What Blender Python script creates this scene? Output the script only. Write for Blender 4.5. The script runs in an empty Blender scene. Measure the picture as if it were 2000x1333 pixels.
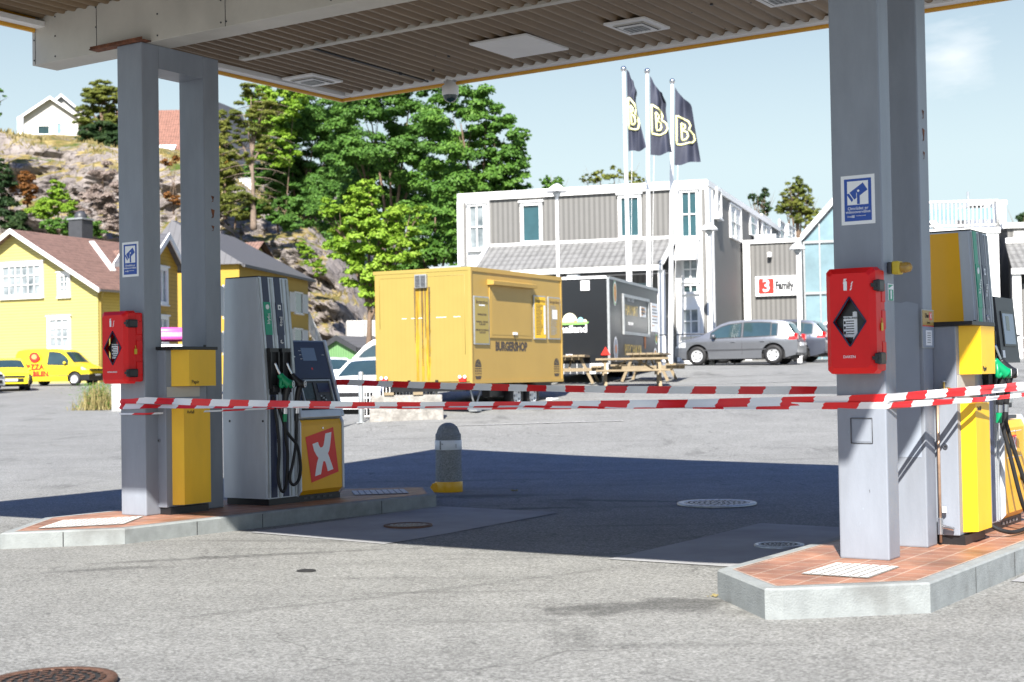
import bpy, bmesh, math, random
import numpy as np
from mathutils import Vector, Matrix, Euler, noise
rnd = random.Random(7)
R_ = math.radians
SC = bpy.context.scene
COL = SC.collection
# ---------------------------------------------------------------- camera, sky, sun, exposure
CAM_H = 1.42; FPX = 2860.0; PITCH = math.atan(70.5/2860); ROLL = -0.0168
RM = Matrix.Rotation(math.pi/2+PITCH, 3, 'X') @ Matrix.Rotation(ROLL, 3, 'Z')
cd = bpy.data.cameras.new('camera'); cam = bpy.data.objects.new('camera', cd); COL.objects.link(cam)
cam.matrix_world = Matrix.Translation((0, 0, CAM_H)) @ RM.to_4x4()
cd.sensor_width = 36; cd.lens = 36*FPX/2000; cd.clip_start = .1; cd.clip_end = 3000
cd.dof.use_dof = True; cd.dof.focus_distance = 12.5; cd.dof.aperture_fstop = 3.2
SC.camera = cam
SUND = Vector((.17, 1.13, -1.0))          # the way the light travels
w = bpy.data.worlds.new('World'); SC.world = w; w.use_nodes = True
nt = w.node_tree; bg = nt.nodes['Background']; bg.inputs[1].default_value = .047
sky = nt.nodes.new('ShaderNodeTexSky'); sky.sky_type = 'NISHITA'; sky.sun_disc = False
sky.sun_elevation = math.atan2(1, Vector((SUND.x, SUND.y)).length); sky.sun_rotation = math.pi+math.atan2(SUND.x, SUND.y)
sky.air_density = 1.0; sky.dust_density = .7; sky.ozone_density = 2.0
tc = nt.nodes.new('ShaderNodeTexCoord'); mp = nt.nodes.new('ShaderNodeMapping'); mp.inputs['Scale'].default_value = (6, 6, 22)
nz = nt.nodes.new('ShaderNodeTexNoise'); nz.inputs['Scale'].default_value = 1.6; nz.inputs['Detail'].default_value = 7; nz.inputs['Roughness'].default_value = .6
vr = nt.nodes.new('ShaderNodeVectorMath'); vr.operation = 'DISTANCE'; vr.inputs[1].default_value = (.287, .937, .200)
fall = nt.nodes.new('ShaderNodeMapRange'); fall.inputs[1].default_value = 0; fall.inputs[2].default_value = .042; fall.inputs[3].default_value = .42; fall.inputs[4].default_value = 0
cr = nt.nodes.new('ShaderNodeMapRange'); cr.inputs[1].default_value = .66; cr.inputs[2].default_value = .98; cr.inputs[3].default_value = 0; cr.inputs[4].default_value = .55
ad = nt.nodes.new('ShaderNodeMath'); ad.operation = 'ADD'
mx = nt.nodes.new('ShaderNodeMix'); mx.data_type = 'RGBA'; mx.inputs[7].default_value = (11, 11.2, 11.4, 1)
L = nt.links
L.new(tc.outputs['Generated'], mp.inputs[0]); L.new(mp.outputs[0], nz.inputs[0])
L.new(tc.outputs['Generated'], vr.inputs[0]); L.new(vr.outputs['Value'], fall.inputs[0])
L.new(nz.outputs['Fac'], ad.inputs[0]); L.new(fall.outputs[0], ad.inputs[1]); L.new(ad.outputs[0], cr.inputs[0])
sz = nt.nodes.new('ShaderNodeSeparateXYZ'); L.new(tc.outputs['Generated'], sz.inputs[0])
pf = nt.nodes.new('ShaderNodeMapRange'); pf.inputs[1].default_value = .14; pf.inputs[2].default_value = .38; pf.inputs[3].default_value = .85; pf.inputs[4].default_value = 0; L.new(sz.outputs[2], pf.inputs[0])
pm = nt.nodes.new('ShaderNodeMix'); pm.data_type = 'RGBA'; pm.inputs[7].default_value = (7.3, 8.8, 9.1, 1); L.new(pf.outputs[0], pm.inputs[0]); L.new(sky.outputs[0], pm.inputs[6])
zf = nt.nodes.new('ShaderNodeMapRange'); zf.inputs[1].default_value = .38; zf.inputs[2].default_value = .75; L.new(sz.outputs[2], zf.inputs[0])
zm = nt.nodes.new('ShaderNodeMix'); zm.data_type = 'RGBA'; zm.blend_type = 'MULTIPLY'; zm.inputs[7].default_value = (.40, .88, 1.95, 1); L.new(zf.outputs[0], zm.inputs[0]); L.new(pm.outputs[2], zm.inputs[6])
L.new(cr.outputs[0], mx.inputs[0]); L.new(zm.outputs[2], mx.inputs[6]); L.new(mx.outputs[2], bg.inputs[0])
sd = bpy.data.lights.new('sun', 'SUN'); sd.energy = 5.0; sd.angle = R_(.53); sd.color = (1, .95, .87)
so = bpy.data.objects.new('sun', sd); COL.objects.link(so); so.rotation_euler = SUND.to_track_quat('-Z', 'Y').to_euler()
SC.view_settings.view_transform = 'Standard'; SC.view_settings.look = 'None'
SC.view_settings.exposure = 1.22; SC.view_settings.gamma = 1.0

# ---------------------------------------------------------------- measuring helpers
CAMP = Vector((0, 0, CAM_H))
def ray(px, py): return RM @ Vector(((px-1000)/FPX, -(py-666.5)/FPX, -1))
def P(px, py, Y): d = ray(px, py); return CAMP + d*(Y/d.y)
def sstep(e0, e1, v):
    t = min(1, max(0, (v-e0)/(e1-e0))); return t*t*(3-2*t)
PR = [(-50, 0), (19, 0), (22.5, .05), (24.6, .14), (31, .62), (37, 1.1), (43, 1.45), (49, 1.7), (60, 1.95), (90, 2.2), (600, 3)]
PL = [(-50, 0), (19, 0), (26, .1), (38, .39), (50, .72), (75, 1.38), (90, 1.6), (600, 3)]
def gz(x, y):
    a = b = 0
    for k in (-1.5, -.75, 0, .75, 1.5):
        a += float(np.interp(y+k, [p[0] for p in PR], [p[1] for p in PR]))/5
        b += float(np.interp(y+k, [p[0] for p in PL], [p[1] for p in PL]))/5
    sh = .6*sstep(31, 34, y); t = sstep(-4.2+sh, -2.5+sh, x - .03*(y-38))
    dip = -.045*sstep(-3.2, -.5, x)*(1-sstep(12.5, 17, y))
    return b+(a-b)*t + dip
class Frame:
    def __init__(s, o, yaw): s.o = Vector(o); s.yaw = yaw; s.ux = Vector((math.cos(yaw), math.sin(yaw), 0)); s.uy = Vector((-math.sin(yaw), math.cos(yaw), 0))
    def loc(s, p): q = p-s.o; return Vector((q.dot(s.ux), q.dot(s.uy), q.z))
    def w(s, x, y, z=0): return s.o + s.ux*x + s.uy*y + Vector((0, 0, z))
    def y(s, px, py, y0):       # meet the vertical plane local y = y0 -> (x, z)
        d = ray(px, py); t = ((s.o-CAMP).dot(s.uy)+y0)/d.dot(s.uy); q = s.loc(CAMP+d*t); return q.x, q.z
    def x(s, px, py, x0):
        d = ray(px, py); t = ((s.o-CAMP).dot(s.ux)+x0)/d.dot(s.ux); q = s.loc(CAMP+d*t); return q.y, q.z
    def z(s, px, py, z0):
        d = ray(px, py); q = s.loc(CAMP+d*((s.o.z+z0-CAM_H)/d.z)); return q.x, q.y
PHI = R_(56.45)
ST = Frame((0, 0, 0), PHI)
def hit(px, Y): p = P(px, 700, Y); return Vector((p.x, Y, gz(p.x, Y)))

# ---------------------------------------------------------------- materials
MATS = {}
def mat(name, c, rough=.6, metal=0, var=.12, vs=3.0, bump=0, bs=40, spec=.5, c2=None, trans=0, dirt=0, coat=0, alpha=1, stretch=None):
    """base colour with a procedural variation; c2 = second colour mixed by large noise"""
    if name in MATS: return MATS[name]
    m = bpy.data.materials.new(name); m.use_nodes = True; t = m.node_tree; n = t.nodes; l = t.links
    p = n['Principled BSDF']; p.inputs['Roughness'].default_value = rough; p.inputs['Metallic'].default_value = metal
    p.inputs['Specular IOR Level'].default_value = spec; p.inputs['Coat Weight'].default_value = coat
    p.inputs['Transmission Weight'].default_value = trans; p.inputs['Alpha'].default_value = alpha
    co = n.new('ShaderNodeTexCoord'); src = co.outputs['Object']
    if stretch:
        ma = n.new('ShaderNodeMapping'); ma.inputs['Scale'].default_value = stretch; l.new(src, ma.inputs[0]); src = ma.outputs[0]
    nn = n.new('ShaderNodeTexNoise'); nn.inputs['Scale'].default_value = vs; nn.inputs['Detail'].default_value = 6; nn.inputs['Roughness'].default_value = .65
    l.new(src, nn.inputs[0])
    r = n.new('ShaderNodeValToRGB'); e = r.color_ramp.elements
    a = tuple(max(0, x*(1-var)) for x in c); b = c2 if c2 else tuple(min(1, x*(1+var)) for x in c)
    e[0].position = .32; e[0].color = (*a, 1); e[1].position = .68; e[1].color = (*b, 1)
    l.new(nn.outputs['Fac'], r.inputs[0]); out = r.outputs[0]
    if dirt:
        n2 = n.new('ShaderNodeTexNoise'); n2.inputs['Scale'].default_value = vs*.35; n2.inputs['Detail'].default_value = 8
        l.new(src, n2.inputs[0]); m2 = n.new('ShaderNodeMix'); m2.data_type = 'RGBA'; m2.inputs[7].default_value = (.07, .06, .05, 1)
        q = n.new('ShaderNodeMapRange'); q.inputs[1].default_value = .52; q.inputs[2].default_value = .75; q.inputs[3].default_value = 0; q.inputs[4].default_value = dirt
        l.new(n2.outputs['Fac'], q.inputs[0]); l.new(q.outputs[0], m2.inputs[0]); l.new(out, m2.inputs[6]); out = m2.outputs[2]
    l.new(out, p.inputs['Base Color'])
    if bump:
        nb = n.new('ShaderNodeTexNoise'); nb.inputs['Scale'].default_value = bs; nb.inputs['Detail'].default_value = 5; l.new(src, nb.inputs[0])
        bp = n.new('ShaderNodeBump'); bp.inputs['Strength'].default_value = bump; bp.inputs['Distance'].default_value = .02
        l.new(nb.outputs['Fac'], bp.inputs['Height']); l.new(bp.outputs[0], p.inputs['Normal'])
    MATS[name] = m; return m
def nodes(name):
    m = bpy.data.materials.new(name); m.use_nodes = True; MATS[name] = m
    return m, m.node_tree.nodes, m.node_tree.links, m.node_tree.nodes['Principled BSDF']
def stripe_mat(name, c1, c2, axis, pitch, duty=.5, rough=.6, bump=.5, var=.1, soft=.08):
    """boards or seams at a pitch along object axis 0/1/2"""
    m, n, l, p = nodes(name); p.inputs['Roughness'].default_value = rough
    co = n.new('ShaderNodeTexCoord'); sx = n.new('ShaderNodeSeparateXYZ'); l.new(co.outputs['Object'], sx.inputs[0])
    d = n.new('ShaderNodeMath'); d.operation = 'DIVIDE'; d.inputs[1].default_value = pitch; l.new(sx.outputs[axis], d.inputs[0])
    f = n.new('ShaderNodeMath'); f.operation = 'FRACT'; l.new(d.outputs[0], f.inputs[0])
    r = n.new('ShaderNodeValToRGB'); e = r.color_ramp.elements; e[0].position = max(.001, duty-soft); e[1].position = duty; e[0].color = (*c1, 1); e[1].color = (*c2, 1)
    e2 = e.new(.97); e2.color = (*c2, 1); e3 = e.new(1.0); e3.color = (*c1, 1)
    l.new(f.outputs[0], r.inputs[0])
    nn = n.new('ShaderNodeTexNoise'); nn.inputs['Scale'].default_value = 2.2; nn.inputs['Detail'].default_value = 6; l.new(co.outputs['Object'], nn.inputs[0])
    q = n.new('ShaderNodeMapRange'); q.inputs[3].default_value = 1-var*1.5; q.inputs[4].default_value = 1+var*1.5; l.new(nn.outputs['Fac'], q.inputs[0])
    mm = n.new('ShaderNodeMix'); mm.data_type = 'RGBA'; mm.blend_type = 'MULTIPLY'; mm.inputs[0].default_value = 1
    l.new(r.outputs[0], mm.inputs[6]); l.new(q.outputs[0], mm.inputs[7]); l.new(mm.outputs[2], p.inputs['Base Color'])
    bp = n.new('ShaderNodeBump'); bp.inputs['Strength'].default_value = bump; bp.inputs['Distance'].default_value = .02
    l.new(r.outputs[0], bp.inputs['Height']); l.new(bp.outputs[0], p.inputs['Normal']); return m

def asphalt():
    m, n, l, p = nodes('asphalt'); p.inputs['Roughness'].default_value = .85
    g = n.new('ShaderNodeNewGeometry'); pos = g.outputs['Position']
    def N(sc, det=4, ro=.6, src=pos):
        q = n.new('ShaderNodeTexNoise'); q.inputs['Scale'].default_value = sc; q.inputs['Detail'].default_value = det; q.inputs['Roughness'].default_value = ro; l.new(src, q.inputs[0]); return q.outputs['Fac']
    def rng(v, a, b, c, d):
        q = n.new('ShaderNodeMapRange'); q.inputs[1].default_value = a; q.inputs[2].default_value = b; q.inputs[3].default_value = c; q.inputs[4].default_value = d; l.new(v, q.inputs[0]); return q.outputs[0]
    def mul(a, b):
        q = n.new('ShaderNodeMath'); q.operation = 'MULTIPLY'; l.new(a, q.inputs[0]); l.new(b, q.inputs[1]); return q.outputs[0]
    vo = n.new('ShaderNodeTexVoronoi'); vo.inputs['Scale'].default_value = 75; l.new(pos, vo.inputs[0])
    sep = n.new('ShaderNodeSeparateColor'); l.new(vo.outputs['Color'], sep.inputs[0])
    stone = rng(sep.outputs[0], 0, 1, .62, 1.38)
    fine = rng(N(38, 5, .75), .3, .7, .72, 1.28)
    big = rng(N(.16, 5), .3, .7, .9, 1.1)
    mid = rng(N(1.1, 6, .7), .32, .62, .88, 1.06)
    ma = n.new('ShaderNodeMapping'); ma.inputs['Scale'].default_value = (.9, .33, 1); ma.inputs['Rotation'].default_value = (0, 0, R_(58)); l.new(pos, ma.inputs[0])
    st = rng(N(1.0, 7, .62, ma.outputs[0]), .60, .72, 1, .58)
    mb = n.new('ShaderNodeMapping'); mb.inputs['Scale'].default_value = (.25, 3.2, 1); mb.inputs['Rotation'].default_value = (0, 0, R_(-66)); l.new(pos, mb.inputs[0])
    tr = rng(N(1.0, 4, .55, mb.outputs[0]), .58, .72, 1, .76)
    # wear marks with a place of their own: the damp patch by the right island and the tyre scuffs
    def blob(cx, cy, sx, sy, rot, lo):
        mm = n.new('ShaderNodeMapping'); mm.vector_type = 'TEXTURE'; mm.inputs['Location'].default_value = (cx, cy, 0); mm.inputs['Scale'].default_value = (sx, sy, 50); mm.inputs['Rotation'].default_value = (0, 0, R_(rot)); l.new(pos, mm.inputs[0])
        ln = n.new('ShaderNodeVectorMath'); ln.operation = 'LENGTH'; l.new(mm.outputs[0], ln.inputs[0])
        a_ = n.new('ShaderNodeMath'); a_.operation = 'ADD'; l.new(ln.outputs['Value'], a_.inputs[0]); l.new(rng(N(5, 5), .3, .7, -.45, .45), a_.inputs[1])
        return rng(a_.outputs[0], .55, 1.05, lo, 1)
    v = mul(stone, fine)
    for k in (big, mid, st, tr): v = mul(v, k)
    # thin wandering cracks, only in some areas, and small oil drips
    wob = n.new('ShaderNodeTexNoise'); wob.inputs['Scale'].default_value = 1.3; wob.inputs['Detail'].default_value = 5; l.new(pos, wob.inputs[0])
    ws = n.new('ShaderNodeVectorMath'); ws.operation = 'SCALE'; ws.inputs['Scale'].default_value = 1.1; l.new(wob.outputs['Color'], ws.inputs[0])
    wa = n.new('ShaderNodeVectorMath'); wa.operation = 'ADD'; l.new(pos, wa.inputs[0]); l.new(ws.outputs[0], wa.inputs[1])
    ve = n.new('ShaderNodeTexVoronoi'); ve.feature = 'DISTANCE_TO_EDGE'; ve.inputs['Scale'].default_value = .38; l.new(wa.outputs[0], ve.inputs[0])
    crk = rng(ve.outputs['Distance'], .002, .006, .66, 1); msk = rng(N(.23, 3), .50, .56, 1, 0)
    mxk = n.new('ShaderNodeMath'); mxk.operation = 'MAXIMUM'; l.new(crk, mxk.inputs[0]); l.new(msk, mxk.inputs[1]); v = mul(v, mxk.outputs[0])
    vd = n.new('ShaderNodeTexVoronoi'); vd.inputs['Scale'].default_value = 1.7; l.new(wa.outputs[0], vd.inputs[0]); v = mul(v, rng(vd.outputs['Distance'], .035, .075, .62, 1))
    for a in ((.92, 9.35, .85, .30, 14, .5), (-2.2, 12.1, 1.5, .10, 24, .66), (-3.1, 11.3, .5, .12, 20, .62), (-.9, 9.9, 2.6, .06, 38, .8),
              (1.3, 16.6, 1.1, .12, -20, .6), (.1, 15.9, .6, .12, 10, .55), (-.35, 17.6, .8, .3, 0, .6)): v = mul(v, blob(*a))
    # old repair seams across the lot
    r = n.new('ShaderNodeMix'); r.data_type = 'RGBA'; r.blend_type = 'MULTIPLY'; r.inputs[0].default_value = 1; r.inputs[6].default_value = (.222, .224, .213, 1)
    l.new(v, r.inputs[7]); l.new(r.outputs[2], p.inputs['Base Color'])
    bp = n.new('ShaderNodeBump'); bp.inputs['Strength'].default_value = .6; bp.inputs['Distance'].default_value = .006
    l.new(mul(stone, fine), bp.inputs['Height']); l.new(bp.outputs[0], p.inputs['Normal'])
    p.inputs['Specular IOR Level'].default_value = .3
    return m
asphalt()
M = lambda k: MATS[k]
mat('steel_grey', (.235, .26, .305), .42, 0, .07, 3.0, .08, 60, dirt=.22, stretch=(2.2, 2.2, .6))
mat('steel_patch', (.29, .33, .395), .42, 0, .05, 2.5)
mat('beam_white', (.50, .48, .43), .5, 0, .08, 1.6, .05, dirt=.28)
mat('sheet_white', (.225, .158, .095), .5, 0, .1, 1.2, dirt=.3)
mat('rust', (.16, .06, .03), .9, 0, .5, 12, .5)
mat('fascia_orange', (.72, .36, .03), .45, 0, .08, 2)
mat('white_paint', (.80, .80, .79), .5, 0, .04, 2)
mat('pure_white', (.82, .83, .84), .4, 0, .02, 2)
mat('red_plastic', (.74, .010, .012), .42, 0, .06, 3, spec=.3)
mat('black_plastic', (.014, .014, .016), .4, 0, .2, 5)
mat('rubber', (.012, .012, .013), .65, 0, .3, 8)
mat('pump_silver', (.56, .60, .66), .32, .30, .09, 1.6, dirt=.12, stretch=(2, 2, .5))
mat('pump_yellow', (.82, .42, .006), .35, 0, .05, 1.5, coat=.1)
mat('cabinet_yellow', (.86, .50, .010), .38, 0, .08, 1.8, dirt=.14, stretch=(2, 2, .5))
mat('navy', (.020, .028, .075), .35, 0, .1, 3)
mat('dark_grey', (.05, .052, .058), .45, 0, .15, 4)
mat('screen', (.16, .22, .34), .15, 0, .05, 4)
mat('screen_dark', (.05, .07, .07), .1, 0, .4, 9)
mat('green_label', (.0, .30, .17), .4, 0, .04, 4)
mat('nozzle_green', (.0, .26, .10), .35, 0, .05, 4)
mat('chrome', (.6, .6, .62), .22, 1, .05, 4)
mat('galv', (.42, .44, .45), .45, .6, .15, 9)
mat('logo_red', (.78, .03, .02), .4, 0, .03, 4)
mat('sign_blue', (.015, .07, .36), .35, 0, .04, 4)
mat('kerb_granite', (.255, .275, .275), .8, 0, .14, 7, .3, 90, dirt=.5)
mat('grout', (.42, .33, .28), .9, 0, .2, 10)
mat('concrete_pad', (.31, .315, .32), .85, 0, .14, 1.4, .3, 60, dirt=.55)
mat('bollard_stone', (.25, .26, .26), .85, 0, .5, 70, .7, 60)
mat('tape_red', (.72, .015, .02), .35, 0, .08, 3)
mat('tape_white', (.80, .81, .83), .35, 0, .06, 3)
mat('iron_rust', (.14, .075, .05), .6, .4, .3, 20, .5)
mat('iron_grey', (.42, .45, .49), .4, .6, .2, 20, .3)
mat('iron_dark', (.03, .03, .03), .7, .3, .3, 20)
mat('tactile_white', (.70, .69, .66), .6, 0, .08, 9)
mat('tactile_joint', (.28, .27, .25), .8, 0, .1, 9)
mat('brass', (.5, .36, .12), .35, .8, .2, 9)
mat('beacon_yellow', (.62, .46, .03), .45, 0, .1, 9)
mat('lens_amber', (.7, .45, .10), .12, 0, .1, 9, trans=.6)
mat('text_black', (.012, .012, .014), .5, 0, .05, 4)
mat('tan_yellow', (.42, .27, .065), .42, 0, .05, .8, dirt=.12)
mat('lit_yellow', (.35, .265, .07), .42, 0, .05, .8)
mat('stain', (.36, .22, .012), .6, 0, .5, 5, stretch=(4, 4, .4))
mat('soot', (.10, .065, .03), .8, 0, .6, 6, stretch=(4, 4, .4))
mat('burger_brown', (.06, .045, .035), .5, 0, .05, 4)
mat('trailer_black', (.009, .011, .014), .36, 0, .1, 1.5)
mat('glass_dark', (.02, .045, .05), .06, 0, .2, 2, spec=.8)
mat('glass_teal', (.025, .075, .09), .06, 0, .2, 1, spec=.9)
mat('glass_car', (.03, .055, .06), .05, 0, .2, 1.5, spec=1)
mat('glass_house', (.13, .17, .19), .08, 0, .5, .8, spec=.9, c2=(.42, .46, .48))
mat('glass_pale', (.20, .30, .34), .06, 0, .35, .35, spec=.9)
mat('wood', (.27, .21, .13), .75, 0, .22, 4, .3, stretch=(1, 8, 8))
mat('wood_grey', (.30, .27, .22), .8, 0, .25, 4, .3)
mat('car_grey', (.19, .20, .22), .28, .55, .03, 2, coat=.6)
mat('car_navy', (.08, .09, .12), .28, .5, .03, 2, coat=.6)
mat('car_white', (.72, .73, .74), .3, 0, .02, 2, coat=.5)
mat('car_yellow', (.80, .62, .02), .3, 0, .03, 2, coat=.5)
mat('alloy', (.66, .67, .68), .3, .4, .05, 6)
mat('lamp_clear', (.6, .62, .64), .1, .3, .1, 9)
mat('lamp_red', (.5, .01, .012), .15, 0, .2, 9)
mat('flag_navy', (.03, .035, .06), .7, 0, .15, 2)
mat('flag_gold', (.82, .80, .42), .6, 0, .05, 3)
mat('roof_slate', (.085, .085, .09), .7, 0, .12, 3)
mat('rock', (.33, .28, .24), .95)
mat('bark', (.16, .11, .075), .9, 0, .35, 6, .6, 12)
mat('dead_wood', (.20, .15, .115), .9, 0, .25, 6)
mat('pink', (.80, .10, .42), .4, 0, .05, 3)
mat('shutter_white', (.56, .57, .57), .6, 0, .05, 2)
mat('shed_green', (.10, .24, .10), .7, 0, .15, 3)
mat('brick_red', (.35, .10, .05), .8, 0, .3, 9)
mat('granite_block', (.30, .285, .26), .95, 0, .3, 8, .9, 18, dirt=.4)
mat('curtain', (.66, .67, .66), .8, 0, .2, 7, stretch=(8, 8, .3))
mat('orange_wall', (.42, .27, .035), .75, 0, .06, 1)
mat('copper_pipe', (.35, .24, .17), .4, .5, .3, 9)
stripe_mat('grey_cladding', (.165, .162, .155), (.115, .113, .108), 0, .2, .55, .65, .6, .04)
stripe_mat('grey_cladding_side', (.165, .162, .155), (.115, .113, .108), 1, .2, .55, .65, .6, .04)
stripe_mat('yellow_boards', (.50, .43, .15), (.31, .25, .05), 2, .17, .9, .6, .5, .05)
stripe_mat('orange_boards', (.46, .27, .03), (.30, .17, .015), 2, .17, .9, .6, .5, .05)
stripe_mat('white_boards', (.52, .51, .49), (.36, .35, .33), 0, .2, .85, .6, .5, .04)
stripe_mat('white_boards_flat', (.70, .69, .66), (.50, .49, .46), 2, .2, .85, .6, .5, .04)
stripe_mat('green_boards', (.16, .32, .13), (.07, .15, .06), 0, .16, .85, .7, .5, .08)
stripe_mat('trailer_ribs', (.34, .255, .066), (.33, .246, .063), 1, .11, .8, .42, .15, .04)
stripe_mat('slate_ribs', (.105, .105, .112), (.07, .07, .075), 0, .33, .9, .6, .5, .08)

def tile_roof(name, c1, c2, ax=0, px=.24, pz=.36):
    m, n, l, p = nodes(name); p.inputs['Roughness'].default_value = .75
    co = n.new('ShaderNodeTexCoord'); uv = n.new('ShaderNodeMapping'); l.new(co.outputs['UV'], uv.inputs[0])
    sx = n.new('ShaderNodeSeparateXYZ'); l.new(uv.outputs[0], sx.inputs[0])
    def fr(o, k):
        d = n.new('ShaderNodeMath'); d.operation = 'DIVIDE'; d.inputs[1].default_value = k; l.new(o, d.inputs[0])
        f = n.new('ShaderNodeMath'); f.operation = 'FRACT'; l.new(d.outputs[0], f.inputs[0]); return f.outputs[0]
    a = fr(sx.outputs[0], px); b = fr(sx.outputs[1], pz)
    def rp(v, pts):
        r = n.new('ShaderNodeValToRGB'); e = r.color_ramp.elements
        e[0].position = pts[0][0]; e[0].color = (pts[0][1],)*3+(1,); e[1].position = pts[-1][0]; e[1].color = (pts[-1][1],)*3+(1,)
        for q in pts[1:-1]: x = e.new(q[0]); x.color = (q[1],)*3+(1,)
        l.new(v, r.inputs[0]); return r.outputs[0]
    h1 = rp(a, [(0, .1), (.35, 1), (.7, .8), (1, .1)]); h2 = rp(b, [(0, 1), (.85, .7), (.93, .05), (1, .1)])
    mu = n.new('ShaderNodeMath'); mu.operation = 'MULTIPLY'; l.new(h1, mu.inputs[0]); l.new(h2, mu.inputs[1])
    nn = n.new('ShaderNodeTexNoise'); nn.inputs['Scale'].default_value = 3; nn.inputs['Detail'].default_value = 7; l.new(co.outputs['Object'], nn.inputs[0])
    s = n.new('ShaderNodeMath'); s.operation = 'MULTIPLY_ADD'; s.inputs[1].default_value = .55; l.new(mu.outputs[0], s.inputs[0]); l.new(nn.outputs['Fac'], s.inputs[2])
    r = n.new('ShaderNodeValToRGB'); e = r.color_ramp.elements; e[0].position = .35; e[0].color = (*c2, 1); e[1].position = .95; e[1].color = (*c1, 1)
    l.new(s.outputs[0], r.inputs[0]); l.new(r.outputs[0], p.inputs['Base Color'])
    bp = n.new('ShaderNodeBump'); bp.inputs['Strength'].default_value = .8; bp.inputs['Distance'].default_value = .05
    l.new(mu.outputs[0], bp.inputs['Height']); l.new(bp.outputs[0], p.inputs['Normal'])
tile_roof('tile_red', (.26, .125, .09), (.11, .055, .04))
tile_roof('tile_brown', (.23, .135, .105), (.075, .045, .035))
tile_roof('tile_grey', (.20, .20, .195), (.09, .09, .087))

def tiles_mat():
    m, n, l, p = nodes('clay_tiles'); p.inputs['Roughness'].default_value = .5
    co = n.new('ShaderNodeTexCoord'); b = n.new('ShaderNodeTexBrick'); l.new(co.outputs['Object'], b.inputs[0])
    b.inputs['Scale'].default_value = 1; b.inputs['Brick Width'].default_value = .20; b.inputs['Row Height'].default_value = .20; b.offset = 0
    b.inputs['Mortar Size'].default_value = .006; b.inputs['Color1'].default_value = (.33, .155, .09, 1); b.inputs['Color2'].default_value = (.27, .125, .08, 1); b.inputs['Mortar'].default_value = (.40, .30, .23, 1)
    nn = n.new('ShaderNodeTexNoise'); nn.inputs['Scale'].default_value = 3.5; nn.inputs['Detail'].default_value = 7; l.new(co.outputs['Object'], nn.inputs[0])
    q = n.new('ShaderNodeMapRange'); q.inputs[1].default_value = .3; q.inputs[2].default_value = .7; q.inputs[3].default_value = .6; q.inputs[4].default_value = 1.35; l.new(nn.outputs['Fac'], q.inputs[0])
    mm = n.new('ShaderNodeMix'); mm.data_type = 'RGBA'; mm.blend_type = 'MULTIPLY'; mm.inputs[0].default_value = 1; l.new(b.outputs[0], mm.inputs[6]); l.new(q.outputs[0], mm.inputs[7]); l.new(mm.outputs[2], p.inputs['Base Color'])
tiles_mat()

def leaf_mat(name, c1, c2, c3):
    m, n, l, p = nodes(name); p.inputs['Roughness'].default_value = .55; p.inputs['Specular IOR Level'].default_value = .25
    g = n.new('ShaderNodeNewGeometry'); nn = n.new('ShaderNodeTexNoise'); nn.inputs['Scale'].default_value = .55; nn.inputs['Detail'].default_value = 3
    l.new(g.outputs['Position'], nn.inputs[0])
    a = n.new('ShaderNodeMath'); a.operation = 'MULTIPLY_ADD'; a.inputs[1].default_value = .45
    l.new(g.outputs['Random Per Island'], a.inputs[0]); l.new(nn.outputs['Fac'], a.inputs[2])
    r = n.new('ShaderNodeValToRGB'); e = r.color_ramp.elements; e[0].position = .4; e[0].color = (*c1, 1); e[1].position = 1; e[1].color = (*c3, 1); x = e.new(.7); x.color = (*c2, 1)
    l.new(a.outputs[0], r.inputs[0]); l.new(r.outputs[0], p.inputs['Base Color'])
    tr = n.new('ShaderNodeBsdfTranslucent'); l.new(r.outputs[0], tr.inputs[0]); ms = n.new('ShaderNodeMixShader'); ms.inputs[0].default_value = .35
    o = n['Material Output']; l.new(p.outputs[0], ms.inputs[1]); l.new(tr.outputs[0], ms.inputs[2]); l.new(ms.outputs[0], o.inputs[0])
leaf_mat('leaf_deep', (.05, .12, .022), (.09, .20, .035), (.13, .26, .045))
leaf_mat('leaf_mid', (.06, .145, .025), (.105, .23, .035), (.16, .30, .05))
leaf_mat('leaf_lime', (.13, .25, .02), (.21, .36, .03), (.32, .46, .06))
leaf_mat('needle', (.07, .10, .018), (.14, .17, .03), (.24, .25, .05))
leaf_mat('needle_dark', (.02, .05, .018), (.035, .075, .025), (.06, .10, .03))
leaf_mat('leaf_rust', (.16, .07, .02), (.26, .11, .03), (.33, .17, .05))
leaf_mat('straw', (.16, .15, .05), (.30, .25, .10), (.42, .35, .16))
leaf_mat('twig', (.28, .225, .195), (.38, .31, .27), (.46, .38, .34))

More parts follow.
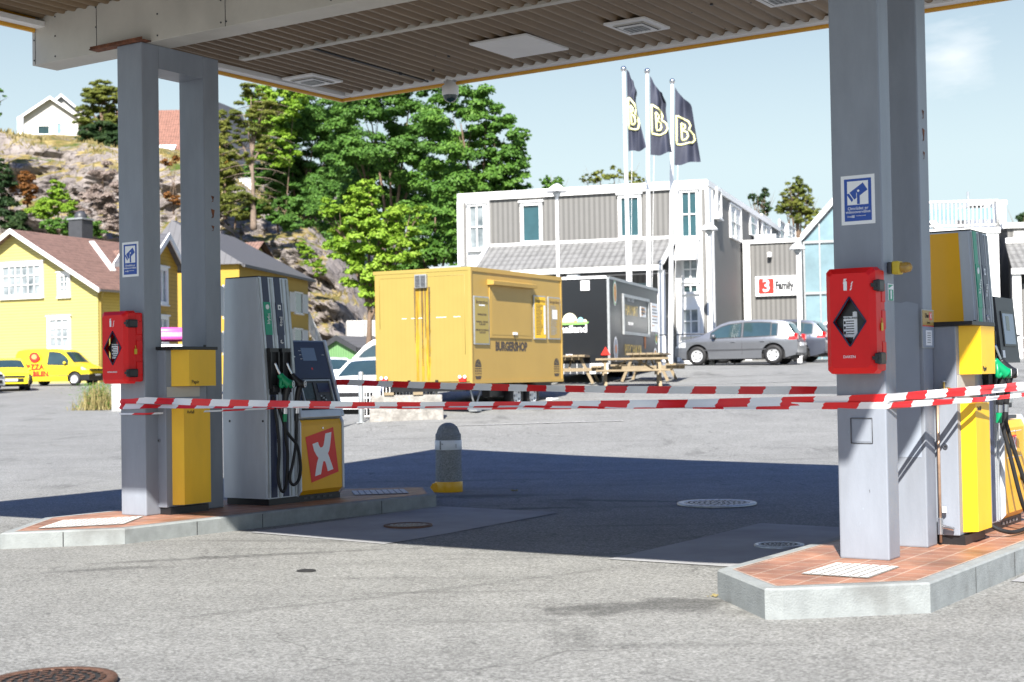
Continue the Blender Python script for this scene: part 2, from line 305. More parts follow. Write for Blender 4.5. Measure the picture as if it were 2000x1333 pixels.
# ---------------------------------------------------------------- mesh helpers
class MB:
    def __init__(s): s.v = []; s.f = []; s.m = []; s.mats = []; s.sm = []; s.uv = {}
    def mi(s, m):
        m = MATS[m] if isinstance(m, str) else m
        if m not in s.mats: s.mats.append(m)
        return s.mats.index(m)
    def add(s, vs, fs, m, smooth=False, T=None):
        o = len(s.v); k = s.mi(m)
        for p in vs:
            p = Vector(p); s.v.append(tuple(T @ p) if T is not None else tuple(p))
        for f in fs: s.f.append(tuple(i+o for i in f)); s.m.append(k); s.sm.append(smooth)
        return s
    def box(s, x0, x1, y0, y1, z0, z1, m, T=None, ch=0):
        if ch:
            bm = bmesh.new(); bmesh.ops.create_cube(bm, size=1)
            for v in bm.verts: v.co = Vector(((x0+x1)/2+v.co.x*(x1-x0), (y0+y1)/2+v.co.y*(y1-y0), (z0+z1)/2+v.co.z*(z1-z0)))
            bmesh.ops.bevel(bm, geom=bm.edges[:], offset=ch, segments=2, profile=.6, affect='EDGES')
            bm.verts.index_update(); s.add([v.co for v in bm.verts], [[v.index for v in f.verts] for f in bm.faces], m, False, T); bm.free(); return s
        v = [(x0, y0, z0), (x1, y0, z0), (x1, y1, z0), (x0, y1, z0), (x0, y0, z1), (x1, y0, z1), (x1, y1, z1), (x0, y1, z1)]
        return s.add(v, [(0, 3, 2, 1), (4, 5, 6, 7), (0, 1, 5, 4), (1, 2, 6, 5), (2, 3, 7, 6), (3, 0, 4, 7)], m, False, T)
    def prism(s, poly, ax, t0, t1, m, T=None, smooth=False):
        """poly in the two other axes (ax=0: y,z; 1: x,z; 2: x,y) swept from t0 to t1"""
        def mk(p, t): return [(t, p[0], p[1]), (p[0], t, p[1]), (p[0], p[1], t)][ax]
        n = len(poly); vs = [mk(p, t0) for p in poly]+[mk(p, t1) for p in poly]
        fs = [(i, (i+1) % n, n+(i+1) % n, n+i) for i in range(n)]+[tuple(range(n-1, -1, -1)), tuple(range(n, 2*n))]
        return s.add(vs, fs, m, smooth, T)
    def poly(s, pts, m, T=None): return s.add(pts, [tuple(range(len(pts)))], m, False, T)
    def cyl(s, a, b, r0, r1=None, m='chrome', n=16, cap=True, smooth=True):
        a = Vector(a); b = Vector(b); r1 = r0 if r1 is None else r1; d = (b-a).normalized()
        u = d.orthogonal().normalized(); w_ = d.cross(u); vs = []
        for c, r in ((a, r0), (b, r1)):
            for i in range(n): t = 2*math.pi*i/n; vs.append(c+u*math.cos(t)*r+w_*math.sin(t)*r)
        s.add(vs, [(i, (i+1) % n, n+(i+1) % n, n+i) for i in range(n)], m, smooth)
        if cap: s.add(vs, [tuple(range(n-1, -1, -1)), tuple(range(n, 2*n))], m)
        return s
    def tube(s, pts, r, m, n=8, sub=6, smooth=True):
        P_ = [Vector(p) for p in pts]
        if sub > 1 and len(P_) > 2:
            Q = []
            for i in range(len(P_)-1):
                p0 = P_[max(0, i-1)]; p1 = P_[i]; p2 = P_[i+1]; p3 = P_[min(len(P_)-1, i+2)]
                for k in range(sub):
                    t = k/sub; Q.append(.5*((2*p1)+(p2-p0)*t+(2*p0-5*p1+4*p2-p3)*t*t+(3*p1-p0-3*p2+p3)*t**3))
            Q.append(P_[-1]); P_ = Q
        rr = r if callable(r) else (lambda t: r)
        N_ = len(P_); vs = []; u = None
        for i, p in enumerate(P_):
            d = (P_[min(N_-1, i+1)]-P_[max(0, i-1)]).normalized()
            u = d.orthogonal().normalized() if u is None else (u-d*u.dot(d)).normalized()
            w_ = d.cross(u); q = rr(i/(N_-1))
            for k in range(n): t = 2*math.pi*k/n; vs.append(p+u*math.cos(t)*q+w_*math.sin(t)*q)
        fs = [(i*n+k, i*n+(k+1) % n, (i+1)*n+(k+1) % n, (i+1)*n+k) for i in range(N_-1) for k in range(n)]
        fs += [tuple(range(n-1, -1, -1)), tuple(range((N_-1)*n, N_*n))]
        return s.add(vs, fs, m, smooth)
    def lathe(s, prof, m, n=24, c=(0, 0, 0), T=None, smooth=True):
        vs = []; c = Vector(c)
        for r, z in prof:
            for k in range(n): t = 2*math.pi*k/n; vs.append(Vector((r*math.cos(t), r*math.sin(t), z))+c)
        fs = [(i*n+k, i*n+(k+1) % n, (i+1)*n+(k+1) % n, (i+1)*n+k) for i in range(len(prof)-1) for k in range(n)]
        return s.add(vs, fs, m, smooth, T)
    def sphere(s, c, r, m, sc=(1, 1, 1), n=12):
        pr = [(max(.0005, math.sin(math.pi*i/n)), -math.cos(math.pi*i/n)) for i in range(n+1)]
        T = Matrix.Translation(c) @ Matrix.Diagonal((r*sc[0], r*sc[1], r*sc[2], 1)); return s.lathe(pr, m, n*2, T=T)
    def grid(s, fn, nu, nv, m, smooth=True, uvf=None):
        o = len(s.f); vs = [fn(i/nu, j/nv) for j in range(nv+1) for i in range(nu+1)]
        s.add(vs, [(j*(nu+1)+i, j*(nu+1)+i+1, (j+1)*(nu+1)+i+1, (j+1)*(nu+1)+i) for j in range(nv) for i in range(nu)], m, smooth); return s
    def text(s, txt, size, m, T, align='CENTER', ext=.0015, off=0, sx=1):
        cu = bpy.data.curves.new('lettering', 'FONT'); cu.body = txt; cu.size = size; cu.align_x = align; cu.align_y = 'CENTER'; cu.extrude = ext; cu.offset = off; cu.resolution_u = 3
        ob = bpy.data.objects.new('lettering', cu); COL.objects.link(ob); dg = bpy.context.evaluated_depsgraph_get()
        me = bpy.data.meshes.new_from_object(ob.evaluated_get(dg)); S = Matrix.Diagonal((sx, 1, 1, 1))
        s.add([v.co for v in me.vertices], [tuple(p.vertices) for p in me.polygons], m, False, T @ S)
        COL.objects.unlink(ob); bpy.data.objects.remove(ob); bpy.data.curves.remove(cu); bpy.data.meshes.remove(me); return s
    def build(s, name, parent=None, loc=None, rotz=0, label=None, uvroof=None):
        me = bpy.data.meshes.new(name); me.from_pydata(s.v, [], s.f)
        for m in s.mats: me.materials.append(m)
        me.polygons.foreach_set('material_index', s.m); me.polygons.foreach_set('use_smooth', s.sm)
        if uvroof:      # (origin, u axis, v axis) in local metres
            uvl = me.uv_layers.new(name='UVMap'); o, u, v = [Vector(q) for q in uvroof]
            for lp in me.loops:
                q = me.vertices[lp.vertex_index].co-o; uvl.data[lp.index].uv = (q.dot(u), q.dot(v))
        me.update(); ob = bpy.data.objects.new(name, me); COL.objects.link(ob)
        if parent is not None: ob.parent = parent
        if loc is not None: ob.location = loc; ob.rotation_euler = (0, 0, rotz)
        if label: ob['label'] = label
        return ob
def thing(name, label, cat, loc=(0, 0, 0), rotz=0, group=None):
    o = bpy.data.objects.new(name, None); COL.objects.link(o); o.empty_display_size = .2
    o.location = loc; o.rotation_euler = (0, 0, rotz); o['label'] = label; o['category'] = cat
    if group: o['group'] = group
    return o
def tag(o, label, cat, group=None):
    o['label'] = label; o['category'] = cat
    if group: o['group'] = group
    return o
def struct(o, label=None, cat=None):
    o['kind'] = 'structure'
    if label: o['label'] = label
    if cat: o['category'] = cat
    return o
def copy_tree(o, loc=None, rotz=None, label=None, parent=None):
    c = o.copy(); COL.objects.link(c)
    if parent is not None: c.parent = parent
    for ch in o.children: copy_tree(ch, parent=c)
    if loc is not None: c.location = loc
    if rotz is not None: c.rotation_euler = (0, 0, rotz)
    if label: c['label'] = label
    return c
def face_T(o, u, v):
    """text/graphics frame: local x along u, local y along v, at o"""
    u = Vector(u).normalized(); v = Vector(v).normalized(); n_ = u.cross(v)
    return Matrix(((u.x, v.x, n_.x, o[0]), (u.y, v.y, n_.y, o[1]), (u.z, v.z, n_.z, o[2]), (0, 0, 0, 1)))
def leaves(quads, name, m, parent):
    V = np.asarray(quads, dtype=np.float32).reshape(-1, 3); n_ = len(V)//4
    me = bpy.data.meshes.new(name); me.vertices.add(len(V)); me.vertices.foreach_set('co', V.ravel())
    me.loops.add(len(V)); me.loops.foreach_set('vertex_index', np.arange(len(V), dtype=np.int32))
    me.polygons.add(n_); me.polygons.foreach_set('loop_start', np.arange(0, len(V), 4, dtype=np.int32)); me.polygons.foreach_set('loop_total', np.full(n_, 4, dtype=np.int32))
    me.materials.append(MATS[m]); me.update(calc_edges=True); me.validate()
    ob = bpy.data.objects.new(name, me); COL.objects.link(ob); ob.parent = parent; return ob
RG = np.random.default_rng(11)
def leaf_quads(C, N, size, asp=.7, jit=.35):
    """quads at centres C facing roughly N"""
    k = len(C); N = N+RG.normal(0, .55, (k, 3)); N /= np.linalg.norm(N, axis=1, keepdims=True)+1e-9
    t = RG.normal(0, 1, (k, 3)); u = np.cross(N, t); u /= np.linalg.norm(u, axis=1, keepdims=True)+1e-9; v = np.cross(N, u)
    s_ = size*(1+RG.uniform(-jit, jit, (k, 1))); u = u*s_*.5; v = v*s_*.5*asp
    bend = N*s_*.12
    return np.stack([C-u, C-v-bend, C+u, C+v-bend], axis=1)
def clump_cloud(lobes, dens, size, clump=.26, flat=.75, asp=.7, fill=.25):
    out = []
    for (c, r) in lobes:
        c = np.array(c, float); r = np.array(r, float) if hasattr(r, '__len__') else np.array([r, r, r], float)
        rm = r.mean(); nc = max(6, int(10*dens))
        d = RG.normal(0, 1, (nc, 3)); d /= np.linalg.norm(d, axis=1, keepdims=True)
        rad = np.where(RG.random(nc) < fill, RG.uniform(.3, .8, nc), RG.uniform(.8, 1.1, nc))
        cc = c+d*rad[:, None]*r
        for q, dd in zip(cc, d):
            cr_ = rm*clump*RG.uniform(.6, 1.35); k = max(10, int(2.0*4*math.pi*cr_*cr_/(size*size*asp)))
            e = RG.normal(0, 1, (k, 3)); e /= np.linalg.norm(e, axis=1, keepdims=True)
            e[:, 2] = np.where(e[:, 2] < -.2, -e[:, 2]*.6, e[:, 2])
            pts = q+e*cr_*RG.uniform(.45, 1.12, (k, 1))*np.array([1, 1, flat])
            out.append(leaf_quads(pts, e*.8+dd*.3+np.array([0, 0, .45]), size, asp))
    return np.concatenate(out)
# ================================================================ GROUND
def sheet(poly_fn, nu, nv, m, dz): pass
xs = np.concatenate([np.linspace(-260, -40, 23)[:-1], np.linspace(-40, 40, 81), np.linspace(40, 260, 23)[1:]])
ys = np.concatenate([np.linspace(-60, 0, 13)[:-1], np.linspace(0, 95, 96), np.linspace(95, 700, 41)[1:]])
g = MB(); nx = len(xs)
g.add([(x, y, gz(x, y)) for y in ys for x in xs], [(j*nx+i, j*nx+i+1, (j+1)*nx+i+1, (j+1)*nx+i) for j in range(len(ys)-1) for i in range(nx-1)], 'asphalt', True)
struct(g.build('ground'), 'light worn grey asphalt forecourt rising towards the back', 'ground')
def pad(label, a0, a1, b0, b1):
    o = ST.w(a0, b0); mb = MB()
    def fn(u, v):
        p = ST.w(a0+(a1-a0)*u, b0+(b1-b0)*v); return (u*(a1-a0), v*(b1-b0), gz(p.x, p.y)+.006)
    mb.grid(fn, 14, 10, 'concrete_pad', True)
    return struct(mb.build('concrete_pad', None, (o.x, o.y, 0), PHI), label, 'pavement')
pad('concrete filling pad beside the far pump island', 10.15, 13.1, 8.12, 9.74)
pad('concrete filling pad beside the near pump island', 10.15, 13.1, 4.22, 5.85)
pad('concrete filling pad on the right hand side of the near island', 10.3, 13.4, 1.15, 2.75)
# worn painted parking lines at the back
ln = MB()
for (x0, y0, x1, y1) in ((2.0, 40.5, 8.5, 41.5), (3.2, 37.6, 9.6, 38.6), (-1.2, 29.0, 2.2, 29.4)):
    n_ = 10; d = Vector((x1-x0, y1-y0)); q = Vector((-d.y, d.x)).normalized()*.05
    vs = []
    for i in range(n_+1):
        p = Vector((x0, y0))+d*i/n_
        for s_ in (-1, 1): vs.append((p.x+q.x*s_, p.y+q.y*s_, gz(p.x, p.y)+.012))
    ln.add(vs, [(2*i, 2*i+1, 2*i+3, 2*i+2) for i in range(n_)], 'white_paint')
struct(ln.build('parking_line'), 'faint white parking lines on the asphalt', 'road marking')

# ---- pump islands
def island(label, poly, loc_ab, plates):
    """poly in station coordinates, z top .14"""
    o = ST.w(*loc_ab); t = thing('pump_island', label, 'pump island', (o.x, o.y, 0), PHI, 'raised pump islands')
    P0 = [Vector((a-loc_ab[0], b-loc_ab[1])) for a, b in poly]; n_ = len(P0)
    def inset(d):
        out = []
        for i in range(n_):
            p, q, r = P0[i-1], P0[i], P0[(i+1) % n_]
            e1 = (q-p).normalized(); e2 = (r-q).normalized(); n1 = Vector((-e1.y, e1.x)); n2 = Vector((-e2.y, e2.x))
            b_ = (n1+n2).normalized(); out.append(q+b_*(d/max(.3, b_.dot(n1))))
        return out
    I1 = inset(.012); I2 = inset(.10)
    k = MB(); vs = [(p.x, p.y, -.16) for p in P0]+[(p.x, p.y, .128) for p in P0]+[(p.x, p.y, .14) for p in I1]+[(p.x, p.y, .14) for p in I2]
    fs = []
    for L_ in range(3):
        for i in range(n_): j = (i+1) % n_; fs.append((L_*n_+i, L_*n_+j, (L_+1)*n_+j, (L_+1)*n_+i))
    k.add(vs, fs, 'kerb_granite')
    # joints in the kerb
    for i in range(n_):
        a, b = P0[i], P0[(i+1) % n_]; d = b-a; nrm = Vector((d.y, -d.x)).normalized(); m_ = int(d.length/1.0)
        for q in range(1, m_+1):
            p = a+d*(q/(m_+1)); e = d.normalized()*.004
            k.add([(p.x-e.x+nrm.x*.002, p.y-e.y+nrm.y*.002, -.1), (p.x+e.x+nrm.x*.002, p.y+e.y+nrm.y*.002, -.1), (p.x+e.x+nrm.x*.002, p.y+e.y+nrm.y*.002, .127), (p.x-e.x+nrm.x*.002, p.y-e.y+nrm.y*.002, .127)], [(0, 1, 2, 3)], 'iron_dark')
    k.build('kerb', t)
    top = MB(); top.add([(p.x, p.y, .1405) for p in I2], [tuple(range(n_))], 'clay_tiles')
    I3 = inset(.092)
    top.add([(p.x, p.y, .1425) for p in I3]+[(p.x, p.y, .1425) for p in inset(.104)], [(i, (i+1) % n_, n_+(i+1) % n_, n_+i) for i in range(n_)], 'grout')
    top.build('tile_paving', t)
    for (cx, cy, hw, hh, sk) in plates:      # studded pale plate: grid of small squares
        pl = MB(); cx -= loc_ab[0]; cy -= loc_ab[1]
        c4 = [Vector((cx-hw, cy)), Vector((cx, cy-hh)), Vector((cx+hw, cy)), Vector((cx, cy+hh))] if sk else [Vector((cx-hw, cy-hh)), Vector((cx+hw, cy-hh)), Vector((cx+hw, cy+hh)), Vector((cx-hw, cy+hh))]
        bl = lambda u, v: (c4[0]*(1-u)+c4[1]*u)*(1-v)+(c4[3]*(1-u)+c4[2]*u)*v
        pl.add([(*bl(u, v), .1445) for u, v in ((0, 0), (1, 0), (1, 1), (0, 1))], [(0, 1, 2, 3)], 'tactile_joint')
        N1 = max(4, int((c4[1]-c4[0]).length/.062)); N2 = max(4, int((c4[3]-c4[0]).length/.062))
        for i in range(N1):
            for j in range(N2):
                u0, u1, v0, v1 = (i+.1)/N1, (i+.9)/N1, (j+.1)/N2, (j+.9)/N2
                q = [(*bl(u, v), .149) for u, v in ((u0, v0), (u1, v0), (u1, v1), (u0, v1))]
                pl.add(q, [(0, 1, 2, 3)], 'tactile_white')
        pl.build('tactile_plate', t)
    return t
island('raised island of red clay tiles under the left pump and left columns',
       [(8.16, 10.78), (8.92, 10.06), (11.4, 9.92), (13.06, 9.70), (13.95, 10.45), (13.2, 11.45), (9.3, 11.62)], (10.5, 10.6),
       [(9.15, 10.75, .62, .42, True), (13.0, 10.45, .45, .42, True)])
island('raised island of red clay tiles under the right column and right pump',
       [(8.10, 3.60), (8.14, 3.50), (8.77, 2.82), (13.3, 2.76), (14.0, 3.5), (13.3, 4.22), (8.75, 4.22)], (10.5, 3.5),
       [(9.05, 3.42, .30, .22, False)])
# ---- manholes
def manhole(label, px, py, r, rim, inner, ring, cat='manhole cover', z0=0, rows=6):
    q = G0(px, py, z0); t = thing('manhole_cover', label, cat, (q.x, q.y, gz(q.x, q.y)+.012), 0, 'round cast iron covers in the asphalt')
    f = MB(); f.lathe([(r, -.01), (r, .004), (r*.985, .010), (r*.84, .010), (r*.83, .004)], rim, 48); f.build('rim', t)
    c = MB(); c.lathe([(r*.83, .004), (.001, .004)], inner, 48)
    for k in range(1, rows+1):
        rr = r*.78*k/rows; n_ = max(4, int(rr*2*math.pi/(r*.17)))
        for i in range(n_):
            a0 = 2*math.pi*(i+.12+.3*(k % 2))/n_; a1 = a0+2*math.pi*.72/n_; r0 = rr-r*.04; r1 = rr+r*.035
            c.add([(r0*math.cos(a0), r0*math.sin(a0), .011), (r1*math.cos(a0), r1*math.sin(a0), .011), (r1*math.cos(a1), r1*math.sin(a1), .011), (r0*math.cos(a1), r0*math.sin(a1), .011)], [(0, 1, 2, 3)], ring)
    c.build('lid', t); return t
def G0(px, py, z): d = ray(px, py); return CAMP+d*((z-CAM_H)/d.z)
manhole('large grey round cover with pale rim in the canopy shade', 1400, 988, .43, 'iron_grey', 'iron_dark', 'iron_grey', z0=-.02)
manhole('dark round cover in the concrete pad by the left pump island', 797, 1030, .24, 'iron_rust', 'steel_grey', 'iron_rust', z0=-.03, rows=4)
manhole('small pale patterned cover in the concrete pad by the right island', 1522, 1068, .21, 'iron_grey', 'iron_dark', 'iron_grey', z0=-.045, rows=4)
manhole('rusty brown round cover cut off by the bottom edge', 100, 1330, .31, 'iron_rust', 'iron_dark', 'iron_rust', rows=5)
q = G0(598, 1109, 0); o_ = MB(); o_.lathe([(.075, .0), (.07, .006), (.001, .007)], 'iron_dark', 24); tag(o_.build('valve_cover', None, (q.x, q.y, gz(q.x, q.y)+.004)), 'tiny dark round cap in the sunlit asphalt in the foreground', 'valve cover')

# ---- canopy
A0, A1, B0, B1 = 4.95, 14.86, 1.45, 12.49
CO = ST.w(10, 7); cz = lambda a: 5.238+(a-9.9)*(-.015)
t = thing('canopy', 'flat canopy over the pumps with corrugated underside, white beam and orange edge', 'canopy', (CO.x, CO.y, 0), PHI)
ca = lambda a: a-10; cb = lambda b: b-7
m = MB(); nb = 67
def corr(u, v):
    b = B0+.05+(B1-B0-.1)*u; ph = 2*math.pi*b/.165; s_ = math.sin(ph); s_ = max(-1, min(1, s_*1.5))
    a = A0+.1+(A1-.08-A0-.1)*v; return (ca(a), cb(b), cz(a)+.028*s_)
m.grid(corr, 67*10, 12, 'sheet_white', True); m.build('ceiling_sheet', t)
m = MB(); m.box(ca(A0+.02), ca(A1-.02), cb(B0+.02), cb(B1-.02), 5.30, 5.58, 'dark_grey'); m.build('roof_deck', t)
def fascia(x0, x1, y0, y1, z0=5.085, z1=5.66):
    m = MB(); m.box(x0, x1, y0, y1, z0, z1, 'fascia_orange', ch=.01); return m
cr_ = 1.3; TH = .05
# rounded near right corner like the curved shadow shows
fascia(ca(A1-TH), ca(A1), cb(B0), cb(B1-TH-.002)).build('edge_band', t); fascia(ca(A0), ca(A1), cb(B1-TH), cb(B1)).build('edge_band', t)
fascia(ca(A0), ca(A0+TH), cb(B0+cr_), cb(B1-TH-.002)).build('edge_band', t); fascia(ca(A0+cr_), ca(A1-TH-.002), cb(B0), cb(B0+TH)).build('edge_band', t)
m = MB(); vs = []
for i in range(17):
    an = math.pi/2*i/16; c_ = (A0+cr_, B0+cr_)
    for rr in (cr_, cr_-TH):
        for z in (5.085, 5.66): vs.append((ca(c_[0]-rr*math.cos(an)), cb(c_[1]-rr*math.sin(an)), z))
fs = []
for i in range(16):
    k = i*4; fs += [(k, k+4, k+5, k+1), (k+2, k+3, k+7, k+6), (k, k+2, k+6, k+4), (k+1, k+5, k+7, k+3)]
m.add(vs, fs, 'fascia_orange'); m.build('edge_band', t)
# pale inner gutters
def gut(x0, x1, y0, y1):
    m = MB(); m.box(x0, x1, y0, y1, 5.118, 5.175, 'white_paint', ch=.006); m.build('gutter', t)
gut(ca(A1-.20), ca(A1-TH-.012), cb(B0+.4), cb(B1-.22)); gut(ca(A0+.3), ca(A1-TH-.03), cb(B1-.20), cb(B1-TH-.012))
# main beam
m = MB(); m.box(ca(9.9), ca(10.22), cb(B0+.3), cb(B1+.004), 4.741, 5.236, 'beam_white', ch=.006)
for b in (12.44, 11.5, 9.72, 7.4, 5.2): m.box(ca(9.897), ca(9.9), cb(b), cb(b+.006), 4.745, 5.232, 'dark_grey')
for b in (12.43, 12.1, 11.48, 10.6, 9.75, 9.68, 8.4):
    for z in (4.79, 5.0, 5.2): m.cyl((ca(9.9), cb(b+.03), z), (ca(9.894), cb(b+.03), z), .009, None, 'dark_grey', 8)
m.build('beam', t)
m = MB(); m.box(ca(12.40), ca(12.50), cb(B0+.3), cb(11.97), cz(12.45)-.035, cz(12.45)+.0, 'beam_white'); m.build('cover_strip', t)
m = MB(); m.tube([(ca(12.5), cb(10.92), cz(12.5)-.03), (ca(14.7), cb(10.92), cz(14.7)-.03)], .012, 'dark_grey', 6, 1)
for a in (13.2, 14.1): m.cyl((ca(a), cb(10.92), cz(a)-.05), (ca(a), cb(10.92), cz(a)), .02, None, 'dark_grey', 6)
for (a, b) in ((13.7, 9.9), (14.2, 10.5), (13.4, 6.4), (13.0, 5.9)): m.cyl((ca(a), cb(b), cz(a)-.045), (ca(a), cb(b), cz(a)), .018, None, 'dark_grey', 6)
m.build('conduit', t)
def rows_of_screws():
    m = MB()
    for a in (11.2, 13.6, 14.4, 8.2):
        for b in np.arange(2.1, 12.2, .66): m.cyl((ca(a), cb(b), cz(a)-.033), (ca(a), cb(b), cz(a)-.01), .009, None, 'dark_grey', 6)
    m.build('screw', t)
rows_of_screws()
def downlight(label, a, b, grille=True, s_=.215):
    o = ST.w(a, b); z = cz(a)-.05
    d = thing('canopy_light' if grille else 'cover_panel', label, 'ceiling light' if grille else 'panel', (o.x, o.y, z), PHI, 'square fittings in the canopy ceiling' if grille else None)
    m = MB(); m.box(-s_*1.35, s_*1.35, -s_*1.15, s_*1.15, 0.0, .025, 'white_paint', ch=.004); m.build('plate', d)
    if grille:
        m = MB(); m.box(-s_*.95, s_*.95, -s_*.85, s_*.85, -.012, -.001, 'beam_white', ch=.004); m.box(-s_*.88, s_*.88, -s_*.78, s_*.78, -.016, -.0125, 'dark_grey'); m.box(-s_*.8, s_*.8, -s_*.7, s_*.7, -.02, -.0165, 'white_paint'); m.build('housing', d)
        m = MB(); m.box(-s_*.45, s_*.45, -s_*.5, s_*.5, -.024, -.021, 'black_plastic')
        for i in range(7): x = -s_*.45+s_*.9*i/6; m.box(x-.006, x+.006, -s_*.5, s_*.5, -.028, -.0245, 'galv')
        for i in range(5): y = -s_*.5+s_*1.0*i/4; m.box(-s_*.45, s_*.45, y-.006, y+.006, -.032, -.029, 'galv')
        m.build('grille', d)
    return d
downlight('square white ceiling light with grille near the left column', 13.72, 12.0); downlight('square white ceiling light with grille above the flags', 13.72, 7.43)
downlight('square ceiling light at the top edge of the picture beside the right column', 13.55, 5.70)
downlight('plain blank square cover plate in the corrugated canopy ceiling', 13.75, 8.95, False, .33)
# dome camera
o = ST.w(14.72, 10.62); d = thing('security_camera', 'white dome camera hanging from the canopy edge', 'camera', (o.x, o.y, 5.07), PHI)
m = MB(); m.lathe([(.001, .06), (.06, .06), (.075, .0), (.105, -.02), (.105, -.12), (.095, -.135)], 'white_paint', 24); m.box(-.03, .03, -.08, .08, .03, .075, 'galv'); m.build('housing', d)
m = MB(); m.lathe([(.09, -.135), (.088, -.16), (.07, -.195), (.04, -.215), (.001, -.222)], 'glass_dark', 24); m.build('dome', d)

# ---- portal frames that carry the canopy
def portal(label, a, b, patch_dz):
    o = ST.w(a, b); t = thing('portal_column', label, 'column', (o.x, o.y, .14), PHI, 'grey steel portal columns')
    for k, x in enumerate((0, .82)):
        m = MB(); m.box(x, x+.22, 0, .35, 0, 4.60, 'steel_grey', ch=.012)
        m.build('post', t)
    m = MB(); m.box(.2201, .8199, .003, .347, 4.371, 4.597, 'steel_grey'); m.build('header', t)
    m = MB(); sr = random.Random(int(a*100))        # scratches and chips low on the posts
    for _ in range(9):
        y = sr.uniform(.03, .32); z = sr.uniform(.1, 1.6); L_ = sr.uniform(.006, .022); an = sr.uniform(-.4, .4)+1.57*(sr.random() < .6); w_ = sr.uniform(.0012, .003)
        dy, dz = math.cos(an)*L_, math.sin(an)*L_; m.add([(-.0012, y, z), (-.0012, y+dy+w_, z+dz), (-.0012, y+dy-w_, z+dz+w_*2), (-.0012, y-w_, z+w_)], [(0, 1, 2, 3)], sr.choice(['steel_patch', 'steel_patch', 'dark_grey']))
    m.build('scratch', t)
    # paler area on the rear post with an uneven top edge
    m = MB(); pts = [(.8175, .03, .3), (.8175, .345, .3), (.8175, .345, 1.42)]+[(.8175, .345-.3*i/8, 1.42+.012*math.sin(i*1.3)+(.02 if i < 5 else 0)) for i in range(1, 8)]+[(.8175, .03, 1.41)]
    m.poly([(p[0], p[1], p[2]+patch_dz) for p in pts], 'steel_patch'); m.build('pale_patch', t)
    m = MB(); m.box(-.05, .09, -.06, .70, 4.602, 4.612, 'rust'); m.box(-.045, -.035, -.05, .69, 4.60, 4.635, 'rust'); m.build('bearing_plate', t)
    m = MB()
    for (y, z, s_) in ((-.0015, 3.0, .05), (-.0015, 2.85, .03), (-.0015, 3.15, .035)):
        m.poly([(.93+.02*math.sin(i*2.1)+s_*.4*math.cos(i*.9), y, z+s_*math.sin(i*.9)) for i in range(7)], 'rust')
    m.build('rust_spot', t)
    return t
portal('left grey portal column of two square posts between the bins and pump two', 9.83, 10.78, .0)
cR = portal('right grey portal column of two square posts in the foreground', 9.64, 3.37, .35)
m = MB(); m.box(-.004, -.001, .11, .24, .80, .95, 'steel_grey', ch=.001)
pts = [(.10, .79), (.25, .79), (.25, .96), (.10, .96)]
for i in range(4): (y0, z0), (y1, z1) = pts[i], pts[(i+1) % 4]; m.tube([(-.004, y0, z0), (-.004, y1, z1)], .003, 'dark_grey', 5, 1)
m.build('access_hatch', cR)

# ---- camera warning signs
def cctv_sign(label, a, b0, b1, z0, z1):
    o = ST.w(a, b1); d = thing('warning_sign', label, 'sign', (o.x, o.y, z0), PHI, 'blue and white camera warning signs')
    W = b1-b0; H = z1-z0      # face looks towards -x; reading right = -y
    T = face_T((0, 0, 0), (0, -1, 0), (0, 0, 1))
    m = MB(); m.box(0, W, 0, H, -.008, 0.0, 'pure_white', T, ch=.002); m.build('board', d)
    m = MB(); e = W*.10
    def q(x0, x1, y0, y1, z, mm): m.add([(x0, y0, z), (x1, y0, z), (x1, y1, z), (x0, y1, z)], [(0, 1, 2, 3)], mm, False, T)
    q(e, W-e, e, H-e, .0012, 'sign_blue'); q(e+W*.09, W-e-W*.09, H*.40, H-e-W*.07, .0018, 'pure_white')
    c = Vector((W*.52, H*.68)); an = R_(33); ux = Vector((math.cos(an), math.sin(an))); uy = Vector((-ux.y, ux.x)); S_ = W*.25
    def bl(p): v = c+ux*p[0]*S_+uy*p[1]*S_; return (v.x, v.y, .0024)
    m.add([bl(p) for p in ((-.95, -.55), (.95, -.55), (.95, .45), (-.95, .45))], [(0, 1, 2, 3)], 'sign_blue', False, T)
    m.add([bl(p) for p in ((-1.35, -.62), (-1.05, -.5), (-1.05, .4), (-1.35, .5))], [(0, 1, 2, 3)], 'sign_blue', False, T)
    q(c.x-S_*.16, c.x+S_*.16, H*.41, c.y-S_*.1, .0028, 'sign_blue'); q(c.x-S_*.24, c.x-S_*.18, H*.43, c.y-S_*.2, .003, 'pure_white')
    m.add([(c.x+math.cos(i*math.pi/6)*S_*.14, c.y+math.sin(i*math.pi/6)*S_*.14, .0032) for i in range(12)], [tuple(range(12))], 'pure_white', False, T)
    m.text('Området er', W*.125, 'pure_white', T @ Matrix.Translation((W/2, H*.325, .002))); m.text('videoovervåket', W*.118, 'pure_white', T @ Matrix.Translation((W/2, H*.255, .002)))
    m.text('Uno', W*.07, 'pure_white', T @ Matrix.Translation((W*.24, H*.165, .002))); q(W*.31, W*.39, H*.14, H*.19, .002, 'pure_white'); m.text('X', W*.075, 'sign_blue', T @ Matrix.Translation((W*.35, H*.165, .0022)))
    m.text('behandlingsansvarlig', W*.035, 'pure_white', T @ Matrix.Translation((W*.58, H*.175, .002)))
    m.build('print', d); return d
cctv_sign('small blue camera warning sign on the left column', 9.829, 10.852, 11.082, 2.46, 2.80)
cctv_sign('large blue camera warning sign on the right column', 9.639, 3.415, 3.655, 2.424, 2.762)

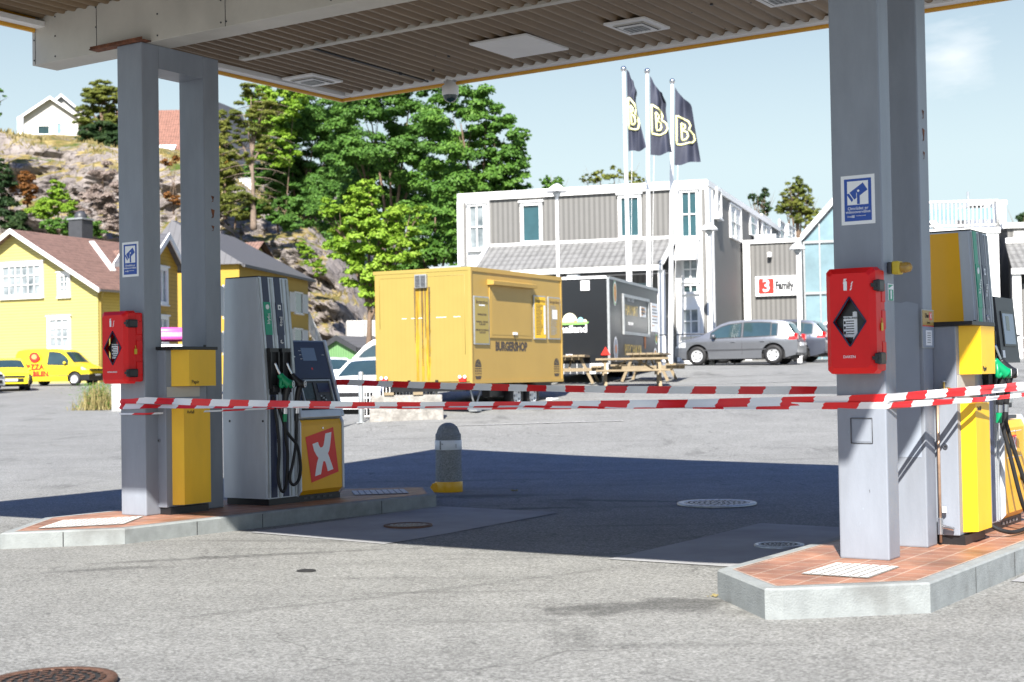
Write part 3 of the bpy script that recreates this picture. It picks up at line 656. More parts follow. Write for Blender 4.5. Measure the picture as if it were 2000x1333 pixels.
# ---- fire extinguisher cabinets
def cabinet(label, a_face, b0, b1, z0, z1, brand, left):
    D = .22; W = b1-b0; H = z1-z0; o = ST.w(a_face, b0); d = thing('extinguisher_cabinet', label, 'fire cabinet', (o.x, o.y, z0), PHI, 'red fire extinguisher cabinets')
    # local: x depth (face plane at x=-D), y across
    m = MB(); m.box(-D*.45, -.001, .0, W, .012, H-.012, 'red_plastic', ch=.015)
    for z in (H*.22, H*.52, H*.78): m.box(-D*.40, -.012, -.008, .01, z-.075, z+.055, 'red_plastic', ch=.008)
    m.build('case', d)
    fr = MB(); ins = .035
    def ring(x, e, c):
        y0, y1, z0_, z1_ = e, W-e, e, H-e
        return [(x, y0+c, z0_), (x, y1-c, z0_), (x, y1, z0_+c), (x, y1, z1_-c), (x, y1-c, z1_), (x, y0+c, z1_), (x, y0, z1_-c), (x, y0, z0_+c)]
    R0 = ring(-D*.46, -.006, .02); R1 = ring(-D*.85, -.002, .025); R2 = ring(-D, ins, .02)
    cyy, czz, hw, hh = W*.5, H*.49, W*.33, H*.235
    dia = [(cyy, czz-hh), (cyy+hw, czz), (cyy, czz+hh), (cyy-hw, czz)]
    dm = [(-D, y, z) for y, z in dia]
    fr.add(R0+R1+R2, [(i, 8+i, 8+(i+1) % 8, (i+1) % 8) for i in range(8)]+[(8+i, 16+i, 16+(i+1) % 8, 8+(i+1) % 8) for i in range(8)], 'red_plastic')
    # front face with a diamond hole (ring order: bottom-left.. )
    vs = R2+dm   # 0..7 ring, 8 bottom, 9 right(+y), 10 top, 11 left
    fr.add(vs, [(0, 8, 1), (1, 8, 9, 2), (2, 9, 3), (3, 9, 10, 4), (4, 10, 5), (5, 10, 11, 6), (6, 11, 7), (7, 11, 8, 0)], 'red_plastic')
    fr.build('lid', d)
    m = MB(); k = 1.09
    for i in range(4):
        y0, z0_ = dia[i]; y1, z1_ = dia[(i+1) % 4]; m.tube([(-D-.001, y0, z0_), (-D-.001, y1, z1_)], .006, 'navy', 6, 1)
    m.poly([(-D+.045, y, z) for y, z in dia], 'black_plastic'); m.build('window_frame', d)
    m = MB(); m.lathe([(.05, 0), (.055, .01), (.055, hh*1.25), (.03, hh*1.5), (.012, hh*1.6)], 'pure_white' if not left else 'red_plastic', 20, (-D*.42-.03, cyy-.02, czz-hh*.85))
    Tt = face_T((-D*.42-.086, cyy+.06, czz-hh*.5), (0, -1, 0), (0, 0, 1))
    m.box(.0, .085, -.02, .12, -.004, .0, 'pure_white', Tt)
    for i in range(6): m.box(.02, .075, .0+i*.017, .006+i*.017, .001, .002, 'text_black', Tt)
    for i in range(3): m.box(.004, .016, .0+i*.034, .02+i*.034, .001, .002, 'iron_dark', Tt)
    m.text('BRANNSLUKKER', .017, 'text_black', Tt @ Matrix.Translation((.043, .108, .002))); m.build('extinguisher', d)
    T = face_T((-D-.001, W, 0), (0, -1, 0), (0, 0, 1)); m = MB()
    iy = H*.845; ix = W*.47
    def q(x0, x1, y0, y1): m.add([(x0, y0, .0005), (x1, y0, .0005), (x1, y1, .0005), (x0, y1, .0005)], [(0, 1, 2, 3)], 'pure_white', False, T)
    q(ix-.028, ix-.004, iy-.04, iy+.02); q(ix-.021, ix-.011, iy+.02, iy+.034); q(ix-.024, ix-.005, iy+.034, iy+.039); m.add([(ix-.032, iy+.005, .0005), (ix-.029, iy+.005, .0005), (ix-.021, iy+.034, .0005), (ix-.026, iy+.036, .0005)], [(0, 1, 2, 3)], 'pure_white', False, T)
    for i in range(3): m.add([(ix+.014+.008*j_+.004*i, iy-.04+.02*i+dz, .0005) for j_, dz in ((0, 0), (1, 0), (2.2, .018), (1.2, .018), )], [(0, 1, 2, 3)], 'pure_white', False, T)
    m.text(brand, .026 if len(brand) < 8 else .020, 'pure_white', T @ Matrix.Translation((W*.48, H*.155, .0005))); m.build('marking', d)
    for z in (H*.14, H*.83):
        m = MB(); m.box(-D*.93, -D*.42, -.035, -.004, z-.042, z+.038, 'black_plastic', ch=.012); m.box(-D*.97, -D*.66, -.03, .006, z-.036, z+.032, 'black_plastic', ch=.006); m.box(-D*1.0, -D*.95, -.02, .02, z-.012, z+.012, 'black_plastic'); m.build('clamp', d)
    m = MB(); m.box(-D*.55, -D*.40, -.014, -.010, H*.40, H*.475, 'beacon_yellow'); m.tube([(-D*.45, -.012, H*.475), (-D*.5, -.012, H*.52)], .003, 'beacon_yellow', 5, 1); m.build('seal', d)
    return d
cabinet('red fire cabinet lettered EXTINGUISHER on the left column', 9.829, 10.80, 11.16, 1.425, 2.115, 'EXTINGUISHER', True)
cabinet('big red fire cabinet lettered DAKEN on the right column', 9.639, 3.36, 3.70, 1.408, 2.112, 'DAKEN', False)
# ---- small fittings on the right frame
o = ST.w(9.75, 3.369); d = thing('warning_beacon', 'yellow warning light with clear lens on the side of the right column', 'light', (o.x, o.y, 2.12), PHI)
m = MB(); m.box(-.04, .05, -.03, -.001, -.04, .04, 'dark_grey', ch=.008); m.box(-.035, .05, -.085, -.031, -.045, .045, 'beacon_yellow', ch=.01); m.build('housing', d)
m = MB(); m.lathe([(.036, -.0), (.038, .03), (.032, .06), (.018, .072), (.001, .075)], 'lens_amber', 20, T=face_T((.005, -.086, 0), (1, 0, 0), (0, 0, 1))); m.build('lens', d)
o = ST.w(9.725, 3.369); d = thing('safety_sign', 'small green and white safety sign on the side of the right column', 'sign', (o.x, o.y, 1.9), PHI)
T = face_T((0, 0, 0), (1, 0, 0), (0, 0, 1)); m = MB(); m.box(-.01, .105, 0, .115, .0, .004, 'pure_white', T, ch=.001); m.build('board', d)
m = MB()
m.add([(0, .0, .005), (.095, .0, .005), (.095, .075, .005), (0, .075, .005)], [(0, 1, 2, 3)], 'green_label', False, T); m.add([(0, .08, .005), (.095, .108, .005), (0, .108, .005)], [(0, 1, 2)], 'green_label', False, T)
m.box(.035, .06, .01, .05, .0055, .006, 'pure_white', T); m.cyl(T @ Vector((.047, .058, .005)), T @ Vector((.047, .058, .0065)), .014, None, 'pure_white', 12); m.build('print', d)
o = ST.w(10.42, 3.369); d = thing('notice_board', 'yellow topped notice with a taped sheet of paper on the rear post', 'notice', (o.x, o.y, 1.58), PHI)
T = face_T((0, 0, 0), (1, 0, 0), (0, 0, 1)); m = MB(); m.box(0, .27, 0, .28, 0, .006, 'galv', T, ch=.001); m.build('board', d)
m = MB(); m.box(.006, .264, .165, .274, .0065, .008, 'tan_yellow', T); m.box(.006, .264, .158, .164, .0065, .008, 'logo_red', T); m.box(.006, .264, .006, .157, .0065, .0075, 'steel_patch', T); m.box(.07, .21, .02, .13, .0085, .0095, 'pure_white', T)
m.text('Uno', .05, 'text_black', T @ Matrix.Translation((.105, .235, .0085))); m.box(.155, .215, .205, .262, .0085, .0095, 'logo_red', T); m.text('X', .055, 'pure_white', T @ Matrix.Translation((.185, .233, .0097)))
m.text('Service', .022, 'text_black', T @ Matrix.Translation((.14, .185, .0085)))
for i in range(5): m.box(.10, .18, .04+.017*i, .044+.017*i, .0097, .0102, 'dark_grey', T)
m.build('print', d)
# tap and pipe on the rear right post
o = ST.w(10.66, 3.34); d = thing('water_tap', 'thin brown water pipe with brass tap behind the right column', 'tap', (o.x, o.y, .14), PHI)
m = MB(); m.tube([(0, 0, .02), (0, 0, 1.12)], .011, 'copper_pipe', 8, 1); m.build('pipe', d)
m = MB(); m.cyl((0, -.0, 1.12), (0, -.09, 1.14), .016, None, 'brass', 10); m.cyl((.0, -.05, 1.13), (0, -.05, 1.19), .009, None, 'brass', 8); m.box(-.03, .03, -.06, -.04, 1.19, 1.20, 'chrome', ch=.003); m.tube([(0, -.09, 1.14), (0, -.12, 1.13), (0, -.125, 1.09)], .01, 'brass', 8, 3); m.build('tap', d)
m = MB(); m.cyl((0, 0, .14), (0, -.10, .12), .014, None, 'chrome', 10); m.cyl((0, 0, .08), (0, 0, .2), .02, None, 'chrome', 10); m.cyl((0, -.03, .24), (0, -.03, .28), .018, None, 'pure_white', 10); m.build('valve', d)

# ---- paper and waste stations
def service(label, a0, b0, lid_h):
    o = ST.w(a0, b0); d = thing('service_cabinet', label, 'waste bin', (o.x, o.y, .14), PHI, 'paper and waste cabinets')
    L_, D = .55, .42     # along A, depth in +y;  front at y=0
    m = MB(); m.box(0, L_, .05, D, .07, 1.60, 'steel_grey', ch=.008); m.box(.015, L_-.10, .046, .049, 1.14, 1.24, 'beam_white'); m.build('body', d)
    m = MB(); m.box(.02, L_-.02, .02, D-.02, 0, .068, 'black_plastic'); m.build('plinth', d)
    y = -.03; m = MB(); m.box(-.02, L_+.03, y-.05, D, 1.602, 1.632, 'black_plastic', ch=.004); m.box(L_-.02, L_+.0, .05, .07, 1.633, 1.655, 'black_plastic'); m.build('lid', d)
    m = MB(); m.prism([(.075, .049), (L_, .049), (L_, y-.05), (.19, y-.05)], 2, 1.245, 1.60, 'cabinet_yellow')
    m.text('Papir', .05, 'text_black', face_T((.27, y-.051, 1.285), (1, 0, 0), (0, 0, 1))); m.build('towel_box', d)
    m = MB(); m.prism([(.075, .049), (L_-.045, .049), (L_-.045, -.04), (.15, -.04)], 2, .09, 1.03, 'cabinet_yellow')
    m.text('Avfall', .045, 'text_black', face_T((.24, -.041, .99), (1, 0, 0), (0, 0, 1))); m.build('bin_door', d)
    m = MB(); m.cyl((-.001, .14, .72), (-.012, .14, .72), .018, None, 'chrome', 12); m.cyl((-.001, .14, .72), (-.014, .14, .72), .008, None, 'black_plastic', 8); m.build('lock', d)
    return d
service('grey cabinet with yellow Papir box and Avfall door between the left posts', 9.99, 10.62, 0)
service('grey cabinet with yellow Papir box behind the right column', 10.70, 3.16, 0)

# ---- bollard
p = G0(877, 961, 0); d = thing('bollard', 'speckled stone bollard with white band and yellow foot at the island end', 'bollard', (p.x, p.y, gz(p.x, p.y)), 0)
m = MB(); m.lathe([(.165, 0), (.168, .1), (.163, .3), (.160, .72), (.152, .725), (.145, .735), (.138, .76), (.115, .81), (.075, .845), (.03, .86), (.001, .862)], 'bollard_stone', 40); m.build('post', d)
m = MB(); m.lathe([(.165, .525), (.169, .53), (.169, .64), (.165, .645)], 'pure_white', 40); m.cyl((-.07, -.155, .60), (-.07, -.172, .60), .006, None, 'iron_dark', 8)
m.box(-.098, -.092, -.150, -.138, .53, .64, 'iron_dark'); m.box(.1, .104, -.142, -.136, .55, .60, 'iron_dark'); m.build('white_band', d)
m = MB(); m.lathe([(.172, .0), (.175, .01), (.173, .115), (.168, .13)], 'pump_yellow', 40); m.prism([(-.27, 0), (-.14, 0), (-.14, .12), (-.20, .11)], 1, -.09, -.02, 'pump_yellow'); m.build('yellow_foot', d)
def gutter_leaf(px, py, s_=.03):
    q = G0(px, py, -.02); m = MB(); m.grid(lambda u, v: ((u-.5)*s_*3, (v-.5)*s_, .012+.012*math.sin(u*5+v*3)), 4, 3, 'straw'); return tag(m.build('fallen_leaf', None, (q.x, q.y, gz(q.x, q.y)+.004)), 'small dry leaf lying on the shaded asphalt near the bollard', 'leaf')
gutter_leaf(1004, 964)
# ================================================================ PUMPS
XL = [(470, 990), (505, 978), (511, 998), (519, 1011), (531, 1011), (540, 1000), (546, 972), (553, 930), (592, 922), (588, 960), (582, 1005), (576, 1030), (568, 1047), (580, 1078), (592, 1110), (602, 1140), (566, 1152), (556, 1112), (549, 1093), (538, 1092), (530, 1125), (522, 1168), (484, 1180), (490, 1140), (498, 1100), (507, 1072), (494, 1055), (480, 1030)]
def xlogo(m, T, w, h, z=.002):
    """red tilted square with a white X; T frame origin at the lower left of a w x h panel"""
    def mp_(X, Y):
        u = (X-400)/260; top = 850-5*u; bot = 1275-20*u; return (u*w, (bot-Y)/(bot-top)*h)
    sq = [mp_(462, 1217), mp_(637, 1155), mp_(605, 893), mp_(428, 948)]
    m.add([(x, y, z) for x, y in sq], [(0, 1, 2, 3)], 'logo_red', False, T)
    m.add([(*mp_(X, Y), z+.0015) for X, Y in XL[::-1]], [tuple(range(len(XL)))], 'pure_white', False, T)
def pump(label, a, b, right=False):
    o = ST.w(a, b); d = thing('fuel_pump', label, 'fuel pump', (o.x, o.y, .14), PHI, 'fuel pumps on the islands')
    W1, W2, D = .44, 1.16, .63; H = 2.36
    tp = .055 if right else .105; tm = .02 if right else .045
    side = [(.0, .07), (.0, 1.12), (tm, 1.75), (tp, H), (.575, H), (.63, 1.1), (.63, .07)]   # (y,z)
    def yf(z): return float(np.interp(z, [0, 1.12, 1.75, H], [0, 0, tm, tp]))
    m = MB(); m.prism(side, 0, 0.0, W1, 'pump_silver'); m.build('tower', d)
    m = MB(); m.box(.03, W2-.01, .02, D-.02, 0, .068, 'black_plastic')
    for i in range(5): m.box(W1+.12+i*.1, W1+.17+i*.1, .013, .018, .025, .045, 'galv' if right else 'dark_grey')
    m.build('plinth', d)
    # raised side panel with rounded edge and screws
    m = MB(); pn = [(y*.94+.02 if y < .3 else y*.97, min(z, H-.012)) for y, z in side]; m.prism(pn, 0, -.012, -.001, 'pump_silver')
    for y in (.05, .52): m.cyl((-.012, y, .87), (-.016, y, .87), .012, None, 'black_plastic', 12)
    m.build('side_panel', d)
    if right:
        m = MB(); pn = [(.10, .09), (.10, 1.12), (.10+tm, 1.75), (.09+tp, H-.012), (.575, H-.012), (.60, 1.1), (.60, .09)]; m.prism(pn, 0, -.016, -.0125, 'pump_yellow'); m.build('yellow_panel', d)
    m = MB(); m.box(.0, W1, tp, .57, H+.001, H+.012, 'black_plastic'); m.build('cap', d)
    # black vertical strips on the hose side
    def strip(x0, x1, z0, z1, mm, pr=.006, nm='strip'):
        s_ = MB(); zs = sorted(set([z0, z1]+[z for z in (1.12, 1.75) if z0 < z < z1])); vs = []
        for z in zs:
            for x in (x0, x1):
                for k in (0, pr): vs.append((x, yf(z)-k-.0005, z))
        fs = []
        for i in range(len(zs)-1):
            k = i*4; fs += [(k+1, k+3, k+7, k+5), (k, k+1, k+5, k+4), (k+2, k+6, k+7, k+3)]
        fs += [(0, 2, 3, 1), (len(vs)-4, len(vs)-3, len(vs)-1, len(vs)-2)]
        s_.add(vs, fs, mm); return s_
    sx = [(.045, .135), (.225, .315)]
    for x0, x1 in ((.0, .012), (.165, .195), (.345, .36), (.405, .44)): strip(x0, x1, .08, H-.01, 'galv', .008).build('trim', d)
    for k, (x0, x1) in enumerate(sx):
        s_ = strip(x0, x1, .08 if not (right and k == 0) else 1.6, H, 'navy' if not right else ('green_label' if k == 0 else 'navy'), .004)
        s_.build('strip', d)
    T0 = lambda x, z: face_T((x, yf(z)-.0115, z), (0, -.09, 1), (-1, 0, 0))
    sg = strip(sx[0][0]-.004, sx[0][1]+.004, 1.76, 2.10, 'green_label', .009); sg.text('95 blyfri', .062, 'pure_white', T0(.09, 1.89), sx=.9)
    sg.cyl((.09, yf(2.05)-.010, 2.05), (.09, yf(2.05)-.0125, 2.05), .026, None, 'pure_white', 16); sg.build('fuel_label', d)
    sg = strip(sx[1][0]-.004, sx[1][1]+.004, 1.76, 2.10, 'navy', .009); sg.text('Diesel', .066, 'pure_white', T0(.27, 1.87))
    Tq = face_T((.27, yf(2.05)-.011, 2.05), (1, 0, 0), (0, .09, 1)); sg.box(-.022, .022, -.026, .026, 0, .001, 'pure_white', Tq); sg.box(-.008, .012, -.012, .012, .0012, .0018, 'navy', Tq); sg.build('fuel_label', d)
    m = MB(); m.cyl((.27, yf(1.69)-.003, 1.69), (.27, yf(1.69)-.014, 1.69), .02, None, 'pure_white', 16); m.cyl((.275, yf(1.69)-.015, 1.695), (.275, yf(1.69)-.016, 1.695), .015, None, 'navy', 16); m.build('badge', d); UP = .34
    # holsters, nozzles, hoses
    for k, (x0, x1) in enumerate(sx):
        m = MB(); xa, xb = x0-.012, x1+.028
        m.box(xa, xb, -.018, .05, 1.24+UP, 1.28+UP, 'black_plastic'); m.box(xa, xa+.018, -.03, .05, .86+UP, 1.24+UP, 'black_plastic'); m.box(xb-.018, xb, -.03, .05, .86+UP, 1.24+UP, 'black_plastic')
        m.box(xa, xb, -.006, -.003, .80+UP, 1.24+UP, 'rubber'); m.box(xa+.018, xb-.018, -.05, .0, .82+UP, .90+UP, 'black_plastic', ch=.01); m.build('holster', d)
        xc = (x0+x1)/2+.01; col = 'nozzle_green' if k == 0 else 'black_plastic'
        nz = MB()
        nz.tube([(xc+.03, -.075, .99), (xc-.0, -.06, 1.05), (xc-.025, -.04, 1.13)], .014, 'chrome', 10, 4)
        nz.tube([(xc+.085, -.14, .90), (xc+.06, -.115, .93), (xc+.035, -.085, .975), (xc+.02, -.07, 1.01)], lambda t_: .052-.022*t_, col, 14, 4)
        nz.tube([(xc+.03, -.12, .90), (xc+.0, -.10, .88), (xc+.0, -.10, .93), (xc+.02, -.09, .98)], .018, col, 8, 4)
        nz.cyl((xc+.10, -.135, .905), (xc+.112, -.165, .905), .043, .040, col, 16)
        nz.tube([(xc+.09, -.12, .89), (xc+.08, -.10, .80), (xc+.075, -.085, .66)], lambda t_: .034-.006*t_, 'black_plastic', 12, 4)
        nz.cyl((xc+.075, -.085, .67), (xc+.074, -.083, .60), .026, None, 'chrome', 12); nz.cyl((xc+.074, -.083, .60), (xc+.073, -.08, .52), .024, None, 'nozzle_green' if k == 0 else 'black_plastic', 12)
        nz.v = [(p[0], p[1], p[2]+UP) for p in nz.v]; nzo = nz.build('nozzle', d)
        e = MB(); Te = face_T((xc+.114, -.170, .905+UP), (1, .38, 0), (0, 0, 1)); e.lathe([(.036, 0), (.036, .003), (.024, .003), (.024, .001)], 'pure_white', 20, T=Te); e.lathe([(.024, .002), (.012, .002)], col, 20, T=Te); e.lathe([(.012, .0035), (.0005, .0035)], 'pure_white', 16, T=Te); e.build('disc', nzo)
        h = MB(); x = xc+.073
        if k == 0: pts = [(x, -.08, .54), (x+.0, -.085, .40), (x+.03, -.09, .25), (x-.02, -.10, .02), (x-.13+.03, -.11, -.0), (x-.15+.02, -.10, .13), (x-.10, -.09, .30), (x-.11+.0, -.08, .45), (x-.115, -.05, .58), (x-.10, -.01, .66)]
        else: pts = [(x, -.08, .54), (x-.02, -.09, .36), (x-.10, -.12, .22), (x-.17, -.13, .08), (x-.12, -.13, .03), (x-.02, -.12, .06), (x+.02, -.11, .18), (x-.03, -.11, .32), (x-.16, -.09, .42), (x-.22, -.03, .60)]
        pts = [(p[0], p[1], p[2]+.12+(UP-.06)*max(0, p[2])/.54+(.04 if p[2] < .1 else 0)) for p in pts]
        if right and k == 0: pts = [(x, -.08, .62), (x+.05, -.14, .38), (x+.14, -.2, .10), (x+.32, -.22, -.07), (x+.1, -.24, -.085), (x-.25, -.20, -.08), (x-.35, -.08, .0), (x-.28, .0, .16)]; pts = [(p[0], p[1], p[2]+.12+(UP-.12)*max(0, p[2])/.62) for p in pts]
        if right and k == 1: pts = [(x, -.08, .88), (x+.04, -.14, .62), (x+.2, -.2, .30), (x+.5, -.24, .12), (x+.7, -.2, .2), (x+.6, -.02, .4)]
        h.tube(pts, .0165, 'rubber', 10, 8); h.build('hose', d)
    # lower cabinet with the emblem
    x0, x1 = W1+.012, W2; zt = .86
    m = MB(); m.prism([(.02, .07), (-.03, .12), (-.03, .80), (-.005, zt), (D-.05, zt), (D, .8), (D, .07)], 0, x0+.02, x1-.03, 'pump_yellow'); m.cyl((x0+.37, -.031, .77), (x0+.37, -.036, .77), .012, None, 'chrome', 12); m.build('lower_cabinet', d)
    m = MB()
    for (xa, xb) in ((x0, x0+.018), (x1-.028, x1)): m.prism([(.01, .06), (-.04, .115), (-.04, .83), (-.0, .90), (D, .90), (D+.005, .06)], 0, xa, xb, 'pump_silver')
    m.build('side_rail', d)
    m = MB(); T = face_T((x0+.02, -.031, .10), (1, 0, 0), (0, 0, 1)); w_ = x1-x0-.05
    if not right: xlogo(m, T, w_, .76)
    else:
        m.text('Uno', .105, 'text_black', T @ Matrix.Translation((.17, .56, .001))); m.box(.27, .39, .49, .64, .0, .0012, 'logo_red', T); m.text('X', .16, 'pure_white', T @ Matrix.Translation((.33, .563, .0016)))
        for y in (.46, .67): m.box(.10, .55, y, y+.004, .0, .001, 'pure_white', T)
    m.build('emblem', d)
    if not right:
        # leaning terminal head
        side = [(-.035, .915), (.20, 1.70), (.25, 1.715), (.50, 1.70), (.60, .915)]
        m = MB(); m.prism(side, 0, x0+.01, x1-.02, 'navy'); m.build('terminal', d)
        m = MB(); n_ = Vector((0, -.958, -.287+.0)); n_ = Vector((0, -(1.70-.915), .235)).normalized(); vdir = Vector((0, .235, .785)).normalized()
        T = face_T((x0+.01, -.035, .915), (1, 0, 0), vdir); hh = .82; w_ = x1-x0-.03
        for (xa, xb) in ((-.012, .03), (w_-.03, w_+.012)): m.box(xa, xb, -.03, hh+.02, -.01, .018, 'pump_silver', T, ch=.008)
        m.box(.03, w_-.03, -.03, .05, -.01, .016, 'pump_silver', T, ch=.006); m.build('bezel', d)
        m = MB(); m.box(.05, w_-.05, .40, .79, .0, .010, 'navy', T, ch=.004); m.text('2', .12, 'pure_white', T @ Matrix.Translation((.10, .675, .011)))
        for i in range(3): m.box(.20, .235, .62+i*.045, .624+i*.045, .0105, .0112, 'pure_white', T)
        m.box(.56, .60, .665, .669, .0105, .0112, 'pure_white', T); m.lathe([(.012, .0115), (.001, .0115)], 'logo_red', 12, (w_*.52, .51, 0), T=T); m.build('price_panel', d)
        m = MB(); m.box(.24, .46, .60, .745, .0105, .013, 'screen', T)
        m.build('display', d)
        m = MB(); xa, xb, ya, yb = .10, w_-.09, .10, .385
        for q_ in ((xa, xb, ya, ya+.016), (xa, xb, yb-.016, yb), (xa, xa+.016, ya+.0165, yb-.0165), (xb-.016, xb, ya+.0165, yb-.0165)): m.box(*q_, .0, .022, 'galv', T)
        m.box(xa+.017, xb-.017, ya+.017, yb-.017, .0, .004, 'dark_grey', T); m.box(xa+.03, xa+.19, ya+.07, yb-.04, .005, .009, 'screen_dark', T); m.box(xa+.20, xa+.24, ya+.03, yb-.03, .005, .02, 'dark_grey', T)
        m.box(xa+.27, xb-.03, yb-.14, yb-.04, .005, .010, 'navy', T)
        for i in range(3):
            for j in range(4): m.box(xa+.29+i*.03, xa+.31+i*.03, ya+.03+j*.022, ya+.045+j*.022, .005, .012, 'galv' if (i+j) % 3 == 0 else 'black_plastic', T)
        m.box(xa+.02, xa+.18, ya+.02, ya+.05, .005, .018, 'black_plastic', T); m.build('payment_window', d)
        m = MB(); m.box(.05, w_-.05, .055, .098, .0, .012, 'black_plastic', T); m.build('receipt_slot', d)
    else:
        # tall payment terminal with tilted screen
        m = MB(); m.box(x0+.01, x0+.60, .10, .5, .905, 1.30, 'pump_silver', ch=.01); m.box(x0+.03, x0+.50, .02, .10, .96, 1.28, 'dark_grey', ch=.008); m.box(x0+.12, x0+.34, .012, .019, .99, 1.24, 'black_plastic'); m.box(x0+.36, x0+.46, .0, .018, 1.0, 1.18, 'galv', ch=.006); m.build('card_reader', d)
        m = MB(); m.prism([(-.04, 1.33), (.01, 1.86), (.06, 1.87), (.30, 1.80), (.30, 1.33)], 0, x0+.02, x0+.56, 'dark_grey'); m.build('terminal', d)
        T = face_T((x0+.02, -.041, 1.33), (1, 0, 0), (0, .05, .53)); m = MB(); m.box(.10, .46, .13, .42, .001, .008, 'black_plastic', T, ch=.003); m.box(.12, .44, .15, .40, .0085, .010, 'screen', T); m.box(.2, .3, .26, .38, .0102, .011, 'screen_dark', T); m.box(.03, .10, .04, .10, .001, .003, 'pure_white', T); m.build('display', d)
        m = MB(); m.box(x0+.08, x0+.55, .0, .45, .87, .9, 'dark_grey'); m.box(x0+.10, x0+.45, .06, .09, .905, .95, 'dark_grey'); m.build('shelf', d)
    return d
pump('silver fuel pump numbered two with tall tower and red X emblem', 11.145, 10.42)
pump('fuel pump with yellow tower side panel and black screen at the right edge', 11.45, 3.245, True)

# ================================================================ BARRIER TAPE
wv_sl = .45
def tape(label, pts, width, phase=0, tilt=None, sub=14, per=.50, name='barrier_tape', sag=None):
    """pts: (a,b,z,w_scale,lean) in station coordinates; stripes along the length"""
    V = [Vector(ST.w(p[0], p[1], p[2])) for p in pts]; ws = [p[3] if len(p) > 3 else 1 for p in pts]; le = [p[4] if len(p) > 4 else 0 for p in pts]
    path = []; s_ = 0
    for i in range(len(V)-1):
        L_ = (V[i+1]-V[i]).length; n_ = max(1, int(L_/.03)); sg = (sag or 0)*L_*L_
        d = (V[i+1]-V[i]); hx = Vector((-d.y, d.x, 0)); hx = hx.normalized() if hx.length > 1e-6 else Vector((1, 0, 0))
        for k in range(n_ if i < len(V)-2 else n_+1):
            t = k/n_; z = Vector((0, 0, -4*sg*t*(1-t))); wv = ws[i]*(1-t)+ws[i+1]*t; ln_ = le[i]*(1-t)+le[i+1]*t
            fl = math.sin((s_+t*L_)*3.1+phase)*.20+math.sin((s_+t*L_)*1.3+phase*2)*.22+math.sin((s_+t*L_)*9.0+phase*5)*.12
            path.append((V[i]+d*t+z, Vector((0, 0, 1))*math.cos(ln_+fl)+hx*math.sin(ln_+fl), wv, s_+t*L_))
        s_ += L_
    m = MB(); NW = 4; SS = [q[3] for q in path]; tot = SS[-1]
    def at(s1):
        s1 = min(max(s1, 0), tot); i = min(len(path)-2, max(0, int(np.searchsorted(SS, s1))-1)); t = (s1-SS[i])/max(1e-6, SS[i+1]-SS[i])
        a_, b_ = path[i], path[i+1]; return a_[0].lerp(b_[0], t), a_[1].lerp(b_[1], t), a_[2]*(1-t)+b_[2]*t
    hp = per/2; cuts = []; k0 = -2
    while k0*hp-phase < tot+hp:
        for j in range(8): cuts.append((k0*hp-phase+hp*j/8, k0))
        k0 += 1
    for (s1, k_), (s2, _) in zip(cuts[:-1], cuts[1:]):
        for k in range(NW):
            u0, u1 = k/NW-.5, (k+1)/NW-.5; q = []
            if s2+.06 < 0 or s1-.06 > tot: continue
            for (ss, u) in ((s1, u0), (s2, u0), (s2, u1), (s1, u1)):
                c, up, wv = at(ss+u*width*wv_sl); cr_ = (.006*math.sin(u*11+ss*2)+.004*math.sin(u*23-ss*7))*wv
                q.append(c+up*(u*width*wv)+Vector((cr_, -cr_, 0)))
            m.add(q, [(0, 1, 2, 3)], 'tape_red' if k_ % 2 else 'tape_white', True)
    c = V[0]; m.v = [tuple(Vector(v)-c) for v in m.v]
    ob = m.build(name, None, c); bm = bmesh.new(); bm.from_mesh(ob.data); bmesh.ops.remove_doubles(bm, verts=bm.verts, dist=.0006); bm.to_mesh(ob.data); bm.free()


    return tag(ob, label, 'barrier tape', 'red and white barrier tapes')
e = .006
tape('upper red and white tape stretched between the two columns, wrapped round the left post',
     [(9.95, 11.13+e, 1.25), (9.83-e, 11.13, 1.255), (9.83-e, 10.78-e, 1.255), (9.64-e*2, 3.72, 1.225), (9.64-e*2, 3.37-e*2, 1.235), (10.7, 3.08, 1.265), (11.9, 2.98, 1.29)], .064, .12, sag=.0009)
tape('lower twisted red and white tape stretched between the two columns',
     [(9.95, 11.13+e*2, 1.20), (9.83-e*2, 11.13, 1.200), (9.83-e*2, 10.78-e*2, 1.198, .8, .3), (9.77, 8.6, 1.195, .5, .9), (9.70, 6.2, 1.198, .8, .5), (9.64-e, 3.72, 1.185, .8), (9.64-e, 3.37-e, 1.185, .8), (10.7, 3.07, 1.198, .5), (11.9, 2.97, 1.222, .45)], .064, .30, sag=.0003)
tape('thin edge-on red and white tape lowest on the left column',
     [(9.83-e*3, 11.13, 1.125, .22), (9.83-e*3, 10.78-e*3, 1.125, .25), (11.1, 10.37, 1.14, .2), (12.3, 10.28, 1.165, .15)], .078, .05)
tape('far red and white tape running from pump two to the rear of the right column',
     [(12.32, 10.6, 1.395), (12.32, 10.37, 1.395), (10.9, 3.735, 1.275), (10.62, 3.725, 1.27)], .066, .2, sag=.0007)
o1 = ST.w(11.95, 2.97, 1.24)
tape('loose fluttering end of red and white tape by the right pump nozzles',
     [(11.9, 2.97, 1.235, .5), (11.95, 2.90, 1.20, .7, .3), (12.05, 2.80, 1.05, 1.6, .5), (12.2, 2.72, .90, 1.7, .7)], .078, .33)
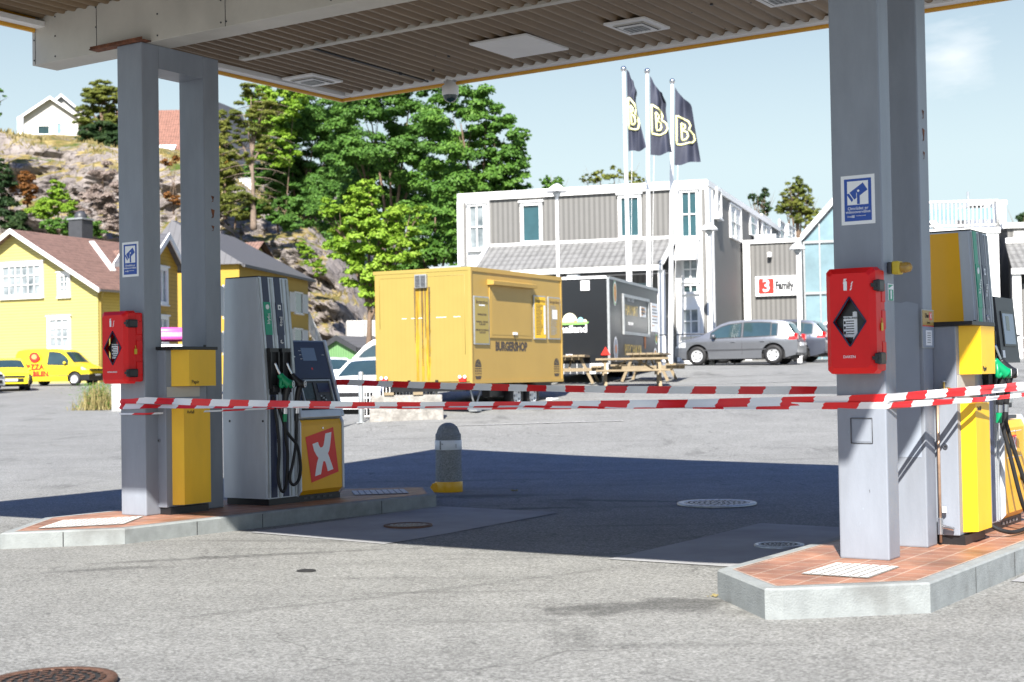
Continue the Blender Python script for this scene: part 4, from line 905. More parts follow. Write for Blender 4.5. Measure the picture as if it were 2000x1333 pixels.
# ================================================================ BUILDINGS
def win(par, F, ax, c0, p0, p1, wood='white_paint', glass='glass_teal', cols=1, rows=1, fw=.09, sill=True, head=False, dep=.10, curtain=False, out=-1):
    """window on a wall plane of frame F, given two opposite pixel corners. ax='y' -> plane y=c0, ax='x' -> plane x=c0"""
    if ax == 'y': (a0, z1), (a1, z0) = F.y(p0[0], p0[1], c0), F.y(p1[0], p1[1], c0)
    else: (a0, z1), (a1, z0) = F.x(p0[0], p0[1], c0), F.x(p1[0], p1[1], c0)
    return win_l(par, ax, c0, a0, a1, z0, z1, wood, glass, cols, rows, fw, sill, head, dep, curtain, out)
def win_l(par, ax, c0, a0, a1, z0, z1, wood='white_paint', glass='glass_teal', cols=1, rows=1, fw=.09, sill=True, head=False, dep=.10, curtain=False, out=-1):
    a0, a1 = min(a0, a1), max(a0, a1); z0, z1 = min(z0, z1), max(z0, z1)
    def bx(m, u0, u1, w0, w1, d0, d1, mt):
        d0, d1 = sorted((c0+out*d0, c0+out*d1))
        if ax == 'y': m.box(u0, u1, d0, d1, w0, w1, mt)
        else: m.box(d0, d1, u0, u1, w0, w1, mt)
    m = MB(); bx(m, a0-fw, a0, z0-fw, z1+fw, -.01, dep, wood); bx(m, a1, a1+fw, z0-fw, z1+fw, -.01, dep, wood)
    bx(m, a0+.001, a1-.001, z1, z1+fw, -.01, dep-.003, wood); bx(m, a0+.001, a1-.001, z0-fw, z0, -.01, dep-.003, wood)
    mw = .045
    for i in range(1, cols): x = a0+(a1-a0)*i/cols; bx(m, x-mw/2, x+mw/2, z0+.001, z1-.001, .012, dep*.7, wood)
    for i in range(1, rows): z = z0+(z1-z0)*i/rows; bx(m, a0+.002, a1-.002, z-mw/2, z+mw/2, .012, dep*.66, wood)
    if head: bx(m, a0-fw-.06, a1+fw+.06, z1+fw+.001, z1+fw+.07, -.01, dep+.06, wood)
    if sill: bx(m, a0-fw-.04, a1+fw+.04, z0-fw-.05, z0-fw-.001, -.01, dep+.05, wood)
    w_ = m.build('window', par)
    g = MB(); bx(g, a0, a1, z0, z1, .004, .010, glass); g.build('pane', w_)
    if curtain:
        c = MB(); k = (a1-a0); bx(c, a0+.01, a0+k*.30, z0+.01, z1-.01, .0105, .0125, 'curtain'); bx(c, a1-k*.30, a1-.01, z0+.01, z1-.01, .0105, .0125, 'curtain'); bx(c, a0+k*.301, a1-k*.301, z1-(z1-z0)*.22, z1-.01, .0105, .0125, 'curtain'); c.build('curtain', w_)
    return w_

# ---- the long grey office building
zb = 1.55
Lc, Rc = Vector((-1.96, 56)), Vector((7.13, 53)); d_ = Rc-Lc; BW = d_.length
BF = Frame((Lc.x, Lc.y, zb), math.atan2(d_.y, d_.x)); BH = 8.48-zb; BD = 19
t = thing('office_building', 'two storey grey ribbed building with white trim behind the black trailer', 'building', BF.o, BF.yaw)
xl = BF.y(956, 430, 0)[0]; xr = BF.y(1318, 430, 0)[0]
m = MB(); m.box(.08, BW-.08, .10, BD, -.5, BH-.12, 'grey_cladding'); m.build('wall', t)
m = MB(); m.box(BW-.079, BW-.03, .2, BD-.1, -.5, BH-.12, 'grey_cladding_side'); m.build('side_wall', t)
m = MB()
m.box(-.05, BW+.05, -.02, .099, BH-.30, BH, 'white_paint'); m.box(BW-.028, BW+.06, .1, BD, BH-.22, BH, 'white_paint'); m.box(-.05, BW-.03, .1, BD, BH-.119, BH-.02, 'dark_grey'); m.build('roof_trim', t)
# white corner bays
def bay(xa, xb, strips):
    m = MB(); m.box(xa, xb, -.06, .099, -.5, BH-.301, 'white_paint'); m.build('corner_bay', t)
    for s0, s1 in strips: q = MB(); q.box(s0, s1, -.066, -.0605, .2, BH-.36, 'grey_cladding'); q.build('cladding_strip', t)
gx = lambda px: BF.y(px, 440, -.06)[0]
bay(-.05, xl, [(gx(905), gx(911))]); bay(xr, BW+.04, [(gx(1371), gx(1378))])
m = MB(); m.box(BW+.041, BW+.10, -.05, .55, -.5, BH-.3, 'white_paint'); m.box(BW+.041, BW+.09, .8, 1.0, -.5, BH-.3, 'white_paint'); m.build('corner_post', t)
win(t, BF, 'y', -.061, (919, 404), (946, 484), cols=2, rows=2, glass='glass_house', head=True)
win(t, BF, 'y', .099, (1023, 403), (1055, 470), head=True, fw=.12)
win(t, BF, 'y', .099, (1214, 388), (1248, 460), head=True, fw=.12)
win(t, BF, 'y', -.061, (1333, 377), (1361, 461), cols=2, rows=2, head=True)
win(t, BF, 'y', -.061, (1336, 508), (1362, 545), cols=2, rows=2, glass='glass_house')
win(t, BF, 'y', -.061, (1337, 559), (1362, 570), cols=2, glass='glass_dark', sill=False)
win(t, BF, 'y', -.061, (1336, 606), (1364, 650), cols=2, rows=2, glass='glass_house')
for (a, b, c) in (((1424, 398), (1446, 472), 2), ((1463, 411), (1478, 464), 1), ((1486, 420), (1504, 466), 2), ((1521, 431), (1532, 468), 1), ((1538, 439), (1552, 468), 2)):
    win(t, BF, 'x', BW-.029, a, b, cols=c, rows=2, curtain=True, out=1, dep=.07, fw=.06, head=False, sill=False)
win(t, BF, 'x', BW-.029, (1394, 372), (1402, 425), cols=1, rows=2, out=1, dep=.16)
m = MB(); (xa, za), (xb, zb_) = BF.y(1323, 468, -.06), BF.y(1366, 503, -.06)
m.prism([(-.06, za), (-.10, za), (-.75, zb_), (-.75, zb_-.12), (-.06, zb_-.10)], 0, xa, xb, 'white_paint'); m.build('awning', t)
# lean-to roof
ya = -1.9; z1 = BF.y(1130, 475, 0)[1]; z0 = BF.y(1130, 521, ya)[1]; xa = BF.y(922, 530, ya)[0]; xb = BF.y(1291, 513, ya)[0]; xa1 = xl-.0; xb1 = xr+.0
m = MB(); up = Vector((0, ya, z0-z1)).normalized()
m.add([(xa, ya, z0), (xb, ya, z0), (xb1, -.062, z1), (xa1, -.062, z1), (xa, ya, z0-.08), (xb, ya, z0-.08), (xb1, -.062, z1-.08), (xa1, -.062, z1-.08)], [(0, 1, 2, 3), (7, 6, 5, 4), (0, 4, 5, 1), (1, 5, 6, 2), (3, 7, 4, 0)], 'tile_grey')
m.build('lean_to_roof', t, uvroof=((0, 0, z1), (1, 0, 0), up))
m = MB(); m.box(xa-.06, xb+.06, ya-.12, ya-.01, z0-.24, z0-.06, 'white_paint'); m.tube([(xb+.02, ya, z0-.02), (xb1+.04, -.08, z1+.04)], .09, 'white_paint', 6, 1); m.tube([(xa-.02, ya, z0-.02), (xa1-.04, -.08, z1+.04)], .09, 'white_paint', 6, 1)
m.box(xb-.12, xb+.10, ya-.005, ya+.20, -.5, z0-.241, 'white_paint'); m.box(xa-.08, xa+.12, ya-.005, ya+.20, -.5, z0-.241, 'white_paint'); m.box(xa, xb, ya+.01, -.07, z0-.20, z0-.17, 'dark_grey'); m.build('eaves_trim', t)
m = MB(); m.box(xl+.3, xr-.3, -.01, .098, z0-.24, z0-.20, 'white_paint'); m.box(xl+.9, xr-.9, .085, .097, z0-1.9, z0-.55, 'glass_pale'); m.build('shop_front', t)
m = MB(); m.box(xl, xr, .092, .10, z1-.02, z1+.12, 'white_paint'); m.build('flashing', t)
m = MB(); yy = BF.x(1470, 470, BW)[0]; m.box(BW+.05, BW+1.0, yy, yy+.5, BF.x(1470, 478, BW)[1]-.2, BF.x(1470, 455, BW)[1]-.1, 'galv', ch=.03); m.tube([(BW+.0, yy-.3, 3.1), (BW+1.4, yy-.3, 4.9), (BW+1.4, yy+6, 4.9)], .03, 'white_paint', 6, 1); m.build('roof_unit', t)
# ---- annex with the shop sign
yA = BF.x(1450, 560, BW)[0]
AX1 = BF.y(1560, 560, yA)[0]; AZ = BF.y(1455, 470, yA)[1]
AF = Frame(BF.w(BW, yA), BF.yaw)
t = thing('shop_annex', 'grey ribbed box annex with white edge carrying the Family sign', 'building', AF.o, AF.yaw)
aw = AX1-BW
m = MB(); m.box(.12, aw, .02, 6, -.4, AZ-.10, 'grey_cladding'); m.build('wall', t)
m = MB(); m.box(.06, .34, -.05, .3, -.4, AZ-.16, 'white_paint'); m.box(.06, aw+.1, -.06, .35, AZ-.159, AZ, 'white_paint'); m.box(aw+.001, aw+.12, -.05, .3, -.4, AZ-.16, 'white_paint'); m.build('trim', t)
m = MB(); (x0, z1), (x1, z0) = AF.y(1500, 494, 0), AF.y(1508, 503, 0); m.box(x0, x1, -.25, .019, z0, z1, 'white_paint', ch=.02); m.build('wall_lamp', t)
s = thing('shop_sign', 'white signboard with red emblem reading Family on the annex', 'sign', AF.w(0, -.03, 0), AF.yaw)
(x0, z1), (x1, z0) = AF.y(1475, 541, -.1), AF.y(1557, 577, -.1); m = MB(); m.box(x0, x1, -.10, .02, z0, z1, 'pure_white', ch=.01); m.build('board', s)
h = z1-z0; T = face_T((x0, -.103, z0), (1, 0, 0), (0, 0, 1)); m = MB()
rr = .06; q0, q1 = h*.12, h*.88; pts = []
for cx_, cy_, a0 in ((q1-rr, q1-rr, 0), (q0+rr, q1-rr, 90), (q0+rr, q0+rr, 180), (q1-rr, q0+rr, 270)):
    for k in range(5): an = R_(a0+k*22.5); pts.append((cx_+rr*math.cos(an)+.04, cy_+rr*math.sin(an), .001))
m.poly(pts, 'logo_red', T); m.text('3', h*.85, 'pure_white', T @ Matrix.Translation((h*.55, h*.5, .002)), off=.012); m.build('emblem', s)
m = MB(); m.text('Family', h*.54, 'text_black', T @ Matrix.Translation((h*1.0, h*.50, .002)), align='LEFT', off=.022, sx=.66); m.build('lettering', s)
# ---- glass gable hall
GF = Frame(BF.w(AX1+.15, yA+.6), BF.yaw)
t = thing('glass_hall', 'glass fronted gable hall with white rake between annex and right column', 'building', GF.o, GF.yaw)
(x0, z0), (xa_, za_), (x1, _) = GF.y(1562, 472, 0), GF.y(1700, 318, 0), GF.y(1836, 472, 0)
x0 = 0
m = MB(); m.prism([(x0, -.3), (x1, -.3), (x1, z0), (xa_, za_-.1), (x0, z0)], 1, .08, .12, 'glass_pale'); m.build('glazing', t)
m = MB()
for (a, b) in (((x0-.1, z0-.02), (xa_, za_)), ((x1+.1, z0-.02), (xa_, za_))):
    (ax_, az_), (bx_, bz_) = a, b; m.add([(ax_, -.15, az_), (bx_, -.15, bz_), (bx_, -.15, bz_+.28), (ax_, -.15, az_+.28), (ax_, 8, az_), (bx_, 8, bz_), (bx_, 8, bz_+.28), (ax_, 8, az_+.28)], [(0, 1, 2, 3), (4, 7, 6, 5), (3, 2, 6, 7), (0, 4, 5, 1)], 'white_paint')
m.build('roof', t)
m = MB()
for px in (1601, 1640, 1680, 1760, 1800): x = GF.y(px, 500, 0)[0]; top = float(np.interp(x, [x0, xa_, x1], [z0, za_-.15, z0])); m.box(x-.03, x+.03, .0, .079, -.3, top, 'galv')
for z in (z0-.05, z0-2.15, z0-1.9+3.3): 
    w0 = x0 if z < z0 else x0+(z-z0)*(xa_-x0)/(za_-z0); w1 = x1 if z < z0 else x1-(z-z0)*(x1-xa_)/(za_-z0); m.box(w0, w1, .001, .078, z-.05, z+.05, 'galv')
m.build('mullion', t)
m = MB(); m.box(x0-.02, x0+.05, .0, 8, -.3, z0, 'galv'); m.build('post', t); m = MB(); m.box(x1-.05, x1+.05, .0, 8, -.3, z0, 'galv'); m.build('post', t)
# ---- white building with roof terrace on the right
ZF = Frame((14.5, 52, 1.6), R_(-7)); 
(x0, zt), (x1, _) = ZF.y(1790, 452, 0), ZF.y(1946, 452, 0)
t = thing('terrace_building', 'grey building with white trim and railed roof terrace behind the right pump', 'building', ZF.w(x0, 0), ZF.yaw)
w_ = x1-x0; m = MB(); m.box(0, w_, .05, 9, -.3, zt-.15, 'grey_cladding'); m.build('wall', t)
m = MB(); m.box(w_+.001, w_+.04, .05, 9, -.3, zt-.15, 'grey_cladding_side'); m.build('side_wall', t)
m = MB(); m.box(-.1, w_+.12, -.12, 9.1, zt-.149, zt+.05, 'white_paint'); m.box(w_-.45, w_+.06, -.06, .049, -.3, zt-.15, 'white_paint'); m.build('trim', t)
def rail(par, pts, h, m='white_paint', step=.14, r=.02, post=1.4):
    q = MB()
    for a, b in zip(pts[:-1], pts[1:]):
        a = Vector(a); b = Vector(b); n_ = max(1, int((b-a).length/step)); U = Vector((0, 0, h))
        q.tube([a+U, b+U], r*1.4, m, 6, 1); q.tube([a+Vector((0, 0, .1)), b+Vector((0, 0, .1))], r, m, 6, 1)
        for i in range(n_+1): p = a+(b-a)*i/n_; q.tube([p+Vector((0, 0, .1)), p+U], r*.6, m, 4, 1, False)
        k = max(1, int((b-a).length/post))
        for i in range(k+1): p = a+(b-a)*i/k; q.tube([p, p+U], r*1.7, m, 6, 1)
    return q.build('railing', par)
rail(t, [(.1, -.05, zt+.05), (w_+.05, -.05, zt+.05), (w_+.05, 6, zt+.05)], .95, r=.035)
m = MB(); m.box(.2, w_-.1, -.02, .0, zt+.35, zt+.75, 'glass_pale'); m.build('glass_screen', t)
m = MB()
(xa_, za_), (xb_, zb_) = ZF.y(1896, 402, 5), ZF.y(1962, 445, 5); m.box(xa_-x0, xb_-x0, 5, 8, zb_-.4, za_, 'grey_cladding'); m.box(xa_-x0-.1, xb_-x0+.1, 4.9, 8.1, za_, za_+.16, 'white_paint'); m.box(xb_-x0-.3, xb_-x0+.05, 4.93, 4.99, zb_-.3, za_, 'white_paint'); m.build('roof_house', t)
win_l(t, 'y', 4.99, xa_-x0+.6, xa_-x0+1.2, za_-1.0, za_-.45)
m = MB(); x = ZF.y(1891, 400, 2)[0]-x0; m.tube([(x, 2, zt), (x, 2, ZF.y(1891, 375, 2)[1])], .04, 'galv', 6, 1); m.build('mast', t)
# further wing with tiled lean-to
t = thing('tiled_wing', 'grey wing with white fascia and tiled porch roof at the right edge', 'building', ZF.w(x1+.2, 3), ZF.yaw)
(xa_, z1), (xb_, _) = ZF.y(1968, 436, 3), ZF.y(2200, 436, 3); ox = x1+.2
m = MB(); m.box(xa_-ox, xb_-ox, .05, 7, -.3, z1-.2, 'grey_cladding'); m.build('wall', t)
m = MB(); m.box(xa_-ox-.2, xb_-ox, -.1, 7, z1-.199, z1, 'white_paint'); z2 = ZF.y(1990, 470, 3)[1]; m.box(xa_-ox-.1, xb_-ox, -.06, .049, z2-.1, z2+.1, 'white_paint'); m.build('trim', t)
z3 = ZF.y(1990, 526, 1)[1]; m = MB(); m.add([(xa_-ox-.3, -2, z3), (xb_-ox, -2, z3), (xb_-ox, .0, z2-.1), (xa_-ox-.1, .0, z2-.1)], [(0, 1, 2, 3)], 'tile_grey'); m.build('porch_roof', t, uvroof=((0, 0, z2), (1, 0, 0), Vector((0, -2, z3-z2)).normalized()))
m = MB(); m.box(xa_-ox-.35, xb_-ox, -2.1, -1.98, z3-.18, z3+.02, 'white_paint'); m.box(xa_-ox-.3, xa_-ox-.0, -2.0, -1.7, -.3, z3-.18, 'white_paint'); m.box(xa_-ox, xb_-ox, -1.5, -1.4, -.3, z3-.5, 'grey_cladding'); m.build('porch', t)
for i in range(3): win_l(t, 'y', .05, xa_-ox+.3+i*1.4, xa_-ox+1.3+i*1.4, z2+.25, z1-.45, glass='glass_pale')

# ---- generic gabled house, front gable on local y=0 facing the camera
def house(name, label, cat, F, hw, depth, eave, ridge, wall, roofm, wins=(), over=.5, barge='white_paint', hip=0, group=None, base=-1.0, chimney=None, lw=1.0):
    """lw: width of the left half as a share of hw"""
    t = thing(name, label, cat, F.o, F.yaw, group)
    m = MB(); m.prism([(-hw, base), (hw, base), (hw, eave), (0, ridge-.1), (-hw, eave)] if not hip else [(-hw*lw, base), (hw, base), (hw, eave), (-hw*lw, eave)], 1, 0, depth, wall); m.build('wall', t)
    sl = (ridge-eave)/hw; ex = hw+over; ez = eave-over*sl; y0 = -over; th = .12
    rf = None
    for s_ in (1, -1):
        m = MB(); e_ = ex if s_ > 0 else ex*lw; vs = [(0, y0+hip, ridge), (s_*e_, y0, ez), (s_*e_, depth+over, ez), (0, depth+over-hip, ridge)]
        vs += [(x, y, z-th) for x, y, z in vs]
        fs = [(0, 1, 2, 3), (7, 6, 5, 4), (0, 4, 5, 1), (1, 5, 6, 2), (2, 6, 7, 3)]
        m.add(vs, [f if s_ > 0 else f[::-1] for f in fs], roofm); dn = Vector((s_, 0, -sl)).normalized()
        r_ = m.build('roof', t, uvroof=((0, 0, ridge), (0, 1, 0), dn)); rf = rf or r_
    if hip:
        for (ya_, yb_, s_) in ((y0, y0+hip, 1), (depth+over, depth+over-hip, -1)):
            m = MB(); m.add([(-ex*lw, ya_, ez), (ex, ya_, ez), (0, yb_, ridge)], [(0, 1, 2)] if s_ > 0 else [(0, 2, 1)], roofm); m.build('roof', t, uvroof=((0, 0, ridge), (1, 0, 0), Vector((0, -s_, -.8)).normalized()))
    else:
        for yy in (y0, depth+over):
            m = MB()
            for s_ in (1, -1):
                a = (0, ridge+.03); b = (s_*(ex+.02), ez+.03); y1, y2 = (yy-.06, yy-.001) if yy < 0 else (yy+.001, yy+.06)
                m.prism([a, b, (b[0], b[1]-.26), (0, a[1]-.28)] if s_ > 0 else [a, (0, a[1]-.28), (b[0], b[1]-.26), b], 1, y1, y2, barge)
            m.build('bargeboard', t)
    for s_ in (1, -1): m = MB(); m.box(*sorted((s_*((ex if s_ > 0 else ex*lw)-.02), s_*((ex if s_ > 0 else ex*lw)+.10))), y0+.02, depth+over-.02, ez-.16, ez-.03, barge if barge != 'white_paint' else 'slate_ribs'); m.build('gutter', t)
    if chimney:
        cx_, cy_, cw, ctop = chimney; m = MB(); m.box(cx_-cw, cx_+cw, cy_-cw, cy_+cw, ridge-1.2, ctop, 'dark_grey'); m.box(cx_-cw*1.15, cx_+cw*1.15, cy_-cw*1.15, cy_+cw*1.15, ctop, ctop+.1, 'galv'); m.lathe([(cw*.75, 0), (cw*.75, .22), (cw*.5, .42), (.01, .5)], 'dark_grey', 12, (cx_, cy_, ctop+.1)); m.build('chimney', rf)
    for w_ in wins: win(t, F, *w_[:4], **(w_[4] if len(w_) > 4 else {}))
    return t
# ---- yellow wooden house on the left
HF = Frame((-28.7, 85, 1.5), math.atan2(-.39, .92))
hw = HF.y(203, 566, 0)[0]-.45; ez = HF.y(203, 566, 0)[1]; rz = HF.y(35, 447, -.5)[1]
t = house('yellow_house', 'yellow boarded wooden house with brown tiled roof and white windows on the left', 'house', HF, hw, 9.5, ez+.35, rz, 'yellow_boards', 'tile_brown', over=.55,
    wins=[('y', -.01, (7, 523), (80, 574), dict(cols=6, rows=3, fw=.22, head=True, glass='glass_house')), ('y', -.01, (119, 540), (133, 574), dict(cols=2, rows=3, fw=.2, head=True, glass='glass_house')), ('y', -.01, (99, 626), (134, 676), dict(cols=3, rows=3, fw=.2, head=True, glass='glass_house'))],
    chimney=(HF.y(119, 440, 3)[0]-2.2+.8, 6.5, .52, rz+1.2))
m = MB(); m.box(hw-.14, hw+.06, -.05, .12, -1, ez+.3, 'yellow_boards'); m.tube([(hw+.5, .1, ez-.1), (hw+.08, .15, ez-.8), (hw+.1, .15, 0)], .06, 'lit_yellow', 8, 2); m.build('downpipe', t)
# cross wing to the right with its own tiled roof and white valley
WF = Frame(HF.w(hw, 3.6), HF.yaw)
t = thing('house_wing', 'side wing of the yellow house with brown tiled roof and white valley strip', 'house', WF.o, WF.yaw)
e2 = ez+.1; r2 = rz-.75; wd = 3.4; xw = 6.2
m = MB(); m.prism([(0, -1), (wd*2, -1), (wd*2, e2+.2), (wd, r2-.2), (0, e2+.2)], 0, -1.0, xw, 'yellow_boards'); m.build('wall', t)
m = MB(); sl = (r2-e2)/wd; xin = -(r2-e2)/((rz-ez)/(hw+.1))
m.add([(xin-.2, wd, r2), (xw+.4, wd, r2), (xw+.4, -.5, e2-.5*sl), (.4, -.5, e2-.5*sl)], [(0, 3, 2, 1)], 'tile_brown'); m.add([(xin-.2, wd, r2), (xw+.4, wd, r2), (xw+.4, wd*2+.5, e2-.5*sl), (.4, wd*2+.5, e2-.5*sl)], [(0, 1, 2, 3)], 'tile_brown')
m.build('roof', t, uvroof=((0, wd, r2), (1, 0, 0), Vector((0, -1, -sl)).normalized()))
m = MB(); m.box(.3, xw+.4, -.62, -.5, e2-.5*sl-.15, e2-.5*sl-.02, 'slate_ribs'); m.build('gutter', t)
yh = bpy.data.objects['yellow_house']; sl_ = (rz-(ez+.35))/hw
def onroof(px, py):
    n_ = HF.ux*sl_+Vector((0, 0, 1)); d = ray(px, py); return HF.loc(CAMP+d*((HF.w(0, 0, rz)-CAMP).dot(n_)/d.dot(n_)))
m = MB()
q4 = [onroof(*p) for p in ((174, 473), (184, 473), (227, 530), (216, 530))]; up_ = Vector((0, 0, .06)); m.add([q_+up_ for q_ in q4]+[q_-up_ for q_ in q4], [(0, 1, 2, 3), (7, 6, 5, 4), (0, 4, 5, 1), (1, 5, 6, 2), (2, 6, 7, 3), (3, 7, 4, 0)], 'white_paint'); m.build('valley_strip', yh)
# ---- cross gable of the second yellow house seen between the left posts
OF = Frame((-15.05, 63.2, 1.3), R_(-278+360)); ozr = OF.o.z
rz2 = P(322, 457, 63.2).z-ozr; ez2 = P(352, 523, 64.9).z-ozr
t = house('gable_wing', 'deep yellow gabled wing with white bargeboards seen between the two left posts', 'house', Frame((-15.05, 63.2, 1.3), R_(82)), 1.75, 1.0, ez2+.15, rz2, 'orange_boards', 'slate_ribs', over=.3)
for (z0, z1) in ((P(322, 590, 63.4).z-ozr, P(322, 530, 63.4).z-ozr), (P(322, 665, 63.4).z-ozr, P(322, 625, 63.4).z-ozr)):
    win_l(t, 'y', -.01, -.75, .25, z0, z1, fw=.14, head=True, glass='glass_house', cols=2)
# ---- long ochre building with dark roof
uy = Vector((2.25, 15, 0)).normalized(); yw = -math.atan2(uy.x, uy.y)
LF = Frame((-17.36, 73, 1.3), yw); ez3 = P(606, 549, 85).z-1.3; rz3 = P(478, 468, 85).z-1.3
t = house('ochre_building', 'long ochre yellow building with dark grey roof and white shutters behind pump two', 'building', LF, 3.95, 11.9, ez3+.2, rz3, 'orange_wall', 'slate_ribs', over=.3, hip=1.5, barge='slate_ribs', lw=.3)
for (pa_, pb_) in (((575, 572), (590, 612)), ((574, 643), (590, 668)), ((436, 560), (452, 620)), ((436, 650), (452, 690))):
    (ya_, z1), (yb_, z0) = LF.x(pa_[0], pa_[1], 3.96), LF.x(pb_[0], pb_[1], 3.96)
    win_l(t, 'x', 3.96, ya_, yb_, z0, z1, glass='glass_dark', out=1, fw=.07, dep=.06)
    for s0 in (ya_-1.05, yb_+.12): m = MB(); m.box(3.97, 4.02, s0, s0+.93, z0, z1, 'shutter_white'); m.build('shutter', t)
ex_ = LF.w(3.95, 11.9)
t = thing('outside_stair', 'outside stair with white railing at the end of the ochre building', 'stairs', (ex_.x, ex_.y, 1.3), yw)
m = MB()
for i in range(10): m.box(-1.4, -.1, .05+i*.42, .05+(i+1)*.42, -1.2, 2.9-i*.27, 'orange_wall')
m.build('flight', t); rail(t, [(.0, .1, 2.95), (.0, 4.3, .35)], 1.1, r=.045, step=.22); rail(t, [(-1.4, .1, 2.95), (-1.4, 4.3, .35)], 1.1, r=.045, step=.22)
mat('pink_pale', (.75, .35, .52), .4, 0, .15, 6)
# ---- kiosk with pink band
q = hit(333, 57); t = thing('kiosk', 'round white kiosk with pink sign band between the left posts', 'kiosk', q, 0)
zt_ = P(333, 645, 57).z-q.z+.2; m = MB(); m.lathe([(1.5, -.3), (1.5, zt_-.85), (1.45, zt_-.8)], 'white_paint', 32); m.build('body', t)
m = MB(); m.lathe([(1.55, zt_-.62), (1.62, zt_-.6), (1.62, zt_-.5)], 'pink', 32); m.lathe([(1.615, zt_-.5), (1.615, zt_-.33)], 'pink_pale', 32); m.lathe([(1.62, zt_-.33), (1.62, zt_-.22), (1.5, zt_-.16), (.01, zt_-.1)], 'pink', 32); m.build('sign_band', t)
# ---- shed, container
q = hit(662, 72); SF = Frame(q, R_(-35)); house('garden_shed', 'small green boarded shed with black roof behind the white cars', 'shed', SF, 1.15, 2.4, 1.75, 2.3, 'green_boards', 'slate_ribs', over=.15, barge='dark_grey')
q = hit(712, 80); t = thing('site_container', 'white box container standing at the foot of the rock', 'container', (q.x, q.y, q.z), R_(8))
zt_ = P(712, 626, 80).z-q.z; m = MB(); m.box(-.95, .9, 0, 2.5, -.3, zt_, 'white_boards', ch=.04); m.build('body', t); m = MB(); m.box(-.75, -.05, -.04, -.002, 0, zt_-.5, 'white_paint', ch=.01); m.box(.0, .05, -.06, -.002, .0, zt_-.1, 'galv'); m.build('door', t)

# ================================================================ TRAILERS
u = Vector((2.03, 3.8)).normalized(); TY = math.atan2(u.y, u.x); zg = gz(0, 32)
TF = Frame((-.86, 31, zg), TY); z0 = P(919, 748, 31).z-zg; z1 = P(919, 523, 31).z-zg; TL = TF.y(1096, 600, 0)[0]; TW = TF.x(732, 600, 0)[0]
t = thing('burger_trailer', 'yellow food trailer lettered BURGERSHOP with closed brown shutter', 'food trailer', TF.o, TY)
m = MB(); m.box(0, TL, .0, TW, z0, z1, 'tan_yellow', ch=.02); m.build('body', t)
m = MB(); m.box(-.016, -.001, .03, TW-.03, z0+.03, z1-.03, 'trailer_ribs', ch=.004); m.build('end_panel', t)
m = MB()
for (a, b, c, d) in ((-.02, TL+.02, -.022, .03), ): 
    m.box(a, b, c, -.001, z1-.07, z1+.025, 'tan_yellow'); m.box(a, b, c, -.001, z0-.02, z0+.05, 'tan_yellow'); m.box(-.024, -.001, -.02, TW+.02, z1-.05, z1+.025, 'lit_yellow'); m.box(-.024, -.017, -.02, .04, z0, z1-.05, 'lit_yellow'); m.box(-.02, .03, -.024, -.001, z0+.05, z1-.07, 'tan_yellow'); m.box(TL-.04, TL+.01, -.02, -.001, z0+.05, z1-.07, 'tan_yellow')
m.build('edge_profile', t)
m = MB(); m.box(.05, TL-.05, .05, TW-.05, z1+.001, z1+.03, 'pure_white'); m.box(.3, 1.1, .4, 1.2, z1+.031, z1+.09, 'galv', ch=.01); m.build('roof', t)
# serving shutter
(xa, za), (xb, zb_) = TF.y(954, 546, 0), TF.y(1037, 663, 0)
m = MB(); m.box(xa, xb, -.025, -.001, zb_, za-.08, 'tan_yellow', ch=.006); m.box(xa+.07, xb-.07, -.030, -.0255, zb_+.07, za-.12, 'tan_yellow', ch=.003); m.build('shutter', t, label='closed ochre serving shutter')
m = MB(); m.prism([(-.001, za), (-.001, za-.12), (-.16, za-.12), (-.17, za-.04)], 0, xa-.06, xb+.06, 'tan_yellow'); m.build('shutter_hood', t)
m = MB(); m.box((xa+xb)/2+.05, (xa+xb)/2+.25, -.05, -.031, zb_+.08, zb_+.14, 'pure_white', ch=.004); m.tube([((xa+xb)/2+.1, -.04, zb_+.08), ((xa+xb)/2+.22, -.04, zb_-.15)], .006, 'text_black', 4, 1); m.build('latch', t)
def board(p0, p1, c, seed):
    (x0, zt_), (x1, zl_) = TF.y(p0[0], p0[1], 0), TF.y(p1[0], p1[1], 0); b = MB(); b.box(x0, x1, -.035, -.001, zl_, zt_, 'galv', ch=.008); b.box(x0+.03, x1-.03, -.038, -.0355, zl_+.03, zt_-.03, c); o_ = b.build('menu_board', t)
    b = MB(); w_ = x1-x0; T = face_T((x0, -.0395, zl_), (1, 0, 0), (0, 0, 1)); H_ = zt_-zl_; r = random.Random(seed)
    b.text('Burgershop', w_*.17, 'burger_brown', T @ Matrix.Translation((w_/2, H_*.88, 0)))
    if seed == 1:
        b.box(w_*.3, w_*.7, H_*.80, H_*.83, .0, .001, 'pure_white', T)
        for z, s_ in ((.62, 'ÅPNINGSTIDER'), (.47, 'MANDAG - FREDAG'), (.42, '11.00-20.00'), (.30, 'LØRDAG OG SØNDAG'), (.25, '12.00-20.00')): b.text(s_, w_*.088, 'burger_brown', T @ Matrix.Translation((w_/2, H_*z, 0)))
    else:
        for i in range(22): z = H_*(.78-i*.032); b.box(w_*.14, w_*r.uniform(.5, .72), z, z+H_*.012, .0, .001, 'burger_brown' if seed == 2 else 'galv', T); 
        b.box(w_*.78, w_*.92, H_*.12, H_*.78, .0, .001, 'pure_white', T) if seed == 2 else b.box(w_*.3, w_*.7, H_*.48, H_*.70, .002, .003, 'pure_white', T)
    b.build('menu_print', o_)
board((923, 578), (954, 674), 'lit_yellow', 1); board((1040, 577), (1065, 664), 'cabinet_yellow', 2); board((1068, 580), (1093, 664), 'tan_yellow', 3)
